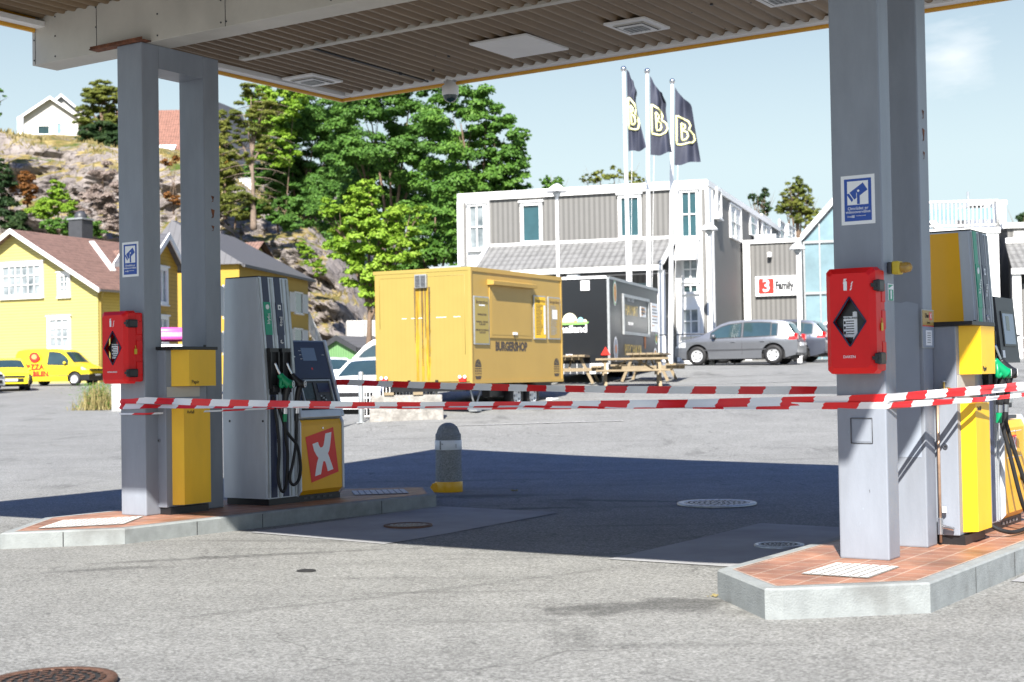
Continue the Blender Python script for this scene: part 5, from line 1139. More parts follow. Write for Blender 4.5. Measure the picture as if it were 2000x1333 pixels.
m = MB(); (xc, zc) = TF.y(999, 678, 0); m.text('BURGERSHOP', .265, 'burger_brown', face_T((xc, -.003, zc), (1, 0, 0), (0, 0, 1)), sx=.90, off=.014); m.build('lettering', t)
def burger_icon(px, py):
    xc, zc = TF.y(px, py, 0); T = face_T((xc, -.003, zc), (1, 0, 0), (0, 0, 1)); m = MB(); s_ = .14
    m.poly([(s_*math.cos(R_(k*15)), .05+s_*1.2*math.sin(R_(k*15)), 0) for k in range(13)], 'burger_brown', T)
    for (x, y) in ((-.05, .12), (.03, .17), (.06, .09), (-.0, .1)): m.poly([(x+.013*math.cos(k), y+.013*math.sin(k), .003) for k in range(6)], 'lit_yellow', T)
    m.box(-s_, s_, .005, .025, 0, .001, 'burger_brown', T)
    for i in range(4): m.box(-s_+i*.075, -s_+.05+i*.075, -.05, -.02, 0, .001, 'burger_brown', T)
    for i in range(5): m.box(-s_+.01+i*.058, -s_+.04+i*.058, -.105, -.075, 0, .001, 'burger_brown', T)
    m.poly([(-s_, -.14, 0), (-s_*.7, -.21, 0), (s_*.7, -.21, 0), (s_, -.14, 0)], 'burger_brown', T); m.build('burger_symbol', t)
burger_icon(934, 722); burger_icon(1087, 718)
# vent with run-off stains on the end wall
(y1_, zt_), (y0_, zl_) = TF.x(814, 540, -.017), TF.x(834, 561, -.017)
m = MB(); m.box(-.09, -.017, y0_-.02, y1_+.02, zl_-.02, zt_+.03, 'galv', ch=.01); ym = (y0_+y1_)/2
m.box(-.094, -.091, y0_, ym-.01, zl_, zt_, 'dark_grey'); m.box(-.094, -.091, ym+.01, y1_, zl_, zt_, 'dark_grey')
for i in range(8): z = zl_+(zt_-zl_)*i/8; m.box(-.10, -.0945, y0_, y1_, z, z+.006, 'galv')
m.build('exhaust_vent', t)
m = MB(); r = random.Random(3); hgt = zl_-z0-.05
for k in range(3):
    yc = [y0_-.005, ym, y1_+.01][k]; wd_ = [.085, .05, .065][k]; pts = []; pts2 = []
    for i in range(16): z = zl_-.0-hgt*i/15; q_ = wd_*(1-.3*i/15)*r.uniform(.5, 1.2); pts.append((-.0172, yc-q_, z)); pts2.append((-.0172, yc+q_*.8, z))
    m.add(pts+pts2, [(i, i+1, 17+i, 16+i) for i in range(15)], 'stain')
for (yc, q_, L_) in ((y0_-.05, .022, 1.5), (y0_+.05, .016, 1.1), (y1_+.06, .020, 1.2), (ym, .022, 1.7)):
    m.add([(-.0176, yc-q_, zl_), (-.0176, yc+q_, zl_), (-.0176, yc+q_*.4, zl_-L_), (-.0176, yc-q_*.4, zl_-L_)], [(0, 1, 2, 3)], 'soot')
m.build('run_off_stain', t)
m = MB()
for (a, b) in ((.25, .42), (.6, .85), (1.2, 1.3), (1.4, 1.48), (1.6, 1.72)): m.box(-.0185, -.017, a, b, z0+(z1-z0)*.575, z0+(z1-z0)*.58, 'pure_white')
m.tube([(-.018, .14, z0+.6), (-.018, .14, z1-.14), (-.018, TW-.14, z1-.14), (-.018, TW-.14, z0+1.2)], .006, 'lit_yellow', 4, 1); m.build('scuff_mark', t)
for yc in (.20, TW-.25):
    m = MB(); m.box(-.07, -.017, yc-.085, yc+.085, z0+.02, z0+.12, 'lamp_red', ch=.01); m.prism([(yc-.07, z0+.03), (yc+.07, z0+.03), (yc, z0+.12)], 0, -.08, -.071, 'logo_red')
    for s_ in (-1, 1): m.lathe([(.04, 0), (.035, .01), (.001, .012)], 'pure_white', 12, T=face_T((-.071, yc+s_*.06, z0+.125), (0, -1, 0), (0, 0, 1)))
    m.build('tail_lamp', t)
for yc in (.85, 1.55): m = MB(); m.box(-.05, -.017, yc-.03, yc+.03, z0+.02, z0+.07, 'black_plastic'); m.build('buffer', t)
def wheel(par, x, y, r=.32, w_=.2, side=-1, name='wheel', rim='alloy', z=None, spokes=5):
    z = r if z is None else z; m = MB(); T = face_T((x, y, z), (1, 0, 0), (0, 0, 1)) if side < 0 else face_T((x, y, z), (-1, 0, 0), (0, 0, 1))
    m.lathe([(r*.62, .0), (r*.72, .012), (r*.95, .004), (r, -.03), (r, -w_+.03), (r*.94, -w_), (r*.5, -w_)], 'rubber', 28, T=T); ob = m.build(name, par)
    m = MB(); m.lathe([(r*.64, -.004), (r*.60, -.012), (r*.56, -.018), (.001, -.012)], rim, 28, T=T); m.lathe([(r*.12, -.004), (r*.1, .002), (.001, .004)], rim, 12, T=T)
    for k in range(spokes):
        a = 2*math.pi*(k+.5)/spokes; c_ = (r*.40*math.cos(a), r*.40*math.sin(a)); pts = []
        for j in range(10):
            b = 2*math.pi*j/10; u_ = r*.07*math.cos(b); v_ = r*.09*math.sin(b)
            pts.append((c_[0]+u_*math.cos(a)-v_*math.sin(a), c_[1]+u_*math.sin(a)+v_*math.cos(a), -.007))
        m.poly(pts, 'rubber', T)
    m.build('rim', ob); return ob
wheel(t, TL*.52, .12, .30, z=.30); wheel(t, TL*.70, .12, .30, z=.30)
m = MB(); m.box(.1, TL-.1, .25, TW-.2, z0-.18, z0-.021, 'black_plastic'); m.box(TL*.30, TL*.85, .3, .5, .3, z0-.18, 'black_plastic')
m.tube([(.25, .2, z0-.1), (.5, .22, .06)], .02, 'galv', 6, 1); m.tube([(.75, .2, z0-.1), (.5, .22, .06)], .02, 'galv', 6, 1); m.box(.4, .6, .12, .32, .0, .05, 'galv'); m.build('chassis', t)
m = MB(); m.prism([(TL*.80, 0), (TL*.92, 0), (TL*.90, .22), (TL*.83, .22)], 1, -.1, .06, 'pure_white'); m.build('wheel_chock', t)

# ---- black Thai trailer
u = Vector((1.85, 6.0)).normalized(); KY = math.atan2(u.y, u.x); kg = gz(2.8, 39.5)
KF = Frame((2.6, 39, kg), KY); z0 = P(1190, 708, 39).z-kg; z1 = P(1190, 543, 39).z-kg; KL = KF.y(1286, 600, 0)[0]; KW = 2.3
t = thing('thai_trailer', 'black food trailer with Thailand emblem and gold lettering beside the yellow trailer', 'food trailer', KF.o, KY)
m = MB(); m.box(.01, KL, .01, KW, z0, z1, 'trailer_black', ch=.02); m.build('body', t)
m = MB(); m.box(-.01, .06, -.012, .05, z0-.05, z1+.02, 'galv'); m.box(-.02, .0, .05, KW, z1-.01, z1+.06, 'pure_white'); m.box(.06, KL, -.014, .0, z1-.03, z1+.05, 'galv'); m.box(-.012, .009, .05, KW, z0-.30, z0-.02, 'pure_white'); m.box(KL-.05, KL+.01, -.012, .05, z0, z1, 'pure_white'); m.build('edge_profile', t)
m = MB(); m.box(.1, KL-.1, .1, KW-.1, z1, z1+.05, 'pure_white'); m.box(.2, .5, .9, 1.2, z1+.051, z1+.13, 'galv'); m.build('roof', t)
(y1_, zt_), (y0_, zl_) = KF.x(1134, 549, 0), KF.x(1152, 568, 0); m = MB(); m.box(-.03, .009, y0_, y1_, zl_, zt_, 'pure_white', ch=.01)
for i in range(4): z = zl_+(zt_-zl_)*(i+.5)/4; m.box(-.034, -.0305, y0_+.03, y1_-.03, z-.008, z+.008, 'galv')
m.build('vent', t)
(yc, zc) = KF.x(1113, 635, 0); T = face_T((-.002+.01-.01, yc, zc), (0, -1, 0), (0, 0, 1)); m = MB()
mat('emblem_cream', (.75, .72, .5), .6); mat('emblem_green', (.22, .5, .12), .6); mat('emblem_blue', (.25, .55, .6), .6); mat('food_tan', (.6, .32, .12), .6, 0, .4, 14); mat('salmon', (.62, .22, .08), .6, 0, .1)
m.poly([(.22*math.cos(R_(k*15)), .06+.26*math.sin(R_(k*15)), .001) for k in range(13)], 'emblem_cream', T)
for (x, c_, w2) in ((.30, 'emblem_blue', .10), (-.32, 'emblem_blue', .10), (.42, 'emblem_cream', .06), (.16, 'food_tan', .05)): m.poly([(x+w2*math.cos(R_(k*20)), .05+w2*1.5*math.sin(R_(k*20)), .002) for k in range(10)], c_, T)
m.add([(-.5, .0, .0025), (.46, .0, .0025), (.54, .07, .0025), (-.5, .07, .0025)], [(0, 1, 2, 3)], 'emblem_green', False, T); m.build('emblem', t)
m = MB(); m.text('Thailand', .27, 'pure_white', T @ Matrix.Translation((.02, -.12, .002)), off=.01); m.build('lettering', t)
(yc, zc) = KF.x(1112, 695, 0); m = MB(); m.box(-.02, .009, yc-.09, yc+.09, zc-.035, zc+.035, 'pure_white', ch=.006); m.box(-.024, -.0205, yc-.05, yc+.03, zc-.02, zc+.02, 'lamp_red'); m.build('number_plate', t)
(yc, zc) = KF.x(1183, 688, 0); m = MB(); m.prism([(yc-.13, zc-.08), (yc+.13, zc-.08), (yc, zc+.14)], 0, -.02, .009, 'logo_red'); m.build('reflector', t)
def kq(p0, p1): (x0, zt_), (x1, zl_) = KF.y(p0[0], p0[1], 0), KF.y(p1[0], p1[1], 0); return x0, x1, zl_, zt_
x0, x1, zl_, zt_ = kq((1215, 574), (1267, 659)); m = MB()
for (a, b, c, d) in ((x0, x1, zt_-.09, zt_), (x0, x1, zl_, zl_+.09), (x0, x0+.09, zl_+.091, zt_-.091), (x1-.09, x1, zl_+.091, zt_-.091)): m.box(a, b, -.05, .009, c, d, 'galv', ch=.006)
m.box(x0+.09, x1-.09, -.01, .009, zl_+.09, zt_-.09, 'trailer_black'); m.build('serving_hatch', t)
def oval(px, py, rx, rz_, mats_):
    xc, zc = KF.y(px, py, 0); T = face_T((xc, .006, zc), (1, 0, 0), (0, 0, 1)); m = MB()
    for i, (c_, k) in enumerate(mats_): m.poly([(rx*k*math.cos(R_(a)), rz_*k*math.sin(R_(a)), .004+i*.003) for a in range(0, 360, 18)], c_, T)
    m.build('food_picture', t)
oval(1201, 572, .22, .36, (('pure_white', 1), ('emblem_green', .93), ('pure_white', .85), ('food_tan', .7))); oval(1203, 682, .25, .34, (('pure_white', 1), ('steel_patch', .8), ('salmon', .35)))
oval(1282, 662, .22, .18, (('pure_white', 1), ('emblem_green', .8), ('food_tan', .55))); oval(1280, 690, .22, .16, (('pure_white', 1), ('food_tan', .6)))
oval(1260, 665, .14, .26, (('salmon', 1), ('salmon', .7)))
def ktext(s_, px, py, size, mt, **k): xc, zc = KF.y(px, py, 0); m = MB(); m.text(s_, size, mt, face_T((xc, -.0125, zc), (1, 0, 0), (0, 0, 1)), **k); m.build('lettering', t)
mat('gold', (.45, .33, .08), .4, .3, .1)
ktext('THAI MAT', 1231, 608, .42, 'gold', sx=1.0); ktext('PITCHAYA', 1237, 686, .46, 'gold', sx=1.05); ktext('STREET FOOD', 1231, 587, .14, 'pure_white'); ktext('TAKE AWAY', 1231, 633, .12, 'pure_white')
for (p0, p1, c_) in (((1249, 599), (1260, 621), 'pure_white'), ((1270, 592), (1284, 650), 'pure_white')):
    x0, x1, zl_, zt_ = kq(p0, p1); m = MB(); m.box(x0, x1, -.03, -.012, zl_, zt_, c_, ch=.004); r = random.Random(5)
    for i in range(7):
        z = zt_-(zt_-zl_)*(i+1)/9; m.box(x0+.06, x0+.06+(x1-x0-.12)*r.uniform(.4, 1), -.032, -.0305, z-.02, z+.01, 'dark_grey' if i % 3 else 'food_tan')
    m.build('menu_board', t)
m = MB(); m.box(.2, KL-.2, .3, KW-.2, z0-.25, z0-.001, 'black_plastic')
m.box(.3, .4, .2, .3, 0, z0-.25, 'galv'); m.box(KL-.5, KL-.4, .2, .3, 0, z0-.25, 'galv'); m.build('chassis', t); wheel(t, KL*.45, .2, .32); wheel(t, KL*.58, .2, .32)

# ---- picnic tables
def picnic():
    t = thing('picnic_table', 'weathered wooden picnic table with benches', 'picnic table', (0, 0, 0), 0, 'wooden picnic tables by the food trailers')
    for i in range(5): y = -.36+i*.18; m = MB(); m.box(-.92, .92, y-.083, y+.083, .700, .752, 'wood', ch=.005); m.build('table_plank', t)
    for s_ in (-1, 1):
        m = MB(); m.box(-.92, .92, s_*.74-.14, s_*.74-.005, .410, .460, 'wood', ch=.005); m.box(-.92, .92, s_*.74+.005, s_*.74+.14, .410, .460, 'wood', ch=.005); m.build('bench', t)
        m = MB(); x = s_*.68
        for q in (-1, 1): m.tube([(x, q*.30, .69), (x, q*.62, 0)], .052, 'wood', 4, 1, False)
        m.box(x-.075, x-.04, -.86, .86, .32, .409, 'wood'); m.box(x-.075, x-.04, -.36, .36, .62, .699, 'wood'); m.build('leg_frame', t)
        m = MB(); m.tube([(x-s_*.03, 0, .40), (s_*.12, 0, .70)], .028, 'wood', 4, 1, False); m.build('brace', t)
    return t
pt = picnic(); q = hit(1234, 37.2); pt.location = q; pt.rotation_euler = (0, 0, R_(-3)); pt['label'] = 'wooden picnic table standing in front of the black trailer'
q = hit(1118, 39.0); copy_tree(pt, q, R_(80), 'wooden picnic table between the yellow and the black trailer')
q = hit(1268, 39.6); copy_tree(pt, q, R_(74), 'wooden picnic table end showing behind the right end of the front table')
# ---- concrete block, post, slat fence
p = P(722, 806, 30.2); o = Vector((p.x, 30.2, gz(p.x, 30.2))); t = thing('concrete_block', 'rough grey concrete barrier block below the yellow trailer', 'barrier block', o, R_(4))
m = MB(); r = random.Random(2); m.box(0, 1.52, 0, .5, -.03, .28, 'granite_block', ch=.03); m.box(.03, 1.50, .03, .45, .281, .54, 'granite_block', ch=.03); m.build('block', t)
for x in (.3, .9): m = MB(); m.box(x, x+.2, .0, .3, .541, .60, 'wood'); m.build('spacer', t)
p = hit(704, 30.5); t = thing('steel_post', 'short galvanised steel post left of the concrete block', 'post', p, 0); m = MB(); m.lathe([(.055, 0), (.055, 1.02), (.045, 1.06), (.001, 1.07)], 'galv', 16); m.build('tube', t); m = MB(); m.box(-.09, .09, -.09, .09, 0, .012, 'galv'); m.build('foot', t)
p = hit(708, 32); t = thing('slat_fence', 'low white vertical bar fence behind the steel post', 'fence', p, R_(8)); rail(t, [(0, 0, 0), (1.6, 0, 0)], .82, r=.02, step=.07)
# ---- utility box and railing
p = hit(231, 45); t = thing('utility_box', 'white metal utility box half hidden behind the left column', 'box', p, R_(20)); m = MB(); m.box(-.2, .2, -.15, .15, 0, .82, 'white_paint', ch=.015); m.box(-.22, .22, -.17, .17, .821, .85, 'white_paint'); m.build('cabinet', t); m = MB(); m.box(-.17, .17, -.157, -.1505, .08, .78, 'pure_white', ch=.003); m.build('door', t)
p = hit(1288, 50.5); t = thing('steel_railing', 'thin dark steel railing between the black trailer and the grey car', 'railing', p, math.atan2(-1.0, 3)); rail(t, [(0, 0, 0), (2.6, 0, 0)], 1.05, 'dark_grey', r=.016, step=.35)

# ================================================================ LAMPS, FLAGS
def lamp(label, px, py_top, Y, ws=1.0):
    b = hit(px, Y); top = P(px, py_top, Y).z-b.z; t = thing('street_lamp', label, 'street lamp', b, 0, 'white mushroom shaped street lamps')
    m = MB(); m.lathe([(.09, 0), (.09, .8), (.055, .85), (.05, top-.45), (.05, top-.4)], 'white_paint', 14); m.build('pole', t)
    m = MB(); m.lathe([(.05, top-.42), (.11, top-.34), (.13, top-.28), (.05, top-.22)], 'galv', 16); m.build('neck', t)
    m = MB(); w_ = .33*ws; m.lathe([(.001, top-.235), (w_*.9, top-.235), (w_, top-.25), (w_, top-.21), (w_*.72, top-.12), (w_*.42, top-.04), (w_*.2, top), (.001, top+.005)], 'pure_white', 24); m.build('shade', t); return t
lamp('tall white mushroom street lamp behind the yellow trailer', 1093, 360, 45, 1.0); lamp('white street lamp at the corner of the grey building', 1390, 436, 50, .9); lamp('white street lamp in front of the glass hall', 1562, 474, 51, .85)
LIN_B = [[(0, 0), (0, 1), (.45, 1), (.72, .92), (.82, .75), (.70, .56), (.98, .42), (1.0, .2), (.82, .03), (.5, 0), (0, 0)], [(.28, .16), (.28, .80)], [(.28, .80), (.5, .74), (.5, .62), (.30, .53), (.58, .45), (.62, .28), (.5, .17), (.28, .16)]]
def flag(flab, label, px0, pyt, px1, pyb, Y, top_py, fw, seed, prog):
    """pole between pixel columns, flag with fold profile prog(v)->width factor"""
    b = hit(px1, Y); top = P(px0, top_py, Y); ft = P(px0, pyt, Y).z-b.z; fb = P(px0, pyb, Y).z-b.z
    t = thing('flagpole', label, 'flagpole', b, 0, 'white flagpoles with dark flags'); dx = top.x-b.x; H_ = top.z-b.z
    m = MB(); m.cyl((0, 0, 0), (dx, 0, H_-.12), .085, .05, 'pure_white', 14); m.build('pole', t)
    m = MB(); m.sphere((dx, 0, H_-.02), .09, 'chrome'); m.build('finial', t)
    xa = lambda z: dx*z/H_+.08; f = thing('flag', flab, 'flag', b, 0, 'dark flags with pale lettering')
    def S_(u, v):      # u outward 0..1, v up 0..1
        z = fb+(ft-fb)*v; wd_ = fw*prog(v); lean = .55*(1-v)*fw*u; x = xa(z)+lean+u*wd_
        y = -.10+.16*math.sin(u*5+v*3+seed)*u+.10*math.sin(u*11-v*5+seed*2)*u
        return Vector((x, y, z-u*fw*1.25*v**1.5+u*fw*.22*(1-v)+.03*math.sin(u*7+seed)))
    m = MB(); m.grid(S_, 26, 48, 'flag_navy'); m.build('cloth', f)
    m = MB()
    for st in LIN_B:
        pts = []
        for a, c_ in zip(st[:-1], st[1:]):
            n_ = 6
            for i in range(n_+(1 if c_ == st[-1] else 0)): s_ = i/n_; u_, v_ = a[0]+(c_[0]-a[0])*s_, a[1]+(c_[1]-a[1])*s_; q = S_(.08+u_*.84, .27+v_*.38); pts.append(q+Vector((0, -.012, 0)))
        m.tube(pts, .036, 'flag_gold', 5, 1)
    m.build('letter_outline', f)
    m = MB(); m.tube([(xa(fb)+.1, -.1, fb), (dx*.5+.1, -.03, fb*.5), (.1, 0, 1.2)], .008, 'pure_white', 4, 3); m.build('halyard', f)
flag('narrow folded dark flag on the pole nearest the canopy corner', 'white flagpole nearest the canopy corner, leftmost of the three', 1218, 138, 1232, 298, 44.5, 134, .30, 0.3, lambda v: .75+.45*(1-v)**3+.25*math.exp(-((v-.84)/.08)**2))
flag('dark flag with pale letter B on the middle pole', 'white flagpole in the middle of the three', 1264, 152, 1268, 306, 45.5, 138, .42, 1.7, lambda v: .85+.25*(1-v)+.15*math.exp(-((v-.8)/.1)**2))
flag('widest dark flag with pale letter B on the rightmost pole', 'white flagpole with the widest flag, rightmost of the three', 1313, 172, 1309, 324, 46.5, 158, .52, 3.1, lambda v: .95+.12*(1-v))

# ================================================================ CARS
def car(label, loc, yaw, paint, prof, W, wb, r, sill, side_w, shield, rear, name='parked_car', cat='car', belt=.9, group='parked cars', bumper=None, rim='alloy', spokes=5, lights=None, top_in=.70, tail=True):
    """x forward. prof: upper outline rear->front (x,z). wb: (rear axle x, front axle x)"""
    t = thing(name, label, cat, loc, yaw, group); X = [p[0] for p in prof]; Z = [p[1] for p in prof]; xa, xb = X[0], X[-1]; zm = max(Z); hl = (xb-xa)/2; xm = (xa+xb)/2
    zu = lambda x: float(np.interp(x, X, Z)); ra = r+.07
    def zl(x):
        z = sill+.10*sstep(hl-.5, hl, abs(x-xm))
        for w_ in wb:
            if abs(x-w_) < ra: z = max(z, r+math.sqrt(ra*ra-(x-w_)**2))
        return min(z, zu(x)-.02)
    def hwid(x, z):
        e = abs(x-xm)/hl; pl = 1-.16*e**5-.02*e**2
        k = z/zm; s_ = float(np.interp(z, [sill, sill+.25, belt-.12, belt, zm], [.95, .99, 1.0, .965, top_in])); return W/2*s_*pl
    xs_ = sorted(set([round(xa+(xb-xa)*(.5-.5*math.cos(math.pi*i/70)), 4) for i in range(71)]+[w_+s_*ra*k for w_ in wb for s_ in (-1, 1) for k in (1.001, .97, .85, .6, .3)]+X)); xs_ = [x for x in xs_ if xa <= x <= xb]; NR = 16
    m = MB()
    for s_ in (1, -1):
        vs = []
        for x in xs_:
            a, b = zl(x), zu(x)
            for j in range(NR+1): z = a+(b-a)*j/NR; vs.append((x, s_*hwid(x, z), z))
        fs = [(i*(NR+1)+j, (i+1)*(NR+1)+j, (i+1)*(NR+1)+j+1, i*(NR+1)+j+1) for i in range(len(xs_)-1) for j in range(NR)]
        m.add(vs, [f if s_ < 0 else f[::-1] for f in fs], paint, True)
    NT = 12; vs = []
    def topv(x, u, off=0):
        z = zu(x); y = hwid(x, z)*u; dz = (zu(x+.02)-zu(x-.02))/.04; n_ = Vector((-dz, 0, 1)).normalized(); rd = -.035*abs(u)**4+.012*(1-u*u)
        return Vector((x, y, z+rd+.035*0))+n_*off
    for x in xs_:
        for j in range(NT+1): u = -1+2*j/NT; p = topv(x, u); vs.append((p.x, p.y, p.z if abs(u) < .999 else zu(x)))
    m.add(vs, [(i*(NT+1)+j, (i+1)*(NT+1)+j, (i+1)*(NT+1)+j+1, i*(NT+1)+j+1) for i in range(len(xs_)-1) for j in range(NT)], paint, True)
    for x in (xa, xb):
        a, b = zl(x), zu(x); vs = [(x, y*hwid(x, z), z) for z in (a, (a+b)/2, b) for y in (-1, -.5, 0, .5, 1)]; m.add(vs, [(k*5+j, k*5+j+1, (k+1)*5+j+1, (k+1)*5+j) if x > xm else (k*5+j, (k+1)*5+j, (k+1)*5+j+1, k*5+j+1) for k in range(2) for j in range(4)], paint, True)
    m.build('body', t)
    m = MB(); m.box(xa+.25, xb-.25, -W/2+.14, W/2-.14, sill-.02, belt-.18, 'rubber'); m.build('underbody', t)
    def side(x0, x1, zb0, zt0, mt, off, s_, nm, n=14):
        m_ = MB(); vs = []
        for i in range(n+1):
            x = x0+(x1-x0)*i/n; b = zb0(x) if callable(zb0) else zb0; tt = zt0(x) if callable(zt0) else zt0; tt = max(b+.004, min(tt, zu(x)-.03))
            for j in range(5): z = b+(tt-b)*j/4; vs.append((x, s_*(hwid(x, z)+off), z))
        fs = [(i*5+j, (i+1)*5+j, (i+1)*5+j+1, i*5+j+1) for i in range(n) for j in range(4)]; m_.add(vs, [f if s_ < 0 else f[::-1] for f in fs], mt, True); return m_.build(nm, t)
    for s_ in (1, -1):
        for (x0, x1, b0, b1, c) in side_w: 
            side(x0-.03, x1+.03, lambda x: b0+(b1-b0)*(x-x0)/(x1-x0)-.03, lambda x: zu(x)-c+.03, 'black_plastic', .002, s_, 'window_frame'); side(x0, x1, lambda x: b0+(b1-b0)*(x-x0)/(x1-x0), lambda x: zu(x)-c, 'glass_car', .006, s_, 'side_window')
        side(xa+.55, xb-1.0, .48, .52, 'dark_grey', .012, s_, 'side_trim')
        mr = MB(); mx_ = side_w[-1][1]-.12; y = s_*(hwid(mx_, belt)+.10); mr.sphere((mx_, y, belt+.06), .1, paint, (.7, 1, .75), 8); mr.box(mx_-.03, mx_+.02, *sorted((y, s_*(hwid(mx_, belt)-.02))), belt-.02, belt+.03, 'black_plastic'); mr.build('door_mirror', t)
        for hx in [ (w_[0]+.18) for w_ in side_w[-2:]]:
            h_ = MB(); h_.box(hx, hx+.16, *sorted((s_*hwid(hx, belt-.13), s_*(hwid(hx, belt-.13)+.03))), belt-.15, belt-.12, paint, ch=.008); h_.build('door_handle', t)
        for hx in [w_[1]+.04 for w_ in side_w[:-1]]: side(hx-.004, hx+.004, sill+.12, belt-.03, 'rubber', .003, s_, 'door_gap', 2)
        fl = MB(); zb_ = lights[0]
        side(xb-.42, xb-.03, lambda x: zb_-.02, lambda x: min(zb_+.16, zu(x)-.03), 'lamp_clear', .008, s_, 'headlight', 8)
        if tail: side(xa+.03, xa+.28, lambda x: lights[1], lambda x: lights[1]+.22, 'lamp_red', .008, s_, 'tail_light', 6)
        for w_ in wb: wheel(t, w_, s_*(W/2-.01), r, .21, -1 if s_ < 0 else 1, rim=rim, spokes=spokes)
    def glass(x0, x1, nm):
        m_ = MB(); vs = []; n = 10
        for i in range(n+1):
            x = x0+(x1-x0)*i/n
            for j in range(9): u = (-1+2*j/8)*.90; p = topv(x, u, .008); vs.append(tuple(p))
        m_.add(vs, [(i*9+j, (i+1)*9+j, (i+1)*9+j+1, i*9+j+1) for i in range(n) for j in range(8)], 'glass_car', True); m_.build(nm, t)
    glass(*shield, 'windscreen')
    if rear: glass(*rear, 'rear_window')
    # end faces: plates, grille, lamps
    m = MB(); m.box(xb-.0, xb+.02, -W*.30, W*.30, sill+.18, sill+.34, 'black_plastic', ch=.006); m.box(xb+.021, xb+.03, -.26, .26, sill+.22, sill+.32, 'pure_white'); m.build('grille', t)
    m = MB(); m.box(xb-.12, xb+.012, -W*.33, W*.33, lights[0]-.06, lights[0]+.03, 'black_plastic', ch=.01); m.build('upper_grille', t)
    m = MB(); m.box(xa-.02, xa-.0, -.26, .26, sill+.40, sill+.51, 'pure_white'); m.box(xa-.024, xa+.05, -W*.42, W*.42, sill+.12, sill+.16, 'black_plastic'); m.build('number_plate', t)
    if tail:
        for s_ in (1, -1): m = MB(); m.box(xa+.0, xa+.12, *sorted((s_*W*.28, s_*W*.41)), lights[1], lights[1]+.2, 'lamp_red', ch=.02); m.build('rear_lamp', t)
    if bumper:
        for x, s_ in ((xb, 1),): m = MB(); m.box(x-.5, x+.03, -W*.475, W*.475, sill, sill+.32, 'black_plastic', ch=.05); m.build('front_bumper', t)
    return t
HATCH = [(-2.08, .52), (-2.10, .62), (-2.06, .80), (-2.0, .95), (-1.92, 1.05), (-1.74, 1.33), (-1.62, 1.41), (-1.35, 1.455), (-.8, 1.485), (-.2, 1.485), (.2, 1.45), (.5, 1.36), (1.02, 1.04), (1.22, .955), (1.6, .88), (1.88, .79), (2.03, .68), (2.09, .56), (2.10, .46)]
HSW = [(-1.42, -1.24, .95, .94, .12), (-1.20, -.30, .94, .92, .10), (-.22, .80, .92, .90, .11)]
q = hit(1447, 49.5); car('silver grey five door hatchback parked beside the grey building', q, R_(157), 'car_grey', HATCH, 1.76, (-1.30, 1.28), .32, .20, HSW, (.42, 1.02), (-1.96, -1.74), lights=(.62, .80))
WAGON = [(-2.30, .50), (-2.32, .64), (-2.28, .85), (-2.18, 1.05), (-1.95, 1.34), (-1.8, 1.44), (-1.2, 1.50), (-.4, 1.50), (.1, 1.45), (.45, 1.34), (1.0, 1.02), (1.3, .93), (1.8, .83), (2.12, .70), (2.20, .55), (2.2, .46)]
WSW = [(-1.85, -1.25, .98, .95, .11), (-1.18, -.32, .95, .93, .10), (-.24, .76, .93, .91, .11)]
q = hit(1497, 52.5); car('dark grey estate car behind the silver hatchback', q, R_(155), 'car_navy', WAGON, 1.80, (-1.38, 1.36), .33, .20, WSW, (.40, 1.0), (-2.16, -1.95), lights=(.64, .84))
q = hit(1640, 55); car('white estate car in front of the glass hall', q, R_(164), 'car_white', [(x, z*1.06) for x, z in WAGON], 1.82, (-1.38, 1.36), .35, .22, [(a, b, c+.05, d+.05, e) for a, b, c, d, e in WSW], (.40, 1.0), (-2.16, -1.95), lights=(.68, .88), belt=.96, spokes=9)
q = hit(742, 34.6); car('white hatchback facing the camera between pump two and the yellow trailer', q, R_(-104), 'car_white', HATCH, 1.74, (-1.30, 1.28), .32, .20, HSW, (.42, 1.02), (-1.96, -1.74), lights=(.64, .80))
q = hit(640, 50); car('white car half hidden behind pump two and the white hatchback', q, R_(-70), 'car_white', HATCH, 1.74, (-1.30, 1.28), .32, .20, HSW, (.42, 1.02), (-1.96, -1.74), lights=(.64, .80))
VAN = [(-2.15, .50), (-2.17, .65), (-2.16, 1.2), (-2.10, 1.62), (-1.98, 1.80), (-1.5, 1.87), (.1, 1.88), (.5, 1.82), (.78, 1.66), (1.30, 1.15), (1.48, 1.05), (1.85, .93), (2.08, .78), (2.15, .6), (2.16, .46)]
VSW = [(-1.0, -.42, 1.12, 1.10, .22), (-.14, 1.0, 1.08, 1.04, .18)]
q = hit(768, 45); car('white panel van with one dark side window behind the yellow trailer', q, R_(176), 'car_white', [(x, z*1.12) for x, z in VAN], 1.85, (-1.38, 1.38), .33, .22, VSW, (.72, 1.28), None, name='panel_van', cat='van', belt=1.08, group='delivery vans', lights=(.82, .9))
q = hit(116, 75); v = car('yellow pizza delivery van with black bumper in front of the yellow house', q, R_(-14), 'car_yellow', VAN, 1.85, (-1.38, 1.38), .33, .24, [(-.14, 1.0, 1.08, 1.04, .18)], (.72, 1.28), None, name='panel_van', cat='van', belt=1.08, group='delivery vans', bumper=True, lights=(.80, .9))
m = MB(); T = face_T((-.55, -.965, .98), (1, 0, 0), (0, 0, 1)); m.text('PIZZA', .40, 'logo_red', T @ Matrix.Translation((-.3, -.02, 0)), off=.01); m.text('BILEN', .34, 'logo_red', T @ Matrix.Translation((.05, -.36, 0)), off=.01)
m.poly([(-.32+.30*math.cos(R_(k)), .48+.26*math.sin(R_(k)), -.04) for k in range(0, 360, 24)], 'logo_red', T); m.poly([(-.32+.16*math.cos(R_(k)), .50+.13*math.sin(R_(k)), -.035) for k in range(0, 360, 24)], 'food_tan', T); m.build('lettering', v)
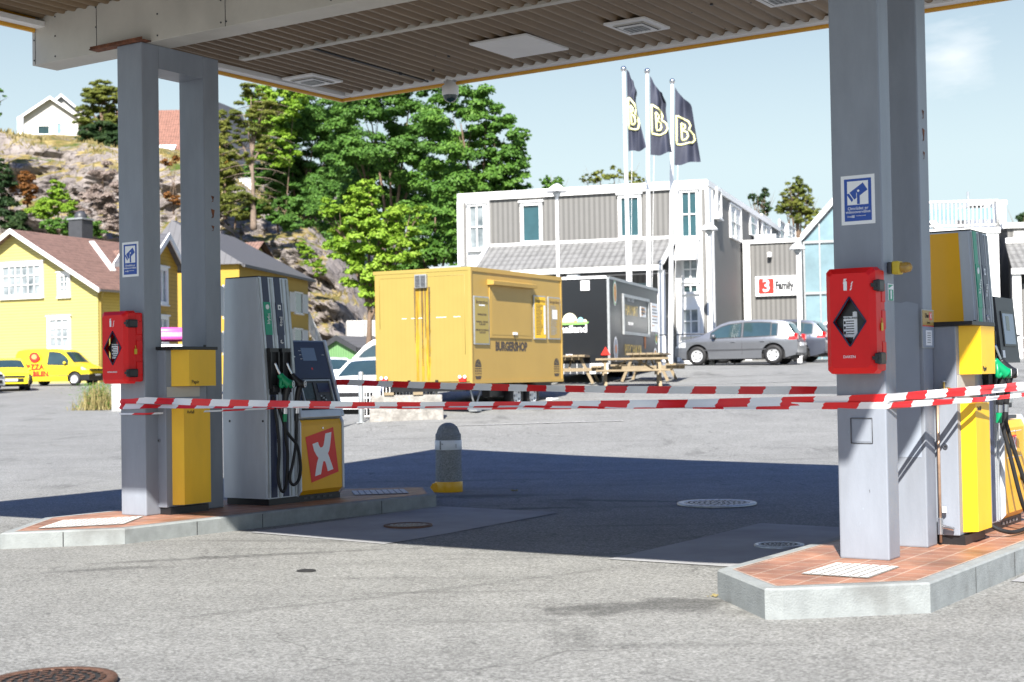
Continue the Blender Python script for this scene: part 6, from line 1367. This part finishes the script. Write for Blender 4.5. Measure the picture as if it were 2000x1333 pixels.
q = hit(14, 68); car('yellow car cut off by the left edge, facing the camera', q, R_(-66), 'car_yellow', HATCH, 1.74, (-1.30, 1.28), .32, .20, HSW, (.42, 1.02), (-1.96, -1.74), lights=(.64, .80))
q = hit(-92, 64); car('white van just entering the picture at the left edge', q, R_(-20), 'car_white', VAN, 1.85, (-1.38, 1.38), .33, .24, VSW, (.72, 1.28), None, name='panel_van', cat='van', belt=1.08, group='delivery vans', lights=(.80, .9))
# ---- bicycle at the right edge
q = hit(1998, 47); t = thing('bicycle', 'pale bicycle leaning by the grey wing at the right edge', 'bicycle', q, R_(10))
for x in (-.52, .52):
    m = MB(); T = face_T((x, 0, .34), (1, 0, 0), (0, 0, 1)); m.lathe([(.31, -.015), (.335, -.01), (.335, .01), (.31, .015), (.31, -.015)], 'rubber', 28, T=T)
    for k in range(14): a = 2*math.pi*k/14; m.tube([(x, 0, .34), (x+.31*math.cos(a), 0, .34+.31*math.sin(a))], .003, 'galv', 3, 1)
    m.build('wheel', t)
m = MB()
for a, b in (((-.52, .34), (-.18, .80)), ((-.52, .34), (-.05, .30)), ((-.18, .80), (-.05, .30)), ((-.18, .76), (.35, .82)), ((-.05, .30), (.37, .75)), ((.33, .90), (.52, .34))): m.tube([(a[0], 0, a[1]), (b[0], 0, b[1])], .018, 'tape_white', 8, 1)
m.build('frame', t); m = MB(); m.sphere((-.2, 0, .86), .1, 'black_plastic', (1.3, .7, .4), 8); m.build('saddle', t); m = MB(); m.tube([(.30, -.25, .98), (.34, 0, .95), (.30, .25, .98)], .014, 'chrome', 6, 4); m.build('handlebar', t)
# ================================================================ ROCK HILL
def rock_mat():
    m, n, l, p = nodes('rock_hill'); p.inputs['Roughness'].default_value = .95; p.inputs['Specular IOR Level'].default_value = .15
    g = n.new('ShaderNodeNewGeometry'); pos = g.outputs['Position']
    def N(sc, det=6, ro=.65):
        q = n.new('ShaderNodeTexNoise'); q.inputs['Scale'].default_value = sc; q.inputs['Detail'].default_value = det; q.inputs['Roughness'].default_value = ro; l.new(pos, q.inputs[0]); return q.outputs['Fac']
    def ramp(v, pts):
        r = n.new('ShaderNodeValToRGB'); e = r.color_ramp.elements; e[0].position = pts[0][0]; e[0].color = (*pts[0][1], 1); e[1].position = pts[-1][0]; e[1].color = (*pts[-1][1], 1)
        for q in pts[1:-1]: x = e.new(q[0]); x.color = (*q[1], 1)
        l.new(v, r.inputs[0]); return r.outputs[0]
    c1 = ramp(N(.55, 9, .72), [(.28, (.13, .115, .11)), (.43, (.235, .205, .19)), (.57, (.31, .275, .255)), (.72, (.39, .355, .325))])
    vo = n.new('ShaderNodeTexVoronoi'); vo.feature = 'DISTANCE_TO_EDGE'; vo.inputs['Scale'].default_value = .75
    wn = n.new('ShaderNodeVectorMath'); wn.operation = 'ADD'; nn = n.new('ShaderNodeTexNoise'); nn.inputs['Scale'].default_value = .9; nn.inputs['Detail'].default_value = 5; l.new(pos, nn.inputs[0])
    sc = n.new('ShaderNodeVectorMath'); sc.operation = 'SCALE'; sc.inputs['Scale'].default_value = 1.6; l.new(nn.outputs['Color'], sc.inputs[0]); l.new(pos, wn.inputs[0]); l.new(sc.outputs[0], wn.inputs[1]); l.new(wn.outputs[0], vo.inputs[0])
    ck = ramp(vo.outputs['Distance'], [(0, (.25, .25, .25)), (.05, (1, 1, 1))])
    mm = n.new('ShaderNodeMix'); mm.data_type = 'RGBA'; mm.blend_type = 'MULTIPLY'; mm.inputs[0].default_value = .85; l.new(c1, mm.inputs[6]); l.new(ck, mm.inputs[7])
    sx = n.new('ShaderNodeSeparateXYZ'); l.new(g.outputs['Normal'], sx.inputs[0])
    ad_ = n.new('ShaderNodeMath'); ad_.operation = 'MULTIPLY_ADD'; ad_.inputs[1].default_value = .9; l.new(N(.35, 6), ad_.inputs[0]); l.new(sx.outputs[2], ad_.inputs[2])
    gr = ramp(N(.8, 6), [(.35, (.07, .11, .02)), (.5, (.22, .17, .06)), (.65, (.42, .33, .14))])
    mk = n.new('ShaderNodeMapRange'); mk.inputs[1].default_value = 1.22; mk.inputs[2].default_value = 1.34; l.new(ad_.outputs[0], mk.inputs[0])
    m2 = n.new('ShaderNodeMix'); m2.data_type = 'RGBA'; l.new(mk.outputs[0], m2.inputs[0]); l.new(mm.outputs[2], m2.inputs[6]); l.new(gr, m2.inputs[7]); l.new(m2.outputs[2], p.inputs['Base Color'])
    bp = n.new('ShaderNodeBump'); bp.inputs['Strength'].default_value = 1; bp.inputs['Distance'].default_value = .25; l.new(N(1.6, 9, .75), bp.inputs['Height']); l.new(bp.outputs[0], p.inputs['Normal'])
rock_mat()
RX = [-60, -42, -38.5, -36, -32, -28, -25, -22, -20, -18, -16, -14, -12.2, -10.5, -9, -8]
RPY = [250, 240, 243, 258, 268, 285, 298, 318, 345, 385, 415, 435, 480, 540, 620, 700]
def Yb(x): return float(np.interp(x, [-60, -26, -17, -11, -8], [101, 101, 95, 90, 90]))
def rz(x): Y = Yb(x)+8; return 1.42+(743-float(np.interp(x, RX, RPY)))*Y/2860
def hillp(x, t):
    """t 0..1 cliff face, 1..2 plateau behind"""
    yb = Yb(x); zt = rz(x); z0 = 1.0
    if t <= 1:
        k = t; z = z0+(zt-z0)*(k**.80); y = yb+8*(.10*k+.35*k**2+.55*k**5)
        e = 1-abs(2*k-1)**4
    else:
        q = t-1; y = yb+8+q*75; z = zt+q*75*(zt-1.42)/(yb+8)*.94-.5*min(1, q*8); e = .25*max(0, 1-q*2)
    v = Vector((x*.22, z*.30, y*.1)); h_ = noise.fractal(v*1.1, .9, 2.1, 5)*1.5
    c = noise.voronoi(Vector((x*.33+h_*.5, z*.42, y*.12)))[0]; h_ += (c[1]-c[0])*2.7-.8
    c2 = noise.voronoi(Vector((x*1.1, z*1.0+h_*.6, y*.3)))[0]; h_ += (c2[1]-c2[0])*.55
    y -= h_*e*1.15; z += (noise.fractal(Vector((x*.35, y*.2, 3)), .9, 2.2, 4)*.35)*(1 if t > .9 else .4)*(.3+.7*min(1, abs(t-1)*5+.3))
    return Vector((x, y, z))
hx = np.arange(-60, -7.5, .27); ht = list(np.linspace(0, 1, 80))+list(np.linspace(1.01, 2, 26)); m = MB(); nx = len(hx)
m.add([hillp(float(x), float(t_)) for t_ in ht for x in hx], [(j*nx+i, j*nx+i+1, (j+1)*nx+i+1, (j+1)*nx+i) for j in range(len(ht)-1) for i in range(nx-1)], 'rock_hill', False)
struct(m.build('hill'), 'steep grey rock face with dry grass on top behind the houses', 'hill')
# dry grass on the ledges and the crest
qs = []; Cc = []
for k in range(3600):
    x = rnd.uniform(-45, -9); t_ = rnd.uniform(.93, 1.14) if rnd.random() < .7 else rnd.uniform(.4, .95); a = hillp(x, t_); b = hillp(x+.15, t_); c = hillp(x, t_+.01); n_ = (b-a).cross(c-a).normalized()
    if abs(n_.z) < .62 or noise.noise(a*.35) < -.12: continue
    h_ = rnd.uniform(.12, .36); w_ = rnd.uniform(.04, .10); an = rnd.uniform(0, 6.28); dx, dy = math.cos(an)*w_, math.sin(an)*w_; lx, ly = rnd.uniform(-.2, .2), rnd.uniform(-.2, .2)
    qs.append([(a.x-dx, a.y-dy, a.z-.05), (a.x+dx, a.y+dy, a.z-.05), (a.x+dx*.3+lx, a.y+dy*.3+ly, a.z+h_), (a.x-dx*.3+lx, a.y-dy*.3+ly, a.z+h_)])
gr = leaves(qs, 'dry_grass', 'straw', None); gr['kind'] = 'stuff'; gr['label'] = 'dry yellow grass on the ledges and crest of the rock'; gr['category'] = 'grass'

# ================================================================ HOUSES ON THE HILL
def on_line(px, py, Y): p = P(px, py, Y); return p
p = P(100, 266, 150); F = Frame((p.x, 150, p.z-.6), R_(6)); k = 150/2860
house('hilltop_house', 'white boarded house with white gables on top of the rock at the left', 'house', F, 2.7, 9, (266-226)*k+.6, (266-190)*k+.6, 'white_boards', 'slate_ribs', over=.55,
    wins=[('y', -.01, (75, 247), (96, 262), dict(glass='glass_dark', fw=.1)), ('y', -.01, (112, 242), (120, 262), dict(glass='glass_pale', fw=.1))])
p = P(122, 262, 156); F = Frame((p.x, 156, p.z-.6), R_(6)); house('hilltop_house', 'second white gable rising behind the hilltop house', 'house', F, 2.6, 9, (262-214)*k, (262-186)*k+.8, 'white_boards', 'slate_ribs', over=.5)
p = P(40, 250, 140); t = thing('white_chimney', 'white round chimney pipe standing left of the hilltop house', 'chimney', (p.x, 140, p.z-1.2), 0); m = MB(); m.lathe([(.3, 0), (.3, 2.2), (.26, 2.25), (.001, 2.26)], 'pure_white', 14); m.build('pipe', t); m = MB(); m.lathe([(.34, .0), (.34, .3)], 'galv', 14); m.build('collar', t)
k = 140/2860; p = P(415, 305, 140); F = Frame((p.x, 143, p.z-.8), R_(90))
t = house('tiled_house', 'white house with red tiled roof on the rock, seen between the left posts', 'house', F, 3.2, 9.5, (305-283)*k+.8, (305-208)*k+1.1, 'white_boards_flat', 'tile_red', over=.45)
win_l(t, 'x', -3.21, 3.6, 5.0, .9, 1.7, glass='glass_dark', fw=.1); m = MB(); m.prism([(-3.22, 1.9), (-3.22, 1.75), (-4.2, 1.2), (-4.2, 1.28)], 1, 3.4, 5.2, 'white_paint'); m.build('awning', t)
k = 118/2860; p = P(430, 350, 118); F = Frame((p.x-.9, 118, p.z-2.0), R_(-14)); house('steep_roof_house', 'house with steep dark roof behind the pines right of the left column', 'house', F, 2.3, 6, 1.9+.6, (350-190)*k+2.0, 'orange_wall', 'slate_ribs', over=.3, barge='dark_grey')
p = P(462, 372, 108); t = thing('garden_wall', 'pale block wall partly hidden by bushes on the slope', 'wall', (p.x, 108, p.z-1.6), R_(-8)); m = MB(); m.box(-1.4, 1.2, 0, .3, 0, 2.4, 'white_paint', ch=.03); m.build('wall', t); m = MB(); m.box(-1.5, 1.3, -.05, .35, 2.401, 2.5, 'galv'); m.build('coping', t)

# ================================================================ TREES
def tree(name, label, px, Y, lobes, m, size=.18, dens=2.6, trunk_r=.22, clump=.27, group=None, cat='tree', base=None, flat=.75, asp=.7, fill=.3, limbs=6, bark='bark', gap=1):
    """lobes in (px, py, radius px[, dy, squash]) measured at the tree's own distance"""
    b = hit(px, Y) if base is None else Vector(base); k = Y/2860.; t = thing(name, label, cat, b, 0, group); L_ = []
    for lo in lobes:
        c = P(lo[0], lo[1], Y+(lo[3] if len(lo) > 3 else 0))-b; r = lo[2]*k; q = lo[4] if len(lo) > 4 else .85; L_.append(((c.x, c.y, c.z), (r, r*.95, r*q)))
    leaves(clump_cloud(L_, dens, size, clump, flat, asp, fill), 'crown', m, t)
    cs = [Vector(c) for c, r in L_]; top = max(cs, key=lambda v: v.z); mz = sum(c.z for c in cs)/len(cs); mx_ = Vector((sum(c.x for c in cs)/len(cs), sum(c.y for c in cs)/len(cs), 0))
    tb = MB(); fork = Vector((mx_.x*.4, mx_.y*.4, max(.8, mz*.45)))
    tb.tube([(0, 0, -.3), fork*.5, fork, fork.lerp(top, .5), top], lambda s_: trunk_r*(1.15-s_*1.05), bark, 8, 4)
    for c in sorted(cs, key=lambda v: -v.z)[1:limbs+1]:
        a = fork.lerp(top, rnd.uniform(0, .4)); tb.tube([a, a.lerp(c, .5)+Vector((0, 0, .25)), c], lambda s_: trunk_r*(.5-.42*s_), bark, 6, 4)
        for _ in range(3): e = c+Vector((rnd.uniform(-1, 1), rnd.uniform(-1, 1), rnd.uniform(-.2, .9)))*(.9*max(.4, k*30)); tb.tube([a.lerp(c, .7), e], lambda s_: trunk_r*.18*(1.1-s_), bark, 4, 1)
    tb.build('trunk', t); return t
G1 = 'broadleaf trees at the foot of the rock'
tree('broadleaf_tree', 'tall dark green broadleaf tree nearest the left pine', 590, 110, [(560, 225, 60), (615, 215, 70), (600, 300, 85), (530, 320, 55, 1), (650, 270, 75), (570, 390, 70), (640, 360, 80, 2), (520, 370, 45), (610, 420, 40), (570, 340, 60, 4), (640, 330, 70, 5), (600, 380, 60, 5), (545, 270, 60, 4)], 'leaf_deep', group=G1)
tree('broadleaf_tree', 'big green tree in the middle of the grove under the canopy corner', 765, 78, [(720, 205, 70), (800, 200, 80), (760, 290, 95), (700, 300, 75), (830, 310, 90, 2), (770, 390, 100, 3), (720, 420, 80, 3), (680, 380, 80, 5), (850, 400, 80, 6), (740, 350, 90, 6), (640, 420, 50, 6)], 'leaf_deep', group=G1)
tree('broadleaf_tree', 'tall green tree at the right end of the grove left of the grey building', 930, 73, [(900, 240, 75), (950, 225, 55), (985, 270, 50, 0), (920, 320, 90), (985, 345, 55), (1005, 300, 26), (1020, 265, 18), (900, 410, 90), (960, 390, 65), (880, 480, 80), (1000, 375, 35), (950, 440, 60, 2), (860, 330, 70, 4), (850, 450, 70, 4)], 'leaf_mid', group=G1)
tree('broadleaf_tree', 'dark tree low behind the yellow trailer', 850, 67, [(850, 420, 65), (880, 470, 60), (820, 490, 60), (850, 550, 70), (900, 540, 45), (800, 590, 50)], 'leaf_mid', group=G1)
tree('maple_tree', 'bright lime green maple in front of the dark grove', 715, 60, [(720, 385, 42), (685, 430, 48), (752, 430, 55), (730, 480, 62), (645, 408, 24), (668, 480, 36), (795, 470, 38), (722, 545, 48), (770, 535, 56), (740, 590, 34), (820, 420, 22)], 'leaf_lime', size=.165, dens=2.0, clump=.30, trunk_r=.16, fill=.35, group=G1)
tree('broadleaf_tree', 'light green tree top at the left edge of the grove', 560, 106, [(505, 200, 34), (540, 195, 40), (560, 235, 38), (520, 255, 40), (545, 300, 40), (575, 180, 30)], 'leaf_lime', size=.18, dens=2.6, limbs=0, trunk_r=.1, group=G1)
tree('broadleaf_tree', 'dark undergrowth tree between rock edge and maple', 720, 104, [(560, 410, 30), (600, 440, 32), (650, 460, 40), (720, 560, 40), (690, 500, 45), (750, 590, 45), (600, 390, 40), (640, 400, 40), (690, 430, 40)], 'leaf_deep', size=.22, group=G1)
# scots pine with bare lower branches
b = Vector(hillp(-17.6, 1.0)); b = Vector((P(487, 420, 92).x, 93.5, P(487, 425, 93.5).z-.5)); k = 93.5/2860
pine = tree('pine_tree', 'scots pine with orange brown trunk and bare lower branches right of the left column', 487, 93.5, [(490, 190, 26), (478, 225, 26), (512, 215, 28), (500, 255, 28), (468, 270, 16), (520, 290, 20), (480, 310, 14), (470, 390, 26), (510, 395, 22)], 'needle', size=.22, dens=1.3, asp=.22, flat=.5, clump=.42, trunk_r=.20, base=b, bark='dead_wood', group='pines on the rock')
m = MB()
for i in range(26):
    z = 1.2+i*.27; a = rnd.uniform(-.5, .6) if i % 2 else math.pi+rnd.uniform(-.5, .6); L_ = rnd.uniform(1.0, 2.6); x = .15
    e = Vector((math.cos(a)*L_, math.sin(a)*L_*.5, z-.45)); s0 = Vector((x, 0, z)); m.tube([s0, s0.lerp(e, .5)+Vector((0, 0, .12)), e], lambda s_: .035*(1.1-s_), 'dead_wood', 4, 3)
    for _ in range(5): q = s0.lerp(e, rnd.uniform(.3, 1)); m.tube([q, q+Vector((rnd.uniform(-.4, .4), rnd.uniform(-.3, .3), rnd.uniform(-.3, .15)))], .010, 'dead_wood', 3, 1)
m.build('dead_branches', pine)
b = Vector((P(195, 300, 116).x, 116, P(195, 285, 116).z-1))
tree('pine_tree', 'wide yellow green pine on the rock beside the left column', 195, 116, [(200, 172, 20), (188, 190, 24), (215, 195, 26), (170, 215, 20, 0, .6), (205, 225, 34, 0, .6), (168, 236, 24, 0, .5), (225, 240, 24), (235, 180, 18)], 'needle', size=.27, dens=2.4, asp=.25, flat=.45, clump=.36, base=b, group='pines on the rock')
b2 = Vector((P(205, 290, 113).x, 113, P(205, 290, 113).z-.8))
tree('spruce_bush', 'dark green bushy spruces under the wide pine', 205, 113, [(175, 258, 17), (200, 262, 26), (228, 270, 26), (215, 285, 22), (160, 268, 12)], 'needle_dark', size=.24, dens=2.6, asp=.3, clump=.4, trunk_r=.1, base=b2, group='pines on the rock')
b3 = Vector((P(440, 400, 97).x, 97, P(440, 405, 97).z-.5))
tree('young_conifer', 'narrow yellow green conifer against the steep dark roof', 440, 97, [(432, 225, 9), (438, 250, 14), (436, 275, 18), (444, 300, 22), (438, 325, 26), (450, 350, 24), (440, 375, 28), (430, 400, 20)], 'needle', size=.22, dens=2.0, asp=.3, clump=.42, trunk_r=.12, base=b3, group='pines on the rock')
for (nm, lab, px, py, Y, lobes, mt, sz) in (
    ('shrub', 'dark green shrub on the slope above the ochre building', 455, 415, 96, [(440, 400, 22), (465, 410, 24), (490, 415, 20)], 'needle', .2),
    ('shrub', 'green shrubs along the crest right of the pine', 540, 420, 94, [(520, 415, 22), (545, 420, 25), (500, 405, 20), (570, 440, 20)], 'leaf_deep', .2),
    ('shrub', 'rust brown withered shrub on the rock at the left', 48, 372, 98, [(48, 350, 16), (40, 368, 18), (58, 375, 16), (50, 390, 12)], 'leaf_rust', .17),
    ('young_tree', 'small bright green tree growing from the rock above the yellow house', 112, 420, 97, [(113, 362, 12), (105, 382, 15), (122, 380, 13), (90, 408, 22), (115, 405, 22), (70, 415, 16), (135, 410, 16)], 'leaf_lime', .17),
    ('shrub', 'bright green bush behind the black chimney', 165, 450, 96, [(150, 432, 18), (170, 440, 22), (190, 452, 16), (130, 445, 20), (100, 440, 20)], 'leaf_mid', .17),
    ('shrub', 'dark green bush on the rock at the left edge', 12, 430, 97, [(5, 330, 18), (12, 360, 22), (5, 400, 26), (25, 425, 30), (45, 440, 22), (-20, 380, 30)], 'needle_dark', .2),
    ('shrub', 'grey leafless thicket on the rock beside the left column', 205, 400, 99, [(200, 340, 22), (215, 375, 26), (190, 400, 28), (222, 425, 26), (175, 385, 18), (165, 420, 20), (205, 450, 24)], 'twig', .12),
    ('shrub', 'small green and rust bush on the rock between the left posts', 335, 385, 96, [(330, 385, 10), (345, 392, 10), (325, 318, 9), (343, 312, 8)], 'leaf_rust', .16),
    ('shrub', 'bright green ivy clump halfway down the rock edge', 620, 520, 89, [(600, 495, 12), (612, 512, 14), (625, 530, 12), (590, 482, 10)], 'leaf_lime', .15)):
    p = P(px, py, Y); tree(nm, lab, px, Y, [(a, b_, c) for a, b_, c in lobes], mt, size=sz, dens=1.6, clump=.42, trunk_r=.06, base=(p.x, Y+.6, p.z-.8), asp=.5, limbs=4, cat='bush' if nm == 'shrub' else 'tree', group='bushes on the rock')
tree('broadleaf_tree', 'dark tree cut off by the left edge high on the rock', -22, 100, [(-8, 190, 18), (-16, 215, 20), (-30, 170, 25), (-30, 240, 20)], 'leaf_deep', size=.2, base=(P(-30, 250, 104).x, 104, P(-30, 250, 104).z-1), dens=2)
# behind the office building
tree('distant_tree', 'two small tree tops showing over the left part of the office roof', 1075, 120, [(1065, 352, 10), (1072, 365, 12), (1090, 356, 11), (1080, 385, 20), (1095, 375, 12)], 'leaf_mid', size=.25, group='trees behind the office building')
tree('distant_tree', 'thin olive tree tops behind the flagpoles over the office roof', 1195, 115, [(1145, 352, 12), (1170, 345, 15), (1200, 342, 18), (1230, 345, 16), (1250, 355, 10), (1190, 365, 28), (1230, 370, 24)], 'needle', size=.25, dens=1.4, asp=.6, group='trees behind the office building')
tree('distant_conifer', 'pointed dark conifer over the receding office roof', 1493, 110, [(1494, 372, 5), (1494, 382, 8), (1492, 395, 12), (1480, 392, 10), (1470, 385, 8), (1495, 412, 16)], 'needle_dark', size=.25, asp=.35, group='trees behind the office building', dens=2)
tree('distant_conifer', 'tall round topped pine over the receding office roof beside the glass hall', 1558, 108, [(1558, 352, 9), (1552, 368, 16), (1568, 375, 17), (1540, 388, 17), (1562, 398, 26), (1580, 390, 12), (1535, 408, 20), (1585, 415, 18), (1560, 425, 26)], 'needle', size=.25, asp=.35, group='trees behind the office building', dens=2.4)
tree('distant_tree', 'small dark tree top at the right edge above the grey wing', 1997, 110, [(1993, 428, 8), (2002, 425, 10), (1998, 440, 12)], 'needle_dark', size=.25, group='trees behind the office building')
# roadside weeds
b = hit(190, 46); t = thing('weeds', 'dry yellow green roadside weeds left of the white utility box', 'plant', b, 0); qs = []
for i in range(520):
    x, y = rnd.gauss(0, .3), rnd.gauss(0, .25); h_ = rnd.uniform(.25, .95)*max(.3, 1-abs(x)*.9); lx, ly = rnd.gauss(0, .12), rnd.gauss(0, .12); w_ = rnd.uniform(.006, .016)
    qs.append([(x-w_, y, 0), (x+w_, y, 0), (x+lx+w_*.4, y+ly, h_), (x+lx-w_*.4, y+ly, h_)])
leaves(qs, 'stems', 'straw', t)
C_ = np.array([[rnd.gauss(0, .32), rnd.gauss(0, .25), rnd.uniform(.05, .85)] for _ in range(2600)]); leaves(leaf_quads(C_, np.tile([0, -.3, .8], (2600, 1)), .05, .4), 'leaves', 'leaf_mid', t)
# tufts along the kerb foot of the right island
b = G0(1398, 1166, -.04); t = thing('kerb_weed', 'tiny dry weed at the foot of the near island kerb', 'plant', b, 0); qs = []
for i in range(14): x, y = rnd.gauss(0, .02), rnd.gauss(0, .02); h_ = rnd.uniform(.006, .02); qs.append([(x-.002, y, 0), (x+.002, y, 0), (x+rnd.gauss(0, .02), y, h_), (x+rnd.gauss(0, .02)-.002, y, h_)])
leaves(qs, 'stems', 'straw', t)
